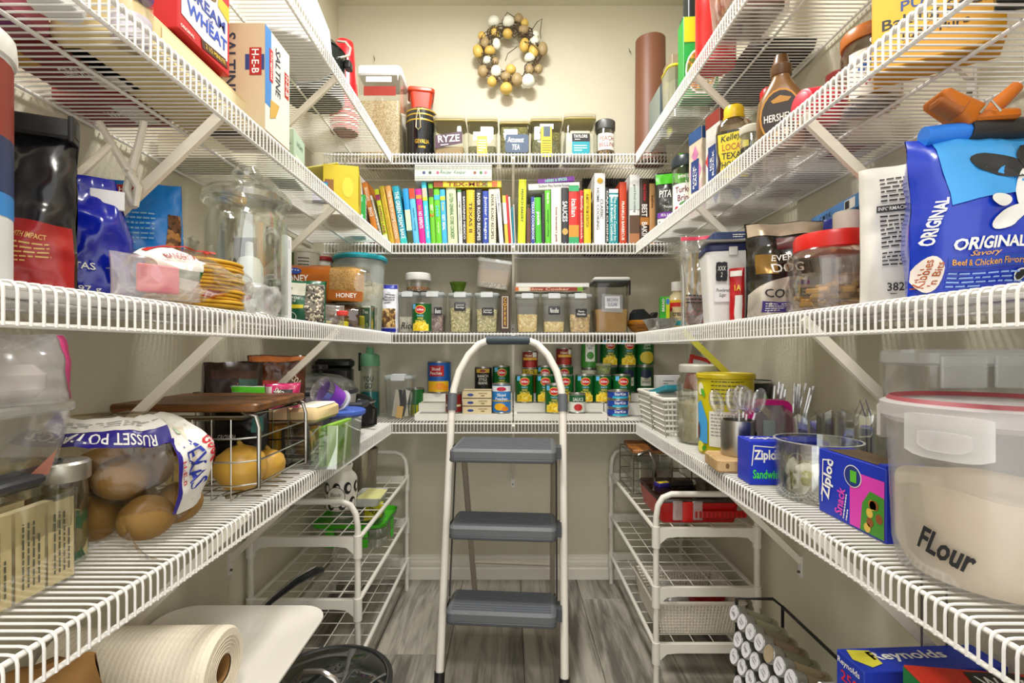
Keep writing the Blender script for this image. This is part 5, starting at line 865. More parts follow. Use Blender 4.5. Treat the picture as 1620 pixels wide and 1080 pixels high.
t, sf = bag('sweets_bag', 'pink and black sweets bag drooping over the bread slab', 'bag', (-.52, 1.135, z1+.139), 30, .075, .055, .05, mat('#d01c6a', .25, coat=.4), seed=65, crum=.012, base=.8); rect(t, sf, -.02, .02, .008, .04, mat('#1c1418', .4), 6, 5); text(t, sf, 'SMORES', 0, .03, .04, .012, INKW, rot=-35, e=.001); rect(t, sf, -.036, -.024, .006, .05, mat('#e0d8d0', .4), 3, 6)
t, sf = bag('green_white_bag', 'bright green and white snack bag lying over the board edge', 'bag', (-.60, 1.19, z1+.15), 12, .13, .035, .06, mat('#dcdcd6', .35), seed=67, crum=.008, base=.8); rect(t, sf, -.06, .06, .022, .034, mat('#4fb81c', .35), 14, 3); lines(t, sf, 0, .012, .1, .014, 2, INK, e=.001)
t = thing('plastic_cup', 'clear plastic cup with a purple label lying on the blue lid', 'cup', (-.505, 1.40, z1+.143), -30, None, 62, 0); MB().vessel([(.024, -.04), (.036, .04), (.037, .042)], .0015, 24).obj('cup', clear('#f0eef4', .4, .04, .05), t); MB().lathe([(.0265, -.03), (.0335, .02)], 24, c0=False, c1=False).obj('label', mat('#8a3fc0', .4), t); MB().lathe([(.03, -.046), (.032, -.04), (.001, -.04)], 20).obj('lid', mat('#d8d8de', .4), t)
t = thing('black_kettle', 'small black kettle behind the slow cooker', 'kettle', (-.545, 1.76, z1)); MB().vessel([(.06, 0), (.066, .006), (.062, .085), (.05, .1)], .002, 28).obj('kettle_body', mat('#17181a', .25), t); MB().lathe([(.05, .1), (.03, .112), (.001, .114)], 24, c0=False).obj('lid', BLACK, t); MB().tube([(.05, -.05, .09), (.09, -.075, .07), (.09, -.08, .02), (.055, -.06, .012)], .0045, 8).obj('handle', BLACK, t); MB().lathe([(.064, .083), (.067, .086), (.064, .09)], 28, c0=False, c1=False).obj('steel_band', STEEL, t)
t = thing('black_grill', 'black electric grill standing in the corner', 'grill', (-.67, 1.90, z1), 10); MB().rbox(.13, .1, 0, .2, .02, .008).obj('grill_body', mat('#141416', .3), t); MB().rbox(.14, .07, .2, .235, .02, .01).obj('handle_bar', mat('#0f0f11', .3), t); MB().rbox(.05, .004, .1, .13, .004, .001, cy=-.052).obj('badge', mat('#8a8a88', .4, .5), t)
# ================================================================ RIGHT SIDE, TOP SHELF
z4 = SZ[3]+.0005
t = thing('red_canister', 'tall glossy red canister on the top right shelf', 'canister', (.538, 1.3, z4)); MB().lathe([(.047, 0), (.05, .004), (.05, .3), (.046, .31)], 32).obj('canister_body', mat('#c40f14', .25, var=.04, bump=.15, bscale=60, coat=.4), t); MB().lathe([(.051, .305), (.052, .325), (.048, .33), (.001, .33)], 32).obj('lid', mat('#a80c12', .3), t); MB().tube([(.0505, 0, .01), (.0505, 0, .3)], .0012, 5).obj('seam', mat('#9a0a10', .4), t)
t = thing('clear_tub', 'clear lidded tub lying beside the red canister', 'tub', (.55, 1.135, z4)); MB().shell([(.12, .14, .015, 0), (.14, .16, .018, .12)], .002).obj('tub', clear('#f0ecea', .35, .05), t); MB().rbox(.1, .12, .003, .06, .012, .006).obj('contents', mat('#8a6a5c', .7, var=.2), t); MB().rbox(.146, .166, .118, .132, .018, .004).obj('lid', clear('#f4f4f4', .35, .05, .1), t)
t, f = carton('soup_box', 'green and yellow soup mix box with a bowl picture', 'box', (.558, 1.475, z4), -4, .1, .06, .235, '#1f8a34'); sf = f(); rect(t, sf, -.048, .048, .16, .233, mat('#d8c814', .5)); poly(t, sf, [(-.048, .1), (.048, .15), (.048, .175), (-.048, .15)], mat('#18a040', .5), e=.0004); disc(t, sf, 0, .075, .045, .068, INKW, e=.0006); disc(t, sf, 0, .075, .041, .062, speck('#b8741c', '#d8a83c', '#6a7a2a', 90), e=.001); text(t, sf, 'GENERAL', 0, .05, .06, .014, INKW, e=.0016)
t = thing('black_gadget', 'black clip-on kitchen gadget lying on the soup box', 'gadget', (.552, 1.478, z4+.2355), 0); MB().rbox(.06, .05, 0, .08, .006, .003).obj('gadget_body', mat('#1c2426', .35), t); MB().rbox(.02, .004, .02, .06, .003, .001, cy=-.027).obj('display', mat('#a9bcb8', .3), t); MB().rbox(.016, .03, -.0, .012, .003, .002, cx=-.034).obj('clip_arm', mat('#2a3a34', .4), t)
t = thing('grey_lid_box', 'clear box with rounded corners and a yellow lid edge', 'box', (.555, 1.61, z4)); MB().shell([(.1, .09, .02, 0), (.108, .096, .022, .155)], .002).obj('box', clear('#dcdccc', .3, .06, .1), t); MB().rbox(.09, .08, .003, .12, .014, .006).obj('contents', mat('#8a8a6c', .8, var=.2), t); MB().rbox(.112, .1, .154, .166, .022, .004).obj('lid', mat('#c9b81c', .4), t)
t, f = carton('brown_carton', 'brown carton with a yellow-green side by the paper roll', 'box', (.615, 1.735, z4), 0, .13, .1, .268, '#8a7a64'); rect(t, f('left'), -.048, .048, .004, .2, mat('#b4b41c', .5)); text(t, f('front'), 'pantry', 0, .19, .06, .012, INKW); rect(t, f('front'), -.06, .06, .1, .17, mat('#9a8a70', .5))
t = thing('slate_board', 'thin dark grey board leaning by the paper roll', 'board', (.508, 1.79, z4)); MB().rbox(.012, .14, 0, .185, .003, .002, cx=.02).obj('board', mat('#2c3a44', .5), t); MB().rbox(.004, .13, .006, .178, .002, .001, cx=.0125).obj('board_face', mat('#7c847c', .6), t)
t = thing('frying_pan', 'dark round pan lying on the top right shelf', 'pan', (.635, .93, z4)); MB().vessel([(.1, 0), (.105, .004), (.118, .045)], .003, 36).obj('pan_body', mat('#4a4038', .35, .4), t); MB().tube([(-.0, -.115, .04), (.0, -.16, .05), (0, -.2, .055)], .008, 8).obj('handle', BLACK, t)
t = thing('baking_tray', 'dark baking tray lying on the top right shelf', 'tray', (.672, 1.36, z4)); MB().shell([(.15, .3, .012, 0), (.16, .31, .014, .02)], .002).obj('tray', mat('#24201e', .4, .3), t); MB().tube([(-.05, -.156, .018), (.05, -.156, .018)], .004, 6).obj('rolled_rim', mat('#2e2a26', .4, .3), t)
# ================================================================ RIGHT SIDE, THIRD SHELF (syrups)
z3 = SZ[2]+.0005
t, sf = bag('pita_bag', 'black pouch with a lime green top and purple band', 'bag', (.585, 1.78, z3), -14, .13, .235, .06, mat('#22221f', .3, coat=.2), seed=71, crum=.008); rect(t, sf, -.06, .06, .19, .228, mat('#4fc41c', .35), 12, 4); text(t, sf, 'PITA LUCK', .0, .152, .1, .026, INKW, shear=.2, e=.001); text(t, sf, 'Naturally', -.006, .105, .06, .014, mat('#cfcfc8', .5), shear=.3, e=.001); rect(t, sf, -.055, .03, .065, .085, mat('#6a2a9a', .4), 8, 2); text(t, sf, 'SEA SALT', -.02, .075, .045, .009, INKW, e=.0015); rect(t, sf, -.055, .04, .02, .062, mat('#d8d8d2', .5), 8, 3); lines(t, sf, -.01, .04, .08, .03, 4, INK, e=.001)
D = 1.66; h = Z(250, D)-z3; t = thing('brine_jar', 'clear jar reading Turkey Brine with a dark lid', 'jar', (.588, D, z3)); r = .045
MB().vessel([(r*.95, 0), (r, .005), (r, h*.82), (r*.9, h*.86)], .002, 28).obj('glass', GLASS, t); MB().lathe([(r*.9, .004), (r*.92, h*.3), (.001, h*.3)], 24).obj('contents', speck('#4a3a2a', '#8a6a3a', '#2a3a1c', 160), t); MB().lathe([(r*1.0, h*.85), (r*1.02, h*.87), (r*1.02, h*.985), (r*.96, h), (.001, h)], 28).obj('lid', mat('#26323a', .35), t)
sf = cyl(r, a0=-.35); rect(t, sf, -.05, .05, h*.08, h*.6, mat('#e2e0d8', .5), 12, 1, name='label'); text(t, sf, 'Turkey\nBrine', -.004, h*.46, .062, h*.2, mat('#6a1c34', .5), e=.0008); disc(t, sf, -.03, h*.25, .008, .011, mat('#b01c24', .5), e=.0006); disc(t, sf, -.016, h*.24, .008, .011, mat('#a0141c', .5), e=.0006); disc(t, sf, -.01, h*.33, .012, .004, mat('#3f7a34', .5), e=.0006, rot=.4); text(t, sf, 'brine co', -.004, h*.7, .04, h*.06, INKW, e=.0004)
t = thing('lime_spatula', 'lime green spatula handle poking up behind the brine jar', 'spatula', (.60, 1.735, z3)); MB().rbox(.02, .008, .08, .285, .004, .003).obj('handle', mat('#4fc41c', .4), t); MB().rbox(.03, .006, 0, .09, .004, .002).obj('blade', mat('#46b81c', .4), t)
def salt_box(label, loc, rz, top, body, dia, words):
    t, f = carton('salt_carton', label, 'box', loc, rz, .068, .068, .262, body)
    for side, wd in (('front', 1), ('left', 1)):
        sf = f(side); rect(t, sf, -.0335, .0335, .225, .261, mat(top, .5), e=.0002)
        for i in range(4):
            for j in range(2): u, v = -.017+.034*j+(.017 if i % 2 else 0), .03+.052*i; poly(t, sf, [(max(-.0335, u-.017), v), (u, max(.002, v-.028)), (min(.0335, u+.017), v), (u, v+.028)], mat(dia[(i+j) % len(dia)], .5), e=.0003)
        rect(t, sf, -.02, .02, .075, .17, mat('#1c3a7a', .5), e=.0008) if side == 'left' else None
        if side == 'left': text(t, sf, words, 0, .12, .07, .02, INKW, rot=90, e=.0014)
    return t
salt_box('pink and cream diamond-patterned carton with a blue top', (.592, 1.505, z3), 12, '#24508a', '#dccdb8', ('#d884b4', '#d8c4b0', '#cfa8b0'), 'ROCK\nSALT')
salt_box('white carton with a red top and blue band behind the honey', (.60, 1.395, z3), 10, '#8a2a1c', '#dedad4', ('#d8d4d0', '#2a4a9a', '#c83a34'), 'ICE\nROCK')
t = thing('honey_bottle', 'dark honey bottle with a yellow cap and yellow label', 'bottle', (.548, 1.215, z3), -28); h = .192
def hsec(w, d, z): return rr(w, d, min(w, d)*.42, z, 5)
MB().loft([hsec(.07, .05, 0), hsec(.08, .056, .006), hsec(.082, .058, .03), hsec(.074, .05, .06), hsec(.082, .056, .1), hsec(.082, .056, .128)]).obj('honey', mat('#23160b', .08, coat=.6), t); MB().loft([hsec(.083, .057, .126), hsec(.076, .052, .148), hsec(.04, .038, .162), hsec(.038, .038, .168)]).obj('bottle_shoulder', clear('#9a7a4c', .4, .03), t)
MB().lathe([(.022, .162), (.023, .165), (.023, .186), (.02, h), (.001, h)], 24).obj('cap', mat('#d8b414', .35), t); MB().lathe([(.0245, .16), (.0245, .167)], 24).obj('cap_ring', mat('#c9a40c', .35), t)
sf = flat((0, -.029, 0), (1, 0, 0), (0, 0, 1)); poly(t, sf, [(-.03, .012), (-.026, .05), (-.032, .075), (-.034, .118), (.034, .122), (.034, .01)], mat('#d8c414', .5), e=.001, name='label'); text(t, sf, "Kelley's", 0, .108, .056, .02, INK, rot=8, shear=.3, e=.0015); text(t, sf, 'LOCAL', 0, .086, .048, .016, mat('#a8501c', .5), e=.0015); text(t, sf, 'TEXAS', 0, .065, .05, .016, INK, e=.0015); text(t, sf, 'HONEY', 0, .044, .05, .016, INK, e=.0015); text(t, sf, 'raw', .0, .025, .02, .008, mat('#a8501c', .5), e=.0015)
t, sf = jar_round('molasses_jar', 'small jar of dark molasses between honey and syrup', 'jar', (.543, 1.118, z3), .024, .1, GLASS, '#c9c4b4', .6, mat('#1a120c', .1), lid_h=.014)
t = thing('syrup_bottle', 'brown chocolate syrup bottle with an oval label', 'bottle', (.546, 1.0, z3), -32); h = .19
MB().loft([hsec(.07, .046, 0), hsec(.084, .054, .008), hsec(.09, .056, .06), hsec(.082, .05, .1), hsec(.05, .042, .128), hsec(.034, .034, .142), hsec(.033, .033, .15)]).obj('bottle_body', mat('#7a5428', .3, coat=.3), t); MB().lathe([(.0185, .148), (.0195, .15), (.0195, .168), (.016, .172), (.012, h), (.001, h)], 22).obj('cap', mat('#5a3c1c', .35), t)
sf = flat((0, -.0275, 0), (1, 0, 0), (0, -.03, 1)); disc(t, sf, 0, .06, .036, .052, mat('#c88a24', .4), e=.001, name='label_rim'); disc(t, sf, 0, .06, .033, .048, mat('#24140e', .4), e=.0016, name='label'); text(t, sf, "HERSHEY'S", 0, .056, .056, .015, INKW, e=.0022); poly(t, sf, [(-.012, .084), (.014, .084), (.02, .09), (0, .098), (-.016, .09)], mat('#b8842c', .4), e=.0022); disc(t, sf, -.006, .028, .007, .01, mat('#d8b47a', .4), e=.0022); disc(t, sf, .01, .027, .006, .008, mat('#e6d8bc', .4), e=.0022)
t = thing('red_cap_bottle', 'clear pinch-waist bottle with a red cap behind the syrup', 'bottle', (.628, 1.2, z3)); MB().vessel([(.03, 0), (.034, .005), (.034, .1), (.022, .13), (.024, .16), (.018, .19)], .002, 24).obj('bottle_body', clear('#e0d4d8', .4, .03, .08), t); MB().lathe([(.02, .188), (.022, .192), (.022, .222), (.018, .228), (.001, .228)], 22).obj('cap', mat('#c4141c', .35), t)
t = thing('red_cup', 'small red silicone cup lying on its side', 'cup', (.548, .885, z3+.033), 100, None, 90, 0); MB().vessel([(.022, -.034), (.026, -.032), (.033, 0), (.03, .034)], .003, 28).obj('cup', mat('#c81c34', .45), t); MB().lathe([(.021, -.0345), (.019, -.036), (.001, -.036)], 24).obj('cup_foot', mat('#d02a40', .45), t)
t, sf = jar_round('yellow_lid_jar', 'short jar with a pale yellow lid on the syrup shelf', 'jar', (.607, .965, z3), .03, .1, GLASS, '#b8b46a', .7, mat('#3a3424', .5), lid_h=.014)
t, sf = jar_round('red_lid_jar', 'tall narrow jar with a ridged red lid by the jam', 'jar', (.66, 1.0, z3), .02, .155, GLASS, '#8a1c1c', .6, mat('#8a3a24', .5), lid_h=.022)
t = thing('jam_jar', 'jam jar with an orange lid and a farm label', 'jar', (.602, .828, z3), -25); h = .128; r = .043
MB().vessel([(r*.94, 0), (r, .005), (r, h*.72), (r*.92, h*.84)], .002, 32).obj('glass', clear('#c8a890', .3, .03), t); MB().lathe([(r*.9, .004), (r*.94, h*.7), (.001, h*.74)], 26).obj('jam', mat('#4a1e10', .2), t); MB().lathe([(r*.98, h*.83), (r*1.0, h*.85), (r*1.0, h*.97), (r*.94, h), (.001, h)], 32).obj('lid', mat('#b4641a', .35), t)
sf = cyl(r); rect(t, sf, -.04, .04, h*.08, h*.66, mat('#e2e0da', .5), 10, 1, name='label'); P = [(.026*math.cos(PI*i/12), h*.38+.022*math.sin(PI*i/12)) for i in range(13)]+[(.016*math.cos(PI*i/12), h*.38+.012*math.sin(PI*i/12)) for i in range(12, -1, -1)]
MB().add([sf(u, v, .0006) for u, v in P], [(i, i+1, 24-i, 25-i) for i in range(12)]).obj('emblem_arc', mat('#1f4fa8', .4), t); disc(t, sf, 0, h*.4, .013, .009, mat('#d8c01c', .4), e=.0005); text(t, sf, 'COUNTRY FARE', 0, h*.5, .036, .007, INKW, e=.0012); text(t, sf, 'RED', 0, h*.24, .03, .012, mat('#b01c2c', .5), e=.001); rect(t, sf, .026, .04, h*.5, h*.66, mat('#3f8a34', .5), 3, 1, e=.0004)
t, f = carton('soda_box', 'large yellow baking soda box on the syrup shelf', 'box', (.598, .70, z3), -38, .14, .06, .2, '#d89a10'); sf = f(); poly(t, sf, [(-.069, .02), (-.05, .02), (.069, .1), (.069, .198), (-.069, .198)], mat('#e2b62c', .5), e=.0002); disc(t, sf, .0, .125, .034, .03, mat('#c81c1c', .5), e=.0005); disc(t, sf, .0, .125, .036, .032, INKW, e=.0003); text(t, sf, 'PURE', -.012, .082, .05, .014, mat('#2a4a9a', .5), e=.0006); text(t, sf, 'Baking Soda', 0, .06, .116, .02, mat('#22262e', .5), e=.0006); text(t, sf, '100% Pure', 0, .038, .07, .01, INK, e=.0006)
t, sf = bag('lime_bag', 'lime green and black snack bag at the end of the syrup shelf', 'bag', (.62, .555, z3), -14, .13, .13, .07, mat('#1c1e18', .3), seed=77, crum=.01); rect(t, sf, -.06, .06, .06, .12, mat('#9ac41c', .35), 10, 5); text(t, sf, 'CHIPS', 0, .03, .06, .02, INKW, e=.001)
def underside(name, label, x, y, w, d, z, h, col, pats=()): return flat_pack(name, label, x-w/2, x+w/2, y-d/2, y+d/2, z, h, col, pats)
underside('rice_pack', 'flat red and white rice pack lying by the wall behind syrups', .69, 1.0, .09, .1, z3, .05, '#c4bcb4', [(-.4, .1, -.3, .3, '#8a2a34'), (.1, .4, -.4, .1, '#dedad6')])
underside('noodle_pack', 'flat white and maroon noodle pack lying by the wall', .70, 1.22, .1, .2, z3, .04, '#d0ccc8', [(-.3, .3, -.4, -.1, '#8a3440'), (-.2, .4, .1, .3, '#a87a80')])
underside('pasta_pack', 'flat pink and white pasta pack lying by the wall', .70, 1.5, .1, .2, z3, .04, '#c8c0bc', [(-.3, .3, -.3, .2, '#9a4450')])
# ================================================================ RIGHT SIDE, SECOND SHELF (pet food)
z2 = SZ[1]+.0005
t, sf = bag('spice_bag', 'clear zip bag of brown spice sticks with a pink zip', 'bag', (.545, 1.44, z2), -18, .1, .265, .05, clear('#ecebe8', .3, .1, .10), seed=81, crum=.01, top=.08); rect(t, sf, -.046, .046, .252, .262, mat('#d83a5a', .4), 8, 2, name='zip_strip')
for i, x in enumerate((-.03, -.012, .006)): MB().tube([(x, 0, .06), (x+.008, .004, .16), (x+.012, .002, .215)], .005, 7).obj('spice_stick', mat('#a8893e', .7), t)
MB().rbox(.06, .03, .006, .09, .01, .006).obj('berries', speck('#5a1c1c', '#8a3a34', '#2a1c1c', 150), t); lines(t, sf, 0, .08, .07, .03, 3, INK, e=.001)
t = thing('steel_whisk', 'small steel whisk and tongs hanging upright by the spice bag', 'whisk', (.545, 1.56, z2)); MB().tube([(0, 0, 0), (.0, 0, .15), (-.005, 0, .2)], .004, 8).obj('handle', STEEL, t)
for a in range(4): MB().tube([(0, 0, .15), (.014*math.cos(a*PI/4), .014*math.sin(a*PI/4), .185), (.01*math.cos(a*PI/4), .01*math.sin(a*PI/4), .215), (0, 0, .225)], .0013, 5).obj('whisk_wire', STEEL, t)
t = thing('foil_tray', 'small crinkled foil tray on the shelf corner', 'tray', (.515, 1.70, z2), 10); R = random.Random(2); rings = []
for w, d, z in ((.06, .07, 0), (.062, .072, .002), (.092, .1, .036), (.1, .108, .038)): rings.append([(p[0]*(1+R.uniform(-.03, .03)), p[1]*(1+R.uniform(-.03, .03)), z+R.uniform(0, .002)) for p in rr(w, d, .015, z, 5)])
MB().loft(rings, True, False).obj('foil', mat('#c4c4c2', .25, 1, bump=.6, bscale=90), t, ang=.3); MB().rbox(.05, .05, .003, .012, .01, .003).obj('foil_floor', mat('#b4b4b2', .3, 1), t)
t = thing('sugar_tub', 'white square tub with a navy lid and handwritten label', 'tub', (.54, 1.232, z2), -12); h = .188
MB().shell([(.1, .1, .014, 0), (.118, .118, .016, h*.9)], .003).obj('tub', mat('#dddbd8', .4), t); MB().rbox(.124, .124, h*.89, h, .018, .005).obj('lid', mat('#1c2458', .35), t); MB().rbox(.02, .006, h*.84, h*.95, .003, .001, cy=-.062).obj('lid_tab', mat('#dddbd8', .4), t)
sf = flat((0, -.0555, 0), (1, 0, 0), (0, -.045, 1)); chalk(t, sf, -.026, h*.64, .026, .046, 'XXX\n2', e=.0015); rect(t, sf, -.042, -.004, h*.26, h*.47, mat('#e8e8ea', .6), e=.001, name='paper_label'); text(t, sf, 'Powdered\nSugar', -.023, h*.37, .03, .022, INK, bold=0, shear=.25, e=.002, name='handwriting')
t = thing('paper_stack', 'white papers spread on the navy tub lid', 'papers', (.542, 1.225, z2+.1885), -12); MB().add([(-.07, -.08, .004), (.07, -.075, .001), (.072, .06, .001), (-.064, .07, .006)], [(0, 1, 2, 3)]).obj('sheet', PAPER, t); MB().box(-.06, .06, -.05, .06, .007, .0085).obj('sheet', mat('#dcdcd8', .7), t, smooth=False)
t = thing('pod_tray', 'navy tray of round cut-outs lying on the papers', 'tray', (.56, 1.235, z2+.198), -8); MB().rbox(.13, .1, 0, .02, .006, .003).obj('tray', mat('#1c2f5a', .4), t)
for i in range(4):
    for j in range(2): disc(t, flat((0, 0, .02), (1, 0, 0), (0, 1, 0)), -.045+.03*i, -.022+.044*j, .012, .016, mat('#b8c4d8', .5), 14, name='cut_out')
rect(t, flat((0, -.05, 0), (1, 0, 0), (0, 0, 1)), .04, .056, .003, .017, PAPER); lines(t, flat((0, -.05, 0), (1, 0, 0), (0, 0, 1)), .005, .01, .05, .01, 2, INKW, e=.0005)
t, sf = bag('red_sachet', 'narrow red and white sachet between the tub and coffee pouch', 'bag', (.528, 1.155, z2), -40, .034, .125, .02, mat('#b8141c', .3), seed=84, crum=.005); rect(t, sf, -.002, .014, .004, .06, mat('#dedcd8', .4), 5, 5); rect(t, sf, -.013, .013, .105, .118, mat('#e6e2dc', .4), 5, 2); text(t, sf, '1A', .004, .078, .014, .014, mat('#e6c84a', .5), e=.001)
t, sf = bag('coffee_pouch', 'large black coffee pouch with an iridescent top and pale base', 'bag', (.57, 1.035, z2), -14, .15, .2, .07, mat('#191614', .18, coat=.5), seed=86, crum=.011, top=.08, sharp=3.2)
rect(t, sf, -.071, .071, .17, .197, mat('#b8a894', .25, .5), 14, 3); P = [(-.078, .004)]+[(-.078+.156*i/14, .03+.05*math.sin(PI*(.1+.8*i/14))) for i in range(15)]+[(.078, .004)]
b = MB(); b.grid(lambda a, c: sf(-.071+.142*a, .003+(.03+.05*math.sin(PI*(.1+.8*a)))*c, .0004), 16, 8).obj('printed_panel', mat('#c4bcb0', .25, .4, var=.15, scale=14), t)
text(t, sf, 'EVERY', -.004, .122, .05, .012, INKW, e=.001); text(t, sf, 'DOG', .0, .102, .06, .018, INKW, e=.001); text(t, sf, 'COFFEE', .0, .05, .09, .016, INK, e=.0015); rect(t, sf, -.05, .01, .012, .034, mat('#3f2a7e', .4), 6, 2, e=.001); lines(t, sf, -.02, .023, .05, .018, 4, INKW, e=.0016); rect(t, sf, .0, .05, .064, .073, mat('#3f2a7e', .4), 6, 2, e=.001); rect(t, sf, -.06, -.02, .09, .13, mat('#7a5a1c', .25, .4), 6, 4); rect(t, sf, -.02, .05, .14, .165, mat('#5a1c1c', .3), 8, 3)
t = thing('biscuit_jar', 'squat clear jar of dog biscuits with a red lid', 'jar', (.566, .868, z2), -20); h = .135
MB().shell([(.13, .13, .04, 0), (.14, .14, .045, .006), (.142, .142, .05, .05), (.132, .132, .05, .065), (.146, .146, .05, .09), (.134, .134, .05, .102), (.112, .112, .05, .112)], .002).obj('jar_body', clear('#f2e6e0', .15, .03), t); MB().lathe([(.058, .106), (.062, .108), (.062, .128), (.059, h), (.001, h)], 36).obj('lid', mat('#c4140f', .3), t)
sf = flat((0, -.0665, 0), (1, 0, 0), (0, 0, 1)); rect(t, flat((.072, 0, 0), (0, 1, 0), (0, 0, 1)), -.03, .03, .02, .085, mat('#7a2a1c', .5), e=.001, name='label'); R = random.Random(8)
for i in range(52):
    x, y = R.uniform(-.05, .05), R.uniform(-.05, .05); MB().rbox(.02, .011, 0, .009, .004, .002).xf(Matrix.Translation((x, y, .006+.008*(i % 5)+R.uniform(0, .004))) @ Matrix.Rotation(R.uniform(0, 6), 4, 'Z') @ Matrix.Rotation(R.uniform(-.4, .4), 4, 'X')).obj('biscuit', mat('#a3823c', .8, var=.2), t)
t = thing('blue_lid_tub', 'white tub with a royal blue lid behind the biscuit jar', 'tub', (.702, 1.078, z2)); MB().lathe([(.032, 0), (.036, .005), (.037, .185)], 28).obj('tub_body', mat('#dcdcda', .4), t); MB().lathe([(.039, .182), (.04, .185), (.04, .208), (.037, .212), (.001, .212)], 28).obj('lid', mat('#14239a', .35), t)
t, sf = jar_round('white_cap_bottle', 'clear bottle with a tall white cap behind the biscuit jar', 'bottle', (.648, .955, z2), .026, .2, clear('#e8e8e6', .3, .04), '#e2e0dc', .5, speck('#b8862c', '#d8c48a', None, 120), lid_h=.045, neck=.75)
t = thing('pink_lid_jar', 'narrow jar with a pink and black lid beside the pet food', 'jar', (.695, .90, z2)); MB().lathe([(.024, 0), (.027, .004), (.027, .16)], 24).obj('jar_body', mat('#d8d4cc', .4), t); MB().lathe([(.028, .158), (.029, .16), (.029, .18)], 24).obj('lid_band', BLACK, t); MB().lathe([(.0285, .18), (.0285, .2), (.024, .207), (.001, .207)], 24).obj('lid', mat('#d83a7a', .4), t)
t, f = carton('blue_carton', 'pale blue carton lying against the wall above the tubs', 'box', (.718, 1.06, z2+.2135), 82, .2, .055, .028, '#4f86c4'); sf = f('back'); rect(t, sf, .05, .09, .004, .024, PAPER); lines(t, sf, .07, .014, .034, .018, 1, INK, thick=.9); rect(t, f('right'), -.02, .02, .004, .024, PAPER); text(t, sf, 'C M Y K', -.03, .014, .05, .01, INK)
# dog food
t, sf = bag('white_sack', 'white paper sack printed with small text and 3821', 'bag', (.57, .722, z2), -36, .105, .205, .055, mat('#dcd9d2', .5), seed=91, crum=.006, top=.1, sharp=3)
rect(t, sf, -.03, .049, .133, .142, mat('#2a2a2c', .6), 8, 1); text(t, sf, 'INFORMACION NUTRICIONAL', .01, .1375, .076, .005, INKW, e=.0006); lines(t, sf, .012, .165, .075, .04, 6, INK, e=.0004, seed=3); lines(t, sf, .012, .105, .075, .05, 8, INK, e=.0004, seed=5); lines(t, sf, .012, .065, .072, .022, 4, INK, e=.0004, seed=7); text(t, sf, '3821', -.006, .026, .026, .012, INK, e=.0006); lines(t, sf, -.006, .016, .018, .004, 1, INK, e=.0006)
t, sf = bag('dog_food_bag', 'large blue dog food bag with a dog and the word ORIGINAL', 'bag', (.592, .612, z2), -4, .2, .195, .085, mat('#0f35b4', .25, coat=.4), seed=93, crum=.009, top=.14, sharp=3.5)
MB().grid(lambda a, c: sf(-.078+.173*a, .105+.03*a+(.085-.03*a)*c, .0004), 14, 6).obj('printed_panel', mat('#3f9ae0', .3), t); text(t, sf, 'ORIGINAL', -.04, .058, .07, .013, INKW, e=.001, bold=.03); text(t, sf, 'Savory', -.044, .047, .03, .007, mat('#d8a03c', .5), shear=.3, e=.001); rect(t, sf, -.078, -.002, .032, .044, mat('#1c3fa8', .4), 8, 2, e=.0003); text(t, sf, 'Beef & Chicken Flavors', -.04, .038, .07, .007, mat('#d89a2c', .5), e=.001); lines(t, sf, -.034, .018, .085, .02, 4, mat('#8fb4ea', .5), e=.001, seed=11)
text(t, sf, 'ORIGINAL', -.088, .088, .056, .009, INKW, rot=82, e=.001, bold=.03); disc(t, sf, -.089, .026, .009, .022, mat('#e2d8d0', .4), e=.0006); text(t, sf, "Kibbles\n'n Bits", -.089, .026, .034, .013, mat('#a8501c', .5), rot=84, e=.0012); disc(t, sf, -.006, .022, .007, .007, INKW, e=.0008); disc(t, sf, -.006, .022, .0055, .0055, INK, e=.0011)
DOGB, DOGW = mat('#24262a', .5), mat('#e2e2e0', .5)
disc(t, sf, .018, .118, .03, .036, DOGW, e=.0010, name='printed_dog'); disc(t, sf, -.022, .15, .03, .014, DOGB, e=.0013, rot=-.35, name='printed_dog'); disc(t, sf, .02, .158, .026, .02, DOGB, e=.0016, name='printed_dog'); disc(t, sf, -.02, .088, .024, .01, DOGW, e=.0013, rot=.6, name='printed_dog'); disc(t, sf, -.028, .108, .012, .007, DOGW, e=.0016, name='printed_dog'); disc(t, sf, .03, .09, .018, .014, mat('#1c5aa0', .5), e=.0018, name='printed_bowl'); disc(t, sf, .03, .098, .016, .006, mat('#8a3a24', .5), e=.0021, name='printed_kibble')
MB().tube([(-.085, -.01, .196), (-.03, -.014, .2), (.03, -.012, .202), (.09, -.01, .204)], .012, 10).obj('rolled_top', mat('#1f74d8', .3), t); MB().tube([(-.04, -.015, .2), (.03, -.013, .2025), (.07, -.012, .204)], .0128, 10).obj('printed_patch', DOGB, t); rect(t, sf, .016, .09, .004, .056, mat('#e4e2de', .4), 8, 5, e=.0006)
t = thing('orange_clip', 'orange sprung bag clip on the rolled top of the dog food bag', 'clip', (.566, .60, z2+.21), -10); m = mat('#b8620c', .4)
MB().rbox(.03, .034, 0, .052, .008, .004, top=(.012, .044)).xf(Matrix.Translation((-.006, 0, .004)) @ Matrix.Rotation(-.95, 4, 'Y')).obj('jaw', m, t); MB().rbox(.022, .026, .012, .044, .006, .003, cx=.002).xf(Matrix.Translation((-.012, -.006, .004)) @ Matrix.Rotation(-.95, 4, 'Y')).obj('jaw_recess', mat('#96500a', .5), t); MB().tube([(.004, 0, .006), (.022, 0, .022), (.04, 0, .04)], [.009, .0085, .007], 10).obj('jaw_handle', m, t); MB().rbox(.05, .03, -.002, .01, .006, .003, cx=.012).obj('jaw_pad', m, t); MB().tube([(-.01, -.018, .004), (.0, -.02, .018), (.01, -.02, .004)], .0015, 5).obj('spring', STEEL, t)
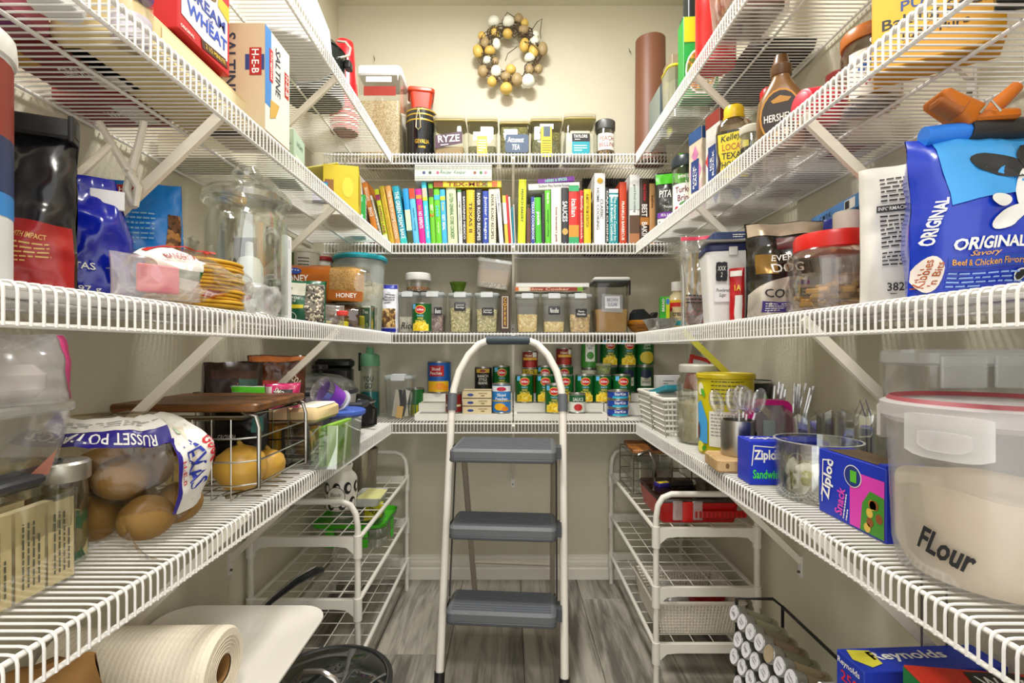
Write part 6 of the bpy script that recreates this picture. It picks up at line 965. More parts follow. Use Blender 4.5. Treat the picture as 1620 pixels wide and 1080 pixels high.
t = thing('yellow_scoop_clip', 'translucent amber scoop clip on the end of the dog food bag', 'clip', (.59, .548, z2+.185), 0, None, 0, 24); m = clear('#d8a80c', .3, .1, .5); MB().rbox(.02, .012, 0, .085, .006, .004).obj('handle', m, t); MB().lathe([(.016, -.006), (.018, 0), (.016, .006)], 20).xf(Matrix.Rotation(PI/2, 4, 'X')).obj('scoop_end', m, t)
# ================================================================ RIGHT SIDE, LOWEST SHELF
z1 = SZ[0]+.0005
def weave_basket(name, label, loc, rz, w, d, h, col, group=None, taper=.86, nx=12, nz=7, lip=.01):
    """open-weave plastic basket: slatted walls with see-through slots"""
    t = thing(name, label, 'basket', loc, rz, group); m = mat(col, .45)
    def P(s, q, v): k = taper+(1-taper)*v; return (s*w/2*k, q*d/2*k, h*v)
    b = MB(); b.box(-w*taper/2, w*taper/2, -d*taper/2, d*taper/2, 0, .002)
    for (a0, a1) in (((-1, -1), (1, -1)), ((1, -1), (1, 1)), ((1, 1), (-1, 1)), ((-1, 1), (-1, -1))):
        n = max(5, int(nx*(w if a0[1] == a1[1] else d)/max(w, d)))
        for i in range(n+1):
            s = i/n; x, y = a0[0]+(a1[0]-a0[0])*s, a0[1]+(a1[1]-a0[1])*s; b.tube([P(x, y, .0), P(x, y, 1)], min(w, d)*.016, 4)
        for j in range(nz+1): b.tube([P(*a0, j/nz), P(*a1, j/nz)], h*.034, 4)
    b.obj('woven_wall', m, t)
    R_ = [rr(w, d, .008, h*.93), rr(w+lip, d+lip, .01, h*.96), rr(w+lip, d+lip, .01, h), rr(w-.006, d-.006, .006, h), rr(w-.006, d-.006, .006, h*.93)]
    MB().loft(R_, loop=True).obj('rim', m, t); return t
weave_basket('white_basket', 'white slotted basket with coloured cards at the corner', (.555, 1.745, z1), 0, .17, .15, .125, '#dcd9d0', 'white slotted baskets', .84)
weave_basket('white_basket', 'white slotted basket next to the tall flour jar', (.552, 1.59, z1), 0, .165, .135, .12, '#dcd9d0', 'white slotted baskets', .84)
t, f = carton('striped_packet', 'striped teal and brown packet lying across the white baskets', 'packet', (.52, 1.67, z1+.1255), 12, .06, .13, .016, '#2a8a9a', rx=-14); sf = f('top')
for i in range(8): rect(t, sf, -.028, .028, -.06+.015*i, -.053+.015*i, mat(('#4a2a1c', '#c9a84a', '#24242c', '#d8c8a0')[i % 4], .5))
t, f = carton('white_card_box', 'small white card box standing behind the baskets', 'box', (.585, 1.848, z1), 0, .09, .03, .175, '#d6d6d8'); lines(t, f(), 0, .15, .04, .02, 2, mat('#6a6a70', .5))
t, sf = bag('red_pouch', 'red foil pouch leaning behind the flour jar', 'bag', (.66, 1.86, z1), 10, .09, .25, .03, mat('#a8201c', .3), seed=95, crum=.006, ry=14); rect(t, sf, -.03, .03, .2, .235, mat('#b8b4b0', .3), 6, 3)
t = thing('flour_jar', 'tall glass jar half full of flour with a white lid', 'jar', (.556, 1.455, z1)); r, h = .064, .228
MB().vessel([(r*.88, 0), (r*.98, .006), (r, .02), (r, h*.78), (r*.8, h*.87), (r*.8, h*.92)], .003, 36).obj('glass', clear('#e6ece4', .3, .04), t); MB().lathe([(r*.86, .005), (r*.94, .02), (r*.94, h*.5), (r*.4, h*.56), (.001, h*.54)], 30).obj('flour', mat('#c9bda2', .9), t); MB().lathe([(r*.9, h*.9), (r*.92, h*.91), (r*.92, h*.985), (r*.86, h), (.001, h)], 34).obj('lid', mat('#d4d2ca', .4), t); disc(t, cyl(r), -.01, h*.42, .018, .026, clear('#f4f4f0', .6, .1, .1), e=.0006, name='embossed_oval')
t = thing('tea_tub', 'yellow iced tea mix tub with a yellow lid', 'tub', (.566, 1.305, z1)); r, h = .069, .213
MB().lathe([(r*.93, 0), (r*.95, .004), (r, h*.93)], 36).obj('tub_body', mat('#cdbf0c', .4), t); MB().lathe([(r*1.02, h*.92), (r*1.05, h*.93), (r*1.05, h*.97), (r*1.0, h*.985), (r*.97, h*.975), (.001, h*.975)], 36, c0=False).obj('lid', mat('#c9b414', .4), t)
sf = cyl(r*.985, a0=-.4); b = MB(); poly(t, sf, [(-.075, .03), (-.045, .03), (-.045, .09), (-.068, .14), (-.085, .13)], mat('#3f9ad8', .5), e=.0014); rect(t, sf, -.04, .05, .025, .115, mat('#dcd8cc', .5), 10, 1, e=.0008, name='label'); lines(t, sf, .005, .08, .08, .06, 7, mat('#8a8a86', .6), e=.0014, seed=4); lines(t, sf, .005, .165, .08, .06, 6, mat('#4a4414', .6), e=.0012, seed=9, thick=.25); text(t, sf, 'LEMON TEA MIX', .005, .137, .08, .009, INK, e=.0014); disc(t, sf, -.07, .02, .014, .014, mat('#e2d84a', .5), e=.0012); disc(t, sf, -.055, .018, .008, .006, mat('#3f8a24', .5), e=.0016, rot=.6); disc(t, sf, -.07, .17, .012, .016, mat('#e6e2c8', .5), e=.001); disc(t, sf, -.06, .16, .006, .012, mat('#5aa82c', .5), e=.0014, rot=.5); disc(t, sf, -.078, .06, .006, .022, mat('#6a3a1c', .5), e=.0018)
t = thing('wooden_block', 'pale wooden block under the steel cup', 'block', (.512, 1.135, z1), -6); MB().rbox(.105, .1, 0, .031, .008, .005).obj('block', wood('#a8875a', '#c9a878', 4, (3, 14, 3), .6), t); disc(t, face(.105, .1, .031), -.03, .016, .004, .006, mat('#7a5a34', .7), name='knot')
t = thing('steel_cup', 'brushed steel cup of plastic spoons on the wooden block', 'cup', (.522, 1.135, z1+.0315), 0); MB().vessel([(.036, 0), (.0375, .003), (.0375, .08)], .0015, 32).obj('cup', mat('#b4b2ac', .28, 1), t); disc(t, cyl(.0375, a0=.9), 0, .045, .009, .013, mat('#1a1a1c', .6), e=.0006, name='thumb_hole')
for i, (a, tx, ty) in enumerate(((0, -.05, .0), (1, -.022, -.016), (2, .004, -.018), (3, .024, .0), (4, .04, -.012), (5, .012, .016))):
    t = thing('plastic_spoon', ('clear plastic spoon leaning furthest toward the yellow tub', 'clear plastic spoon beside the pink lunch box frame', 'clear plastic spoon in the middle of the cup', 'clear plastic spoon standing upright at the back of the cup', 'clear plastic spoon leaning toward the glass bowls', 'clear plastic spoon half hidden in the cup')[i], 'spoon', (.522+tx*.25, 1.135+ty*.4, z1+.04), 0, 'clear plastic spoons in the steel cup'); sp = clear('#f0f0f4', .6, .04, .04)
    top = Vector((tx*.9, ty, .135+.006*(i % 3))); MB().tube([(0, 0, 0), tuple(top*.62)], .0028, 6).obj('handle', sp, t)
    M = Matrix.Translation(top*.82) @ Matrix.Rotation(math.atan2(tx*.9, .135), 4, 'Y'); MB().ell((0, 0, 0), .017, .005, .03, 14, 8, M.to_3x3().to_4x4()).xf(Matrix.Translation(top*.82)).obj('bowl', sp, t)
t = thing('pink_frame_box', 'magenta framed lunch box standing behind the spoons', 'lunch box', (.628, 1.207, z1), -4); m = mat('#d8148a', .4); R_ = [rr(.1, .012, .005, 0)]
b = MB(); b.loft([[(p[0], y, .075+p[1]) for p in rr(.1, .15, .022, 0, 4)] for y in (-.015, .015)]+[[(p[0], y, .075+p[1]) for p in rr(.076, .126, .014, 0, 4)] for y in (.015, -.015)], loop=True); b.obj('frame', m, t); MB().box(-.038, .038, -.004, .004, .012, .138).obj('panel', clear('#d8d0d8', .3, .1, .3), t, smooth=False); MB().rbox(.03, .004, .04, .1, .004, .001, cy=-.006).obj('inner_card', mat('#9aa8a4', .5), t)
t = thing('floral_tin', 'black tin with teal and green leaves behind the lunch box', 'tin', (.702, 1.452, z1)); MB().lathe([(.052, 0), (.054, .004), (.054, .175), (.057, .178), (.057, .18), (.001, .18)], 30).obj('tin_body', mat('#15181a', .3), t); sf = cyl(.054, a0=-.3); R = random.Random(6)
for i in range(14): disc(t, sf, R.uniform(-.05, .06), R.uniform(.02, .16), .012, .006, mat(R.choice(['#2a9aa8', '#3fae4a', '#8ad0d8']), .4), 10, e=.0004+.0002*(i % 4), rot=R.uniform(0, 3), name='printed_leaf')
MB().lathe([(.0575, .176), (.059, .178), (.0575, .182)], 30, c0=False, c1=False).obj('rim', STEEL, t)
for k, (x, y) in enumerate(((.672, 1.278), (.708, 1.25))):
    t = thing('straw_bundle', ('bundle of clear wrapped cutlery near the pink lunch box', 'bundle of clear wrapped cutlery leaning to the wall')[k], 'cutlery bundle', (x, y, z1)); R = random.Random(20+k)
    for i in range(9): a = R.uniform(-.02, .03)+.012*k; MB().tube([(R.uniform(-.012, .012), R.uniform(-.01, .01), 0), (a+.016, R.uniform(-.02, .02), .17+R.uniform(0, .02))], .0035, 6).obj('wrapped_fork', clear('#e8e6ea', .6, .05, .12), t)
    MB().tube([(0, -.012, .05), (.012, 0, .05), (0, .012, .05), (-.012, 0, .05)], .0015, 5, True).obj('band', mat('#b01c4a', .5), t)
t, f = carton('sandwich_bag_box', 'blue sandwich bag box with white lettering', 'box', (.56, 1.022, z1), -3, .155, .062, .088, '#1430b8'); sf = f(); text(t, sf, 'Ziploc', -.044, .058, .052, .026, INKW, bold=.03); poly(t, sf, [(-.073, .04), (-.069, .078), (-.019, .074), (-.02, .076), (-.071, .08), (-.075, .038)], INKW, e=.0004); text(t, sf, 'Sandwich', -.044, .022, .056, .018, mat('#3fd83a', .5), bold=.02); disc(t, sf, .012, .05, .016, .016, INKW); disc(t, sf, .012, .05, .014, .014, mat('#1c3aa8', .5), e=.0004); lines(t, sf, .05, .045, .04, .05, 6, mat('#b8c4ea', .5)); text(t, f('top'), 'Ziploc', -.03, 0, .08, .03, INKW)
def glass_bowl(name, label, loc, r, h, ruf=0, foot=.94, n=48, tint='#eef4f0'):
    t = thing(name, label, 'bowl', loc); rings = []
    for rad, z in ((r*foot*.94, 0), (r*foot, .004), (r*.97, h*.3), (r, h), (r-.003, h), (r*.97-.003, h*.3), (r*foot-.004, .008)):
        rings.append([(p[0]*(1+ruf*.045*math.cos(12*2*PI*j/n)), p[1]*(1+ruf*.045*math.cos(12*2*PI*j/n)), p[2]+ruf*.006*math.cos(12*2*PI*j/n)*(z > h*.6)) for j, p in enumerate(circ(rad, z, n))])
    MB().loft(rings).obj('bowl', clear(tint, .55, .02), t, ang=.5); MB().lathe([(r-.001, h-.001), (r+.001, h+.0005), (r-.003, h+.001)], n, c0=False, c1=False).obj('rim', clear('#ffffff', 1.2, .05, .2), t) if not ruf else MB().lathe([(r*foot*.9, .001), (r*foot*.9, .004)], n).obj('base', clear('#ffffff', .9, .03), t)
    return t
glass_bowl('candy_bowl', 'straight-sided glass bowl of wrapped sweets', (.568, .917, z1), .072, .105); R = random.Random(9)
for i, (c, lb) in enumerate((('#b8a81c', 'olive yellow wrapped sweet low in the glass bowl'), ('#c9b82c', 'bright yellow wrapped sweet on top in the bowl'), ('#e2ded2', 'white wrapped sweet by the bowl wall'), ('#dcdacf', 'white twisted sweet wrapper in the bowl'), ('#8a8a1c', 'dark green-yellow sweet wrapper in the bowl'), ('#e6e4dc', 'pale paper wrapper curled in the bowl'), ('#a89a24', 'mustard sweet wrapper at the back of the bowl'))):
    a = i*.9; x, y = .024*math.cos(a), .024*math.sin(a); o = MB().loft([[(p[0]*k, p[1]*k, z) for p in circ(1, 0, 8)] for k, z in ((.02, -.03), (.007, -.019), (.015, -.01), (.017, 0), (.015, .01), (.007, .019), (.02, .03))]).obj('wrapped_sweet', mat(c, .35)); o.location = (.568+x, .917+y, z1+.024+.008*(i % 3)); o.rotation_euler = (1.4, .3*i, a*2); tag(o, lb, 'sweet', 'sweets in the glass bowl')
glass_bowl('ruffled_bowl', 'ruffled crystal bowl behind the sweet bowl', (.692, 1.125, z1), .066, .125, 1)
glass_bowl('glass_tumbler_bowl', 'narrow ribbed glass bowl against the right wall', (.695, .955, z1), .054, .15, .5)
t = thing('egg_slicer', 'wire loop kitchen tool standing in the ribbed glass', 'kitchen tool', (.685, .955, z1+.01)); MB().tube([(-.02, 0, 0), (-.024, 0, .13), (-.012, 0, .165), (.0, 0, .13), (.004, 0, 0)], .0014, 5).obj('loop', STEEL, t); MB().tube([(-.005, .01, 0), (-.008, .01, .13), (.006, .01, .165), (.018, .01, .13), (.016, .01, 0)], .0014, 5).obj('loop', STEEL, t)
t, f = carton('snack_bag_box', 'open blue and pink snack bag box', 'box', (.553, .767, z1), -90, .15, .058, .105, '#1230b4'); sf0 = f(); sf = lambda u, v, e=0: sf0(u*1.14, v*.89, e); h = .118
rect(t, sf, .002, .064, .004, h*.82, mat('#d83ab0', .5)); poly(t, sf, [(.022, .004), (.064, .004), (.064, .07), (.04, .074), (.026, .05)], mat('#3f8a24', .5), e=.0004); R = random.Random(3)
for i in range(7): disc(t, sf, R.uniform(.034, .058), R.uniform(.012, .06), .006, .008, mat(R.choice(['#b8742c', '#d8b44a', '#8a4a1c']), .5), 10, e=.0008, name='printed_nut')
disc(t, sf, .008, .088, .017, .019, INKW, e=.0006); disc(t, sf, .008, .088, .0155, .0175, mat('#1c2f7a', .5), e=.0009); rect(t, sf, .004, .016, .078, .098, mat('#5ab82c', .5), e=.0012); text(t, sf, 'Ziploc', -.043, .066, .075, .024, INKW, rot=82, bold=.03); text(t, sf, 'Snack', -.018, .036, .05, .016, mat('#e04ab8', .5), rot=82, bold=.02); lines(t, sf, -.004, .03, .045, .012, 2, INKW, rot=82, e=.0008); poly(t, sf, [(-.058, .02), (-.056, .1), (-.036, .104), (-.036, .102), (-.054, .098), (-.056, .02)], INKW, e=.0005)
rect(t, f('top'), -.06, .07, -.024, .026, mat('#5a4a34', .8), e=.0003, name='open_slot'); MB().box(.06, .074, -.028, .028, .1051, .109).obj('top_flap', mat('#1230b4', .5), t, smooth=False)
t = thing('bean_container', 'tall milky container with beans in its base behind the flour bucket', 'container', (.675, .752, z1)); h = .272
MB().shell([(.15, .09, .016, 0), (.155, .095, .018, .006), (.165, .102, .018, h*.92)], .002).obj('box', clear('#e8e8e8', .12, .15, .05), t); MB().rbox(.142, .082, .004, h*.36, .014, .006).obj('beans', speck('#8a6a66', '#b89a90', '#5f4644', 120), t); MB().rbox(.17, .108, h*.91, h, .02, .005).obj('lid', clear('#e8ecee', .15, .15, .3), t)
for x in (-.045, .045): MB().rbox(.065, .005, h*.8, h*.97, .003, .002, cx=x*.85, cy=-.0555).obj('latch', clear('#eef2f4', .2, .15, .22), t)
t = thing('flour_bucket', 'large translucent flour bucket with a dusty red-rimmed lid', 'bucket', (.578, .588, z1)); h = .222
def q4(w, z): return circ(w/2, z, 48)
MB().loft([q4(.176, 0), q4(.19, .006), q4(.2, .03), q4(.212, h*.86), q4(.206, h*.86), q4(.194, .032), q4(.17, .006)]).obj('bucket', clear('#eeecea', .12, .2, .10), t)
top = [(p[0], p[1], p[2]+.016*noise.noise(Vector((p[0]*14, p[1]*14, 1)))) for p in q4(.194, h*.5)]; MB().loft([q4(.168, .006), q4(.192, .034), top]).obj('flour', mat('#e2d2b8', .95, var=.05, bump=.3, bscale=60), t)
MB().loft([q4(.212, h*.83), q4(.226, h*.86), q4(.226, h*.93), q4(.212, h*.945), q4(.2, h*.93), q4(.19, h*.925)]).obj('lid', clear('#eeeaea', .15, .2, .3), t); MB().loft([q4(.214, h*.94), q4(.206, h*.965), q4(.196, h*.94)], False, False).obj('red_seal', mat('#8a3a40', .5), t)
def latch(a, da, z0, z1_, R0, th=.004, n=8):
    rings = []
    for i in range(n+1):
        b_ = a-da/2+da*i/n; ins = .006*(abs(2*i/n-1)**4); c_, s_ = math.sin(b_), -math.cos(b_)
        rings.append([(c_*r_, s_*r_, zz) for r_, zz in ((R0, z0+ins), (R0+th, z0+ins), (R0+th, z1_-ins*.3), (R0, z1_-ins*.3))])
    return MB().loft(rings)
for a in (-1.15, .42, 1.99, 3.56): latch(a, .72, h*.68, h*.9, .113).obj('latch', clear('#f2f0f0', .25, .15, .28), t); latch(a, .42, h*.72, h*.82, .1175, .002).obj('latch_pad', clear('#f6f4f4', .25, .15, .2), t)
bs = cyl(.1012, a0=-1.2, e0=.0015); text(t, bs, 'FLour', 0, .05, .054, .028, INK, rot=-14, bold=.03, shear=.1, name='handwriting')
# ================================================================ FLOOR: STEP LADDER
lad = thing('step_ladder', 'white folding step ladder with three grey treads', 'ladder', (-.026, 1.455, 0), -4.5)
LW = mat('#e3ddd2', .35, var=.02); GR = mat('#64676b', .55, var=.04, bump=.25, bscale=160); GRD = mat('#4a4d52', .5)
hw = .185; lean = .25/1.03
def lp(x, z, off=0): return (x, off+lean*z, z)
P = [lp(-hw, .0), lp(-hw, .3), lp(-hw, .6), lp(-hw, .84)]+[lp(-hw+.085-.085*math.cos(a), .94+.092*math.sin(a)) for a in [i*PI/2/8 for i in range(0, 9)]]
P = [lp(-hw, .0), lp(-hw, .5), lp(-hw, .80), lp(-hw+.004, .86), lp(-hw+.02, .92), lp(-hw+.05, .975), lp(-hw+.085, 1.012), lp(-hw+.12, 1.026)]
Q = P+[(-x, y, z) for x, y, z in reversed(P)]
MB().tube(Q, .0125, 12).obj('front_frame', LW, lad)
MB().tube([lp(-.075, 1.026), lp(.075, 1.026)], .0155, 12).obj('hand_grip', mat('#3a444c', .6), lad)
for s in (-1, 1):
    MB().tube([lp(s*hw, .79), lp(s*hw, .845)], .0165, 12).obj('collar', mat('#5c6064', .5), lad); MB().tube([lp(s*hw, 0), lp(s*hw, .035)], .016, 12).obj('rubber_foot', BLACK, lad)
    MB().tube([(s*.155, .24, .66), (s*.152, .50, .02)], .0105, 10).obj('rear_leg', mat('#a49a8a', .4), lad); MB().tube([(s*.152, .495, .0), (s*.152, .485, .045)], .0135, 10).obj('rubber_foot', BLACK, lad)
    MB().tube([lp(s*(hw-.022), .67, -.01), lp(s*(hw-.022), .24, -.01)], .003, 6).obj('folding_rod', mat('#5a5a58', .35, .8), lad)
MB().tube([(-.152, .435, .18), (.152, .435, .18)], .006, 8).obj('rear_crossbar', mat('#a49a8a', .4), lad)
for z, dp, y0 in ((.235, .14, -.085), (.465, .15, -.095), (.695, .215, -.145)):
    yc = lean*z+y0+dp/2
    tr = MB().rbox(.322, dp, z-.036, z, .018, .008, cy=yc, n=4).obj('tread', GR, lad)
    b = MB()
    for i in range(9): yy = yc-dp*.4+dp*.8*i/8; b.box(-.145, .145, yy-.003, yy+.003, z-.0005, z+.0012)
    b.obj('grip_ribs', mat('#585d66', .6), tr, smooth=False)
    MB().rbox(.324, dp+.002, z-.04, z-.028, .018, .003, cy=yc, n=4).obj('tread_rim', GRD, tr)
    for s in (-1, 1): MB().box(s*.16-.006, s*.16+.012*s+.006, yc-.02, yc+.03, z-.045, z-.008).obj('bracket', GRD, tr, smooth=False)
# ================================================================ WHITE FOLDING RACKS
RW = mat('#dedad0', .4, var=.02)
def rack(label, x0, x1, y0, y1):
    t = thing('wire_rack', label, 'rack', (0, 0, 0)); tz = (.115, .281, .456)
    for y in (y0, y1):
        P = [(x0, y, 0), (x0, y, .5), (x0+.006, y, .535), (x0+.02, y, .558), (x0+.045, y, .568), (x1-.045, y, .568), (x1-.02, y, .558), (x1-.006, y, .535), (x1, y, .5), (x1, y, 0)]
        MB().tube(P, .0085, 10).obj('end_frame', RW, t)
        for z in tz:
            b = MB(); n = 10; pr = []
            for i in range(n+1):
                s = i/n; x = x0+(x1-x0)*s; e = min(s, 1-s)*(x1-x0); drop = .03*math.exp(-(e/.02)**2)
                pr.append([(x, y-.007, z-.012-drop), (x, y+.007, z-.012-drop), (x, y+.007, z+.014), (x, y-.007, z+.014)])
            b.loft(pr).obj('end_rail', RW, t, smooth=False)
            for x in (x0, x1): MB().tube([(x, y, z-.045), (x, y, z+.018)], .0125, 10).obj('socket', RW, t)
    for z in tz:
        for x in (x0, x1): MB().tube([(x, y0, z+.004), (x, y1, z+.004)], .0065, 8).obj('side_rail', RW, t)
        for i in range(1, 5): x = x0+(x1-x0)*i/5; MB().tube([(x, y0, z+.006), (x, y1, z+.006)], .0016, 5).obj('wire', RW, t)
        for i in range(1, 10): y = y0+(y1-y0)*i/10; MB().tube([(x0, y, z+.003), (x1, y, z+.003)], .0016, 5).obj('wire', RW, t)
    return t
rack('white three-tier rack under the potato shelf', -.727, -.427, 1.39, 2.05)
rack('white three-tier rack under the flour shelf', .43, .727, 1.462, 2.11)
zt = .4645
t = thing('ceramic_jar', 'black and white dotted ceramic jar with a round name panel', 'jar', (-.567, 1.665, zt)); r, h = .052, .145
MB().vessel([(r*.86, 0), (r, .008), (r, h*.68), (r*.9, h*.76), (r*.7, h*.84), (r*.66, h*.88), (r*.74, h*.96), (r*.72, h)], .004, 36).obj('jar_body', mat('#e2ded4', .25), t); sf = cyl(r); R = random.Random(4)
for i in range(9):
    for j in range(2): disc(t, sf, -.16+.036*i+.018*j, .025+.05*j, .013, .02, BLACK, 14, e=.0003, name='black_dot'); disc(t, sf, -.16+.036*i+.018*j+.004, .025+.05*j, .007, .011, mat('#e2ded4', .25), 12, e=.0006, name='white_dot')
disc(t, sf, 0, .048, .03, .034, BLACK, e=.0009, name='panel_rim'); disc(t, sf, 0, .048, .028, .032, mat('#e8e4da', .3), e=.0013, name='name_panel'); text(t, sf, 'Blonde\nMoments', 0, .048, .046, .03, INK, bold=0, shear=.2, e=.0018); MB().tube([(-.01, 0, h-.01), (.012, 0, h+.02)], .012, 8).obj('brush', mat('#8a7a6a', .7), t)
t = thing('textured_vase', 'bumpy silver-grey glass vase at the back of the rack', 'vase', (-.553, 1.865, zt)); r, h = .054, .157; b = MB(); rings = []
for j in range(17):
    z = h*j/16; rad = r*(.8+.2*j/16); rings.append([(p[0]*(1+.035*((i+j) % 2)), p[1]*(1+.035*((i+j) % 2)), z) for i, p in enumerate(circ(rad, z, 32))])
b.loft(rings, True, False).obj('vase', mat('#a49c8a', .18, .6), t, ang=.15); MB().lathe([(r*1.0, h), (r*1.03, h+.002), (r*.95, h+.002), (r*.9, .01)], 32, c0=False, c1=False).obj('rim', mat('#8a8272', .3, .5), t)
t = thing('foam_tray', 'pale takeout tray with a yellow receipt on the rack', 'tray', (-.487, 1.73, zt)); MB().shell([(.075, .12, .012, 0), (.095, .14, .014, .028)], .002).obj('tray', clear('#dfe2dc', .1, .2, .5), t); MB().add([(-.03, -.07, .03), (.05, -.06, .026), (.05, .04, .03), (-.02, .05, .032)], [(0, 1, 2, 3)]).obj('receipt', mat('#cfcc8a', .7), t)
zt2 = .290
for i in range(2):
    t = thing('glass_food_box', ('lower glass food box with bright green corner clips', 'upper glass food box with bright green corner clips')[i], 'food box', (-.575, 1.86, zt2+i*.036), 0, 'glass food boxes on the rack'); MB().shell([(.24, .2, .03, 0), (.264, .226, .034, .034)], .003).obj('glass_box', clear('#e4ece2', .5, .03), t)
    for x, y in ((-.06, -.114), (.06, -.114), (.133, 0)): MB().rbox(.03 if y else .006, .006 if y else .03, .006, .036, .002, .001, cx=x, cy=y).obj('green_clip', mat('#3fae1c', .4), t)
t = thing('green_cover', 'bright green rectangular lid on the glass food boxes', 'lid', (-.575, 1.86, zt2+.0725)); MB().shell([(.262, .222, .034, 0), (.268, .23, .036, .012)], .003).obj('lid', mat('#44b41c', .35), t); MB().rbox(.2, .16, .003, .0045, .03, .0005).obj('lid_panel', mat('#58c42c', .35), t)
t, sf = bag('chips_bag', 'clear bag of pale chips with a yellow print on the green lid', 'bag', (-.56, 1.84, zt2+.077), 8, .2, .072, .14, clear('#e8e8e0', .35, .1, .06), seed=97, crum=.01, base=.9, top=.2); R = random.Random(12)
for i in range(22): o = MB().ell((R.uniform(-.07, .07), R.uniform(-.04, .04), .016+.002*i), .022, .018, .004, 10, 6, Matrix.Rotation(R.uniform(-.7, .7), 4, 'X')).obj('chip', mat('#b4a684', .7), t)
rect(t, sf, .03, .09, .02, .066, mat('#c9c41c', .4), 8, 5); text(t, sf, 'SALE', .06, .045, .03, .014, INK, rot=-30, e=.001)
# right rack contents
t = thing('red_case', 'red plastic carrying case with a clear latched lid', 'case', (.578, 1.63, zt)); MB().shell([(.225, .22, .012, 0), (.245, .24, .014, .062)], .003).obj('case_body', mat('#b4120f', .35), t); MB().rbox(.25, .246, .061, .078, .014, .004).obj('lid', clear('#3a2422', .3, .05, .25), t)
for x in (-.07, -.01): MB().rbox(.03, .008, .012, .07, .003, .002, cx=x, cy=-.126).obj('latch', clear('#e8dcd8', .4, .05, .2), t)
MB().rbox(.032, .012, .006, .066, .004, .002, cx=-.04, cy=-.125).obj('centre_latch', mat('#c4140f', .35), t); MB().rbox(.16, .01, .02, .04, .004, .002, cx=.06, cy=-.124).obj('ribbed_grip', mat('#c81812', .35), t)
for i in range(12): MB().box(-.018+.013*i, -.012+.013*i, -.131, -.128, .02, .04).obj('rib', mat('#a00f0c', .4), t, smooth=False)
t = thing('pocket_torch', 'small black and chrome torch lying on the red case', 'torch', (.56, 1.62, zt+.0895), 10); MB().lathe([(.01, -.04), (.01, .02), (.013, .028), (.013, .045), (.001, .046)], 16).xf(Matrix.Rotation(PI/2, 4, 'Y')).obj('barrel', BLACK, t); MB().lathe([(.0135, .034), (.0135, .044)], 16).xf(Matrix.Rotation(PI/2, 4, 'Y')).obj('bezel', STEEL, t)
t, f = carton('battery_pack', 'small purple and yellow battery pack on the red case', 'packet', (.505, 1.64, zt+.0785), 20, .05, .03, .012, '#2a1f7a'); rect(t, f('top'), -.02, .02, -.01, .01, mat('#d8c41c', .4))
t = thing('chrome_basket', 'chrome wire basket of clear dishes on the far end of the rack', 'basket', (.55, 1.90, zt))
for zz in (.01, .055, .1, .145): MB().tube([(-.105, -.11, zz), (.105, -.11, zz), (.105, .11, zz), (-.105, .11, zz)], .002, 6, True).obj('hoop', CH_, t)
for x in (-.105, -.035, .035, .105):
    for y in (-.11, .11): MB().tube([(x, y, .0), (x, y, .148)], .002, 6).obj('upright', CH_, t)
for i in range(8): MB().tube([(-.105+.03*i, -.11, .004), (-.105+.03*i, .11, .004)], .0016, 5).obj('wire', CH_, t)
MB().tube([(-.09, -.114, .15), (-.05, -.116, .165), (-.03, -.116, .12), (-.028, -.116, .0)], .006, 8).obj('corner_loop', CH_, t)
t = thing('glass_dish', 'clear glass dish standing in the chrome basket', 'dish', (.53, 1.88, zt+.007)); MB().shell([(.13, .12, .02, 0), (.145, .135, .022, .11)], .003).obj('dish', clear('#d8dcd4', .4, .04, .1), t); MB().lathe([(.028, .004), (.03, .09), (.001, .09)], 20, cx=-.03).obj('yellow_jar', mat('#8a8414', .3), t)
t = thing('wooden_tray', 'striped brown wooden board on top of the chrome basket', 'board', (.545, 1.895, zt+.1505), -4); MB().rbox(.19, .2, 0, .014, .008, .003).obj('board', wood('#5a3210', '#a8682c', 4, (14, 2, 8), .45), t); MB().box(-.02, .02, -.1002, .1002, .0135, .0145).obj('dark_inlay', mat('#3a1f0c', .5), t, smooth=False)
t = weave_basket('woven_basket', 'white woven plastic basket on the lowest tier of the rack', (.578, 1.635, .1235), 0, .275, .25, .1, '#d8cfc2', None, .86, 26, 10, .014)
t = thing('clear_covers', 'stack of clear round lids inside the woven basket', 'lids', (.53, 1.66, .128)); 
for i in range(4): MB().lathe([(.06, i*.018), (.066, i*.018+.004), (.062, i*.018+.012), (.03, i*.018+.016), (.001, i*.018+.016)], 28).obj('lid', clear('#e8e8e8', .4, .05, .12), t)
t = thing('red_bowl', 'red bowl lying in the woven basket', 'bowl', (.64, 1.62, .128)); MB().vessel([(.03, 0), (.045, .01), (.058, .065)], .003, 28).obj('bowl', mat('#9a1c1c', .4), t); MB().lathe([(.03, .0), (.032, .003)], 24).obj('foot_ring', mat('#8a1818', .4), t)
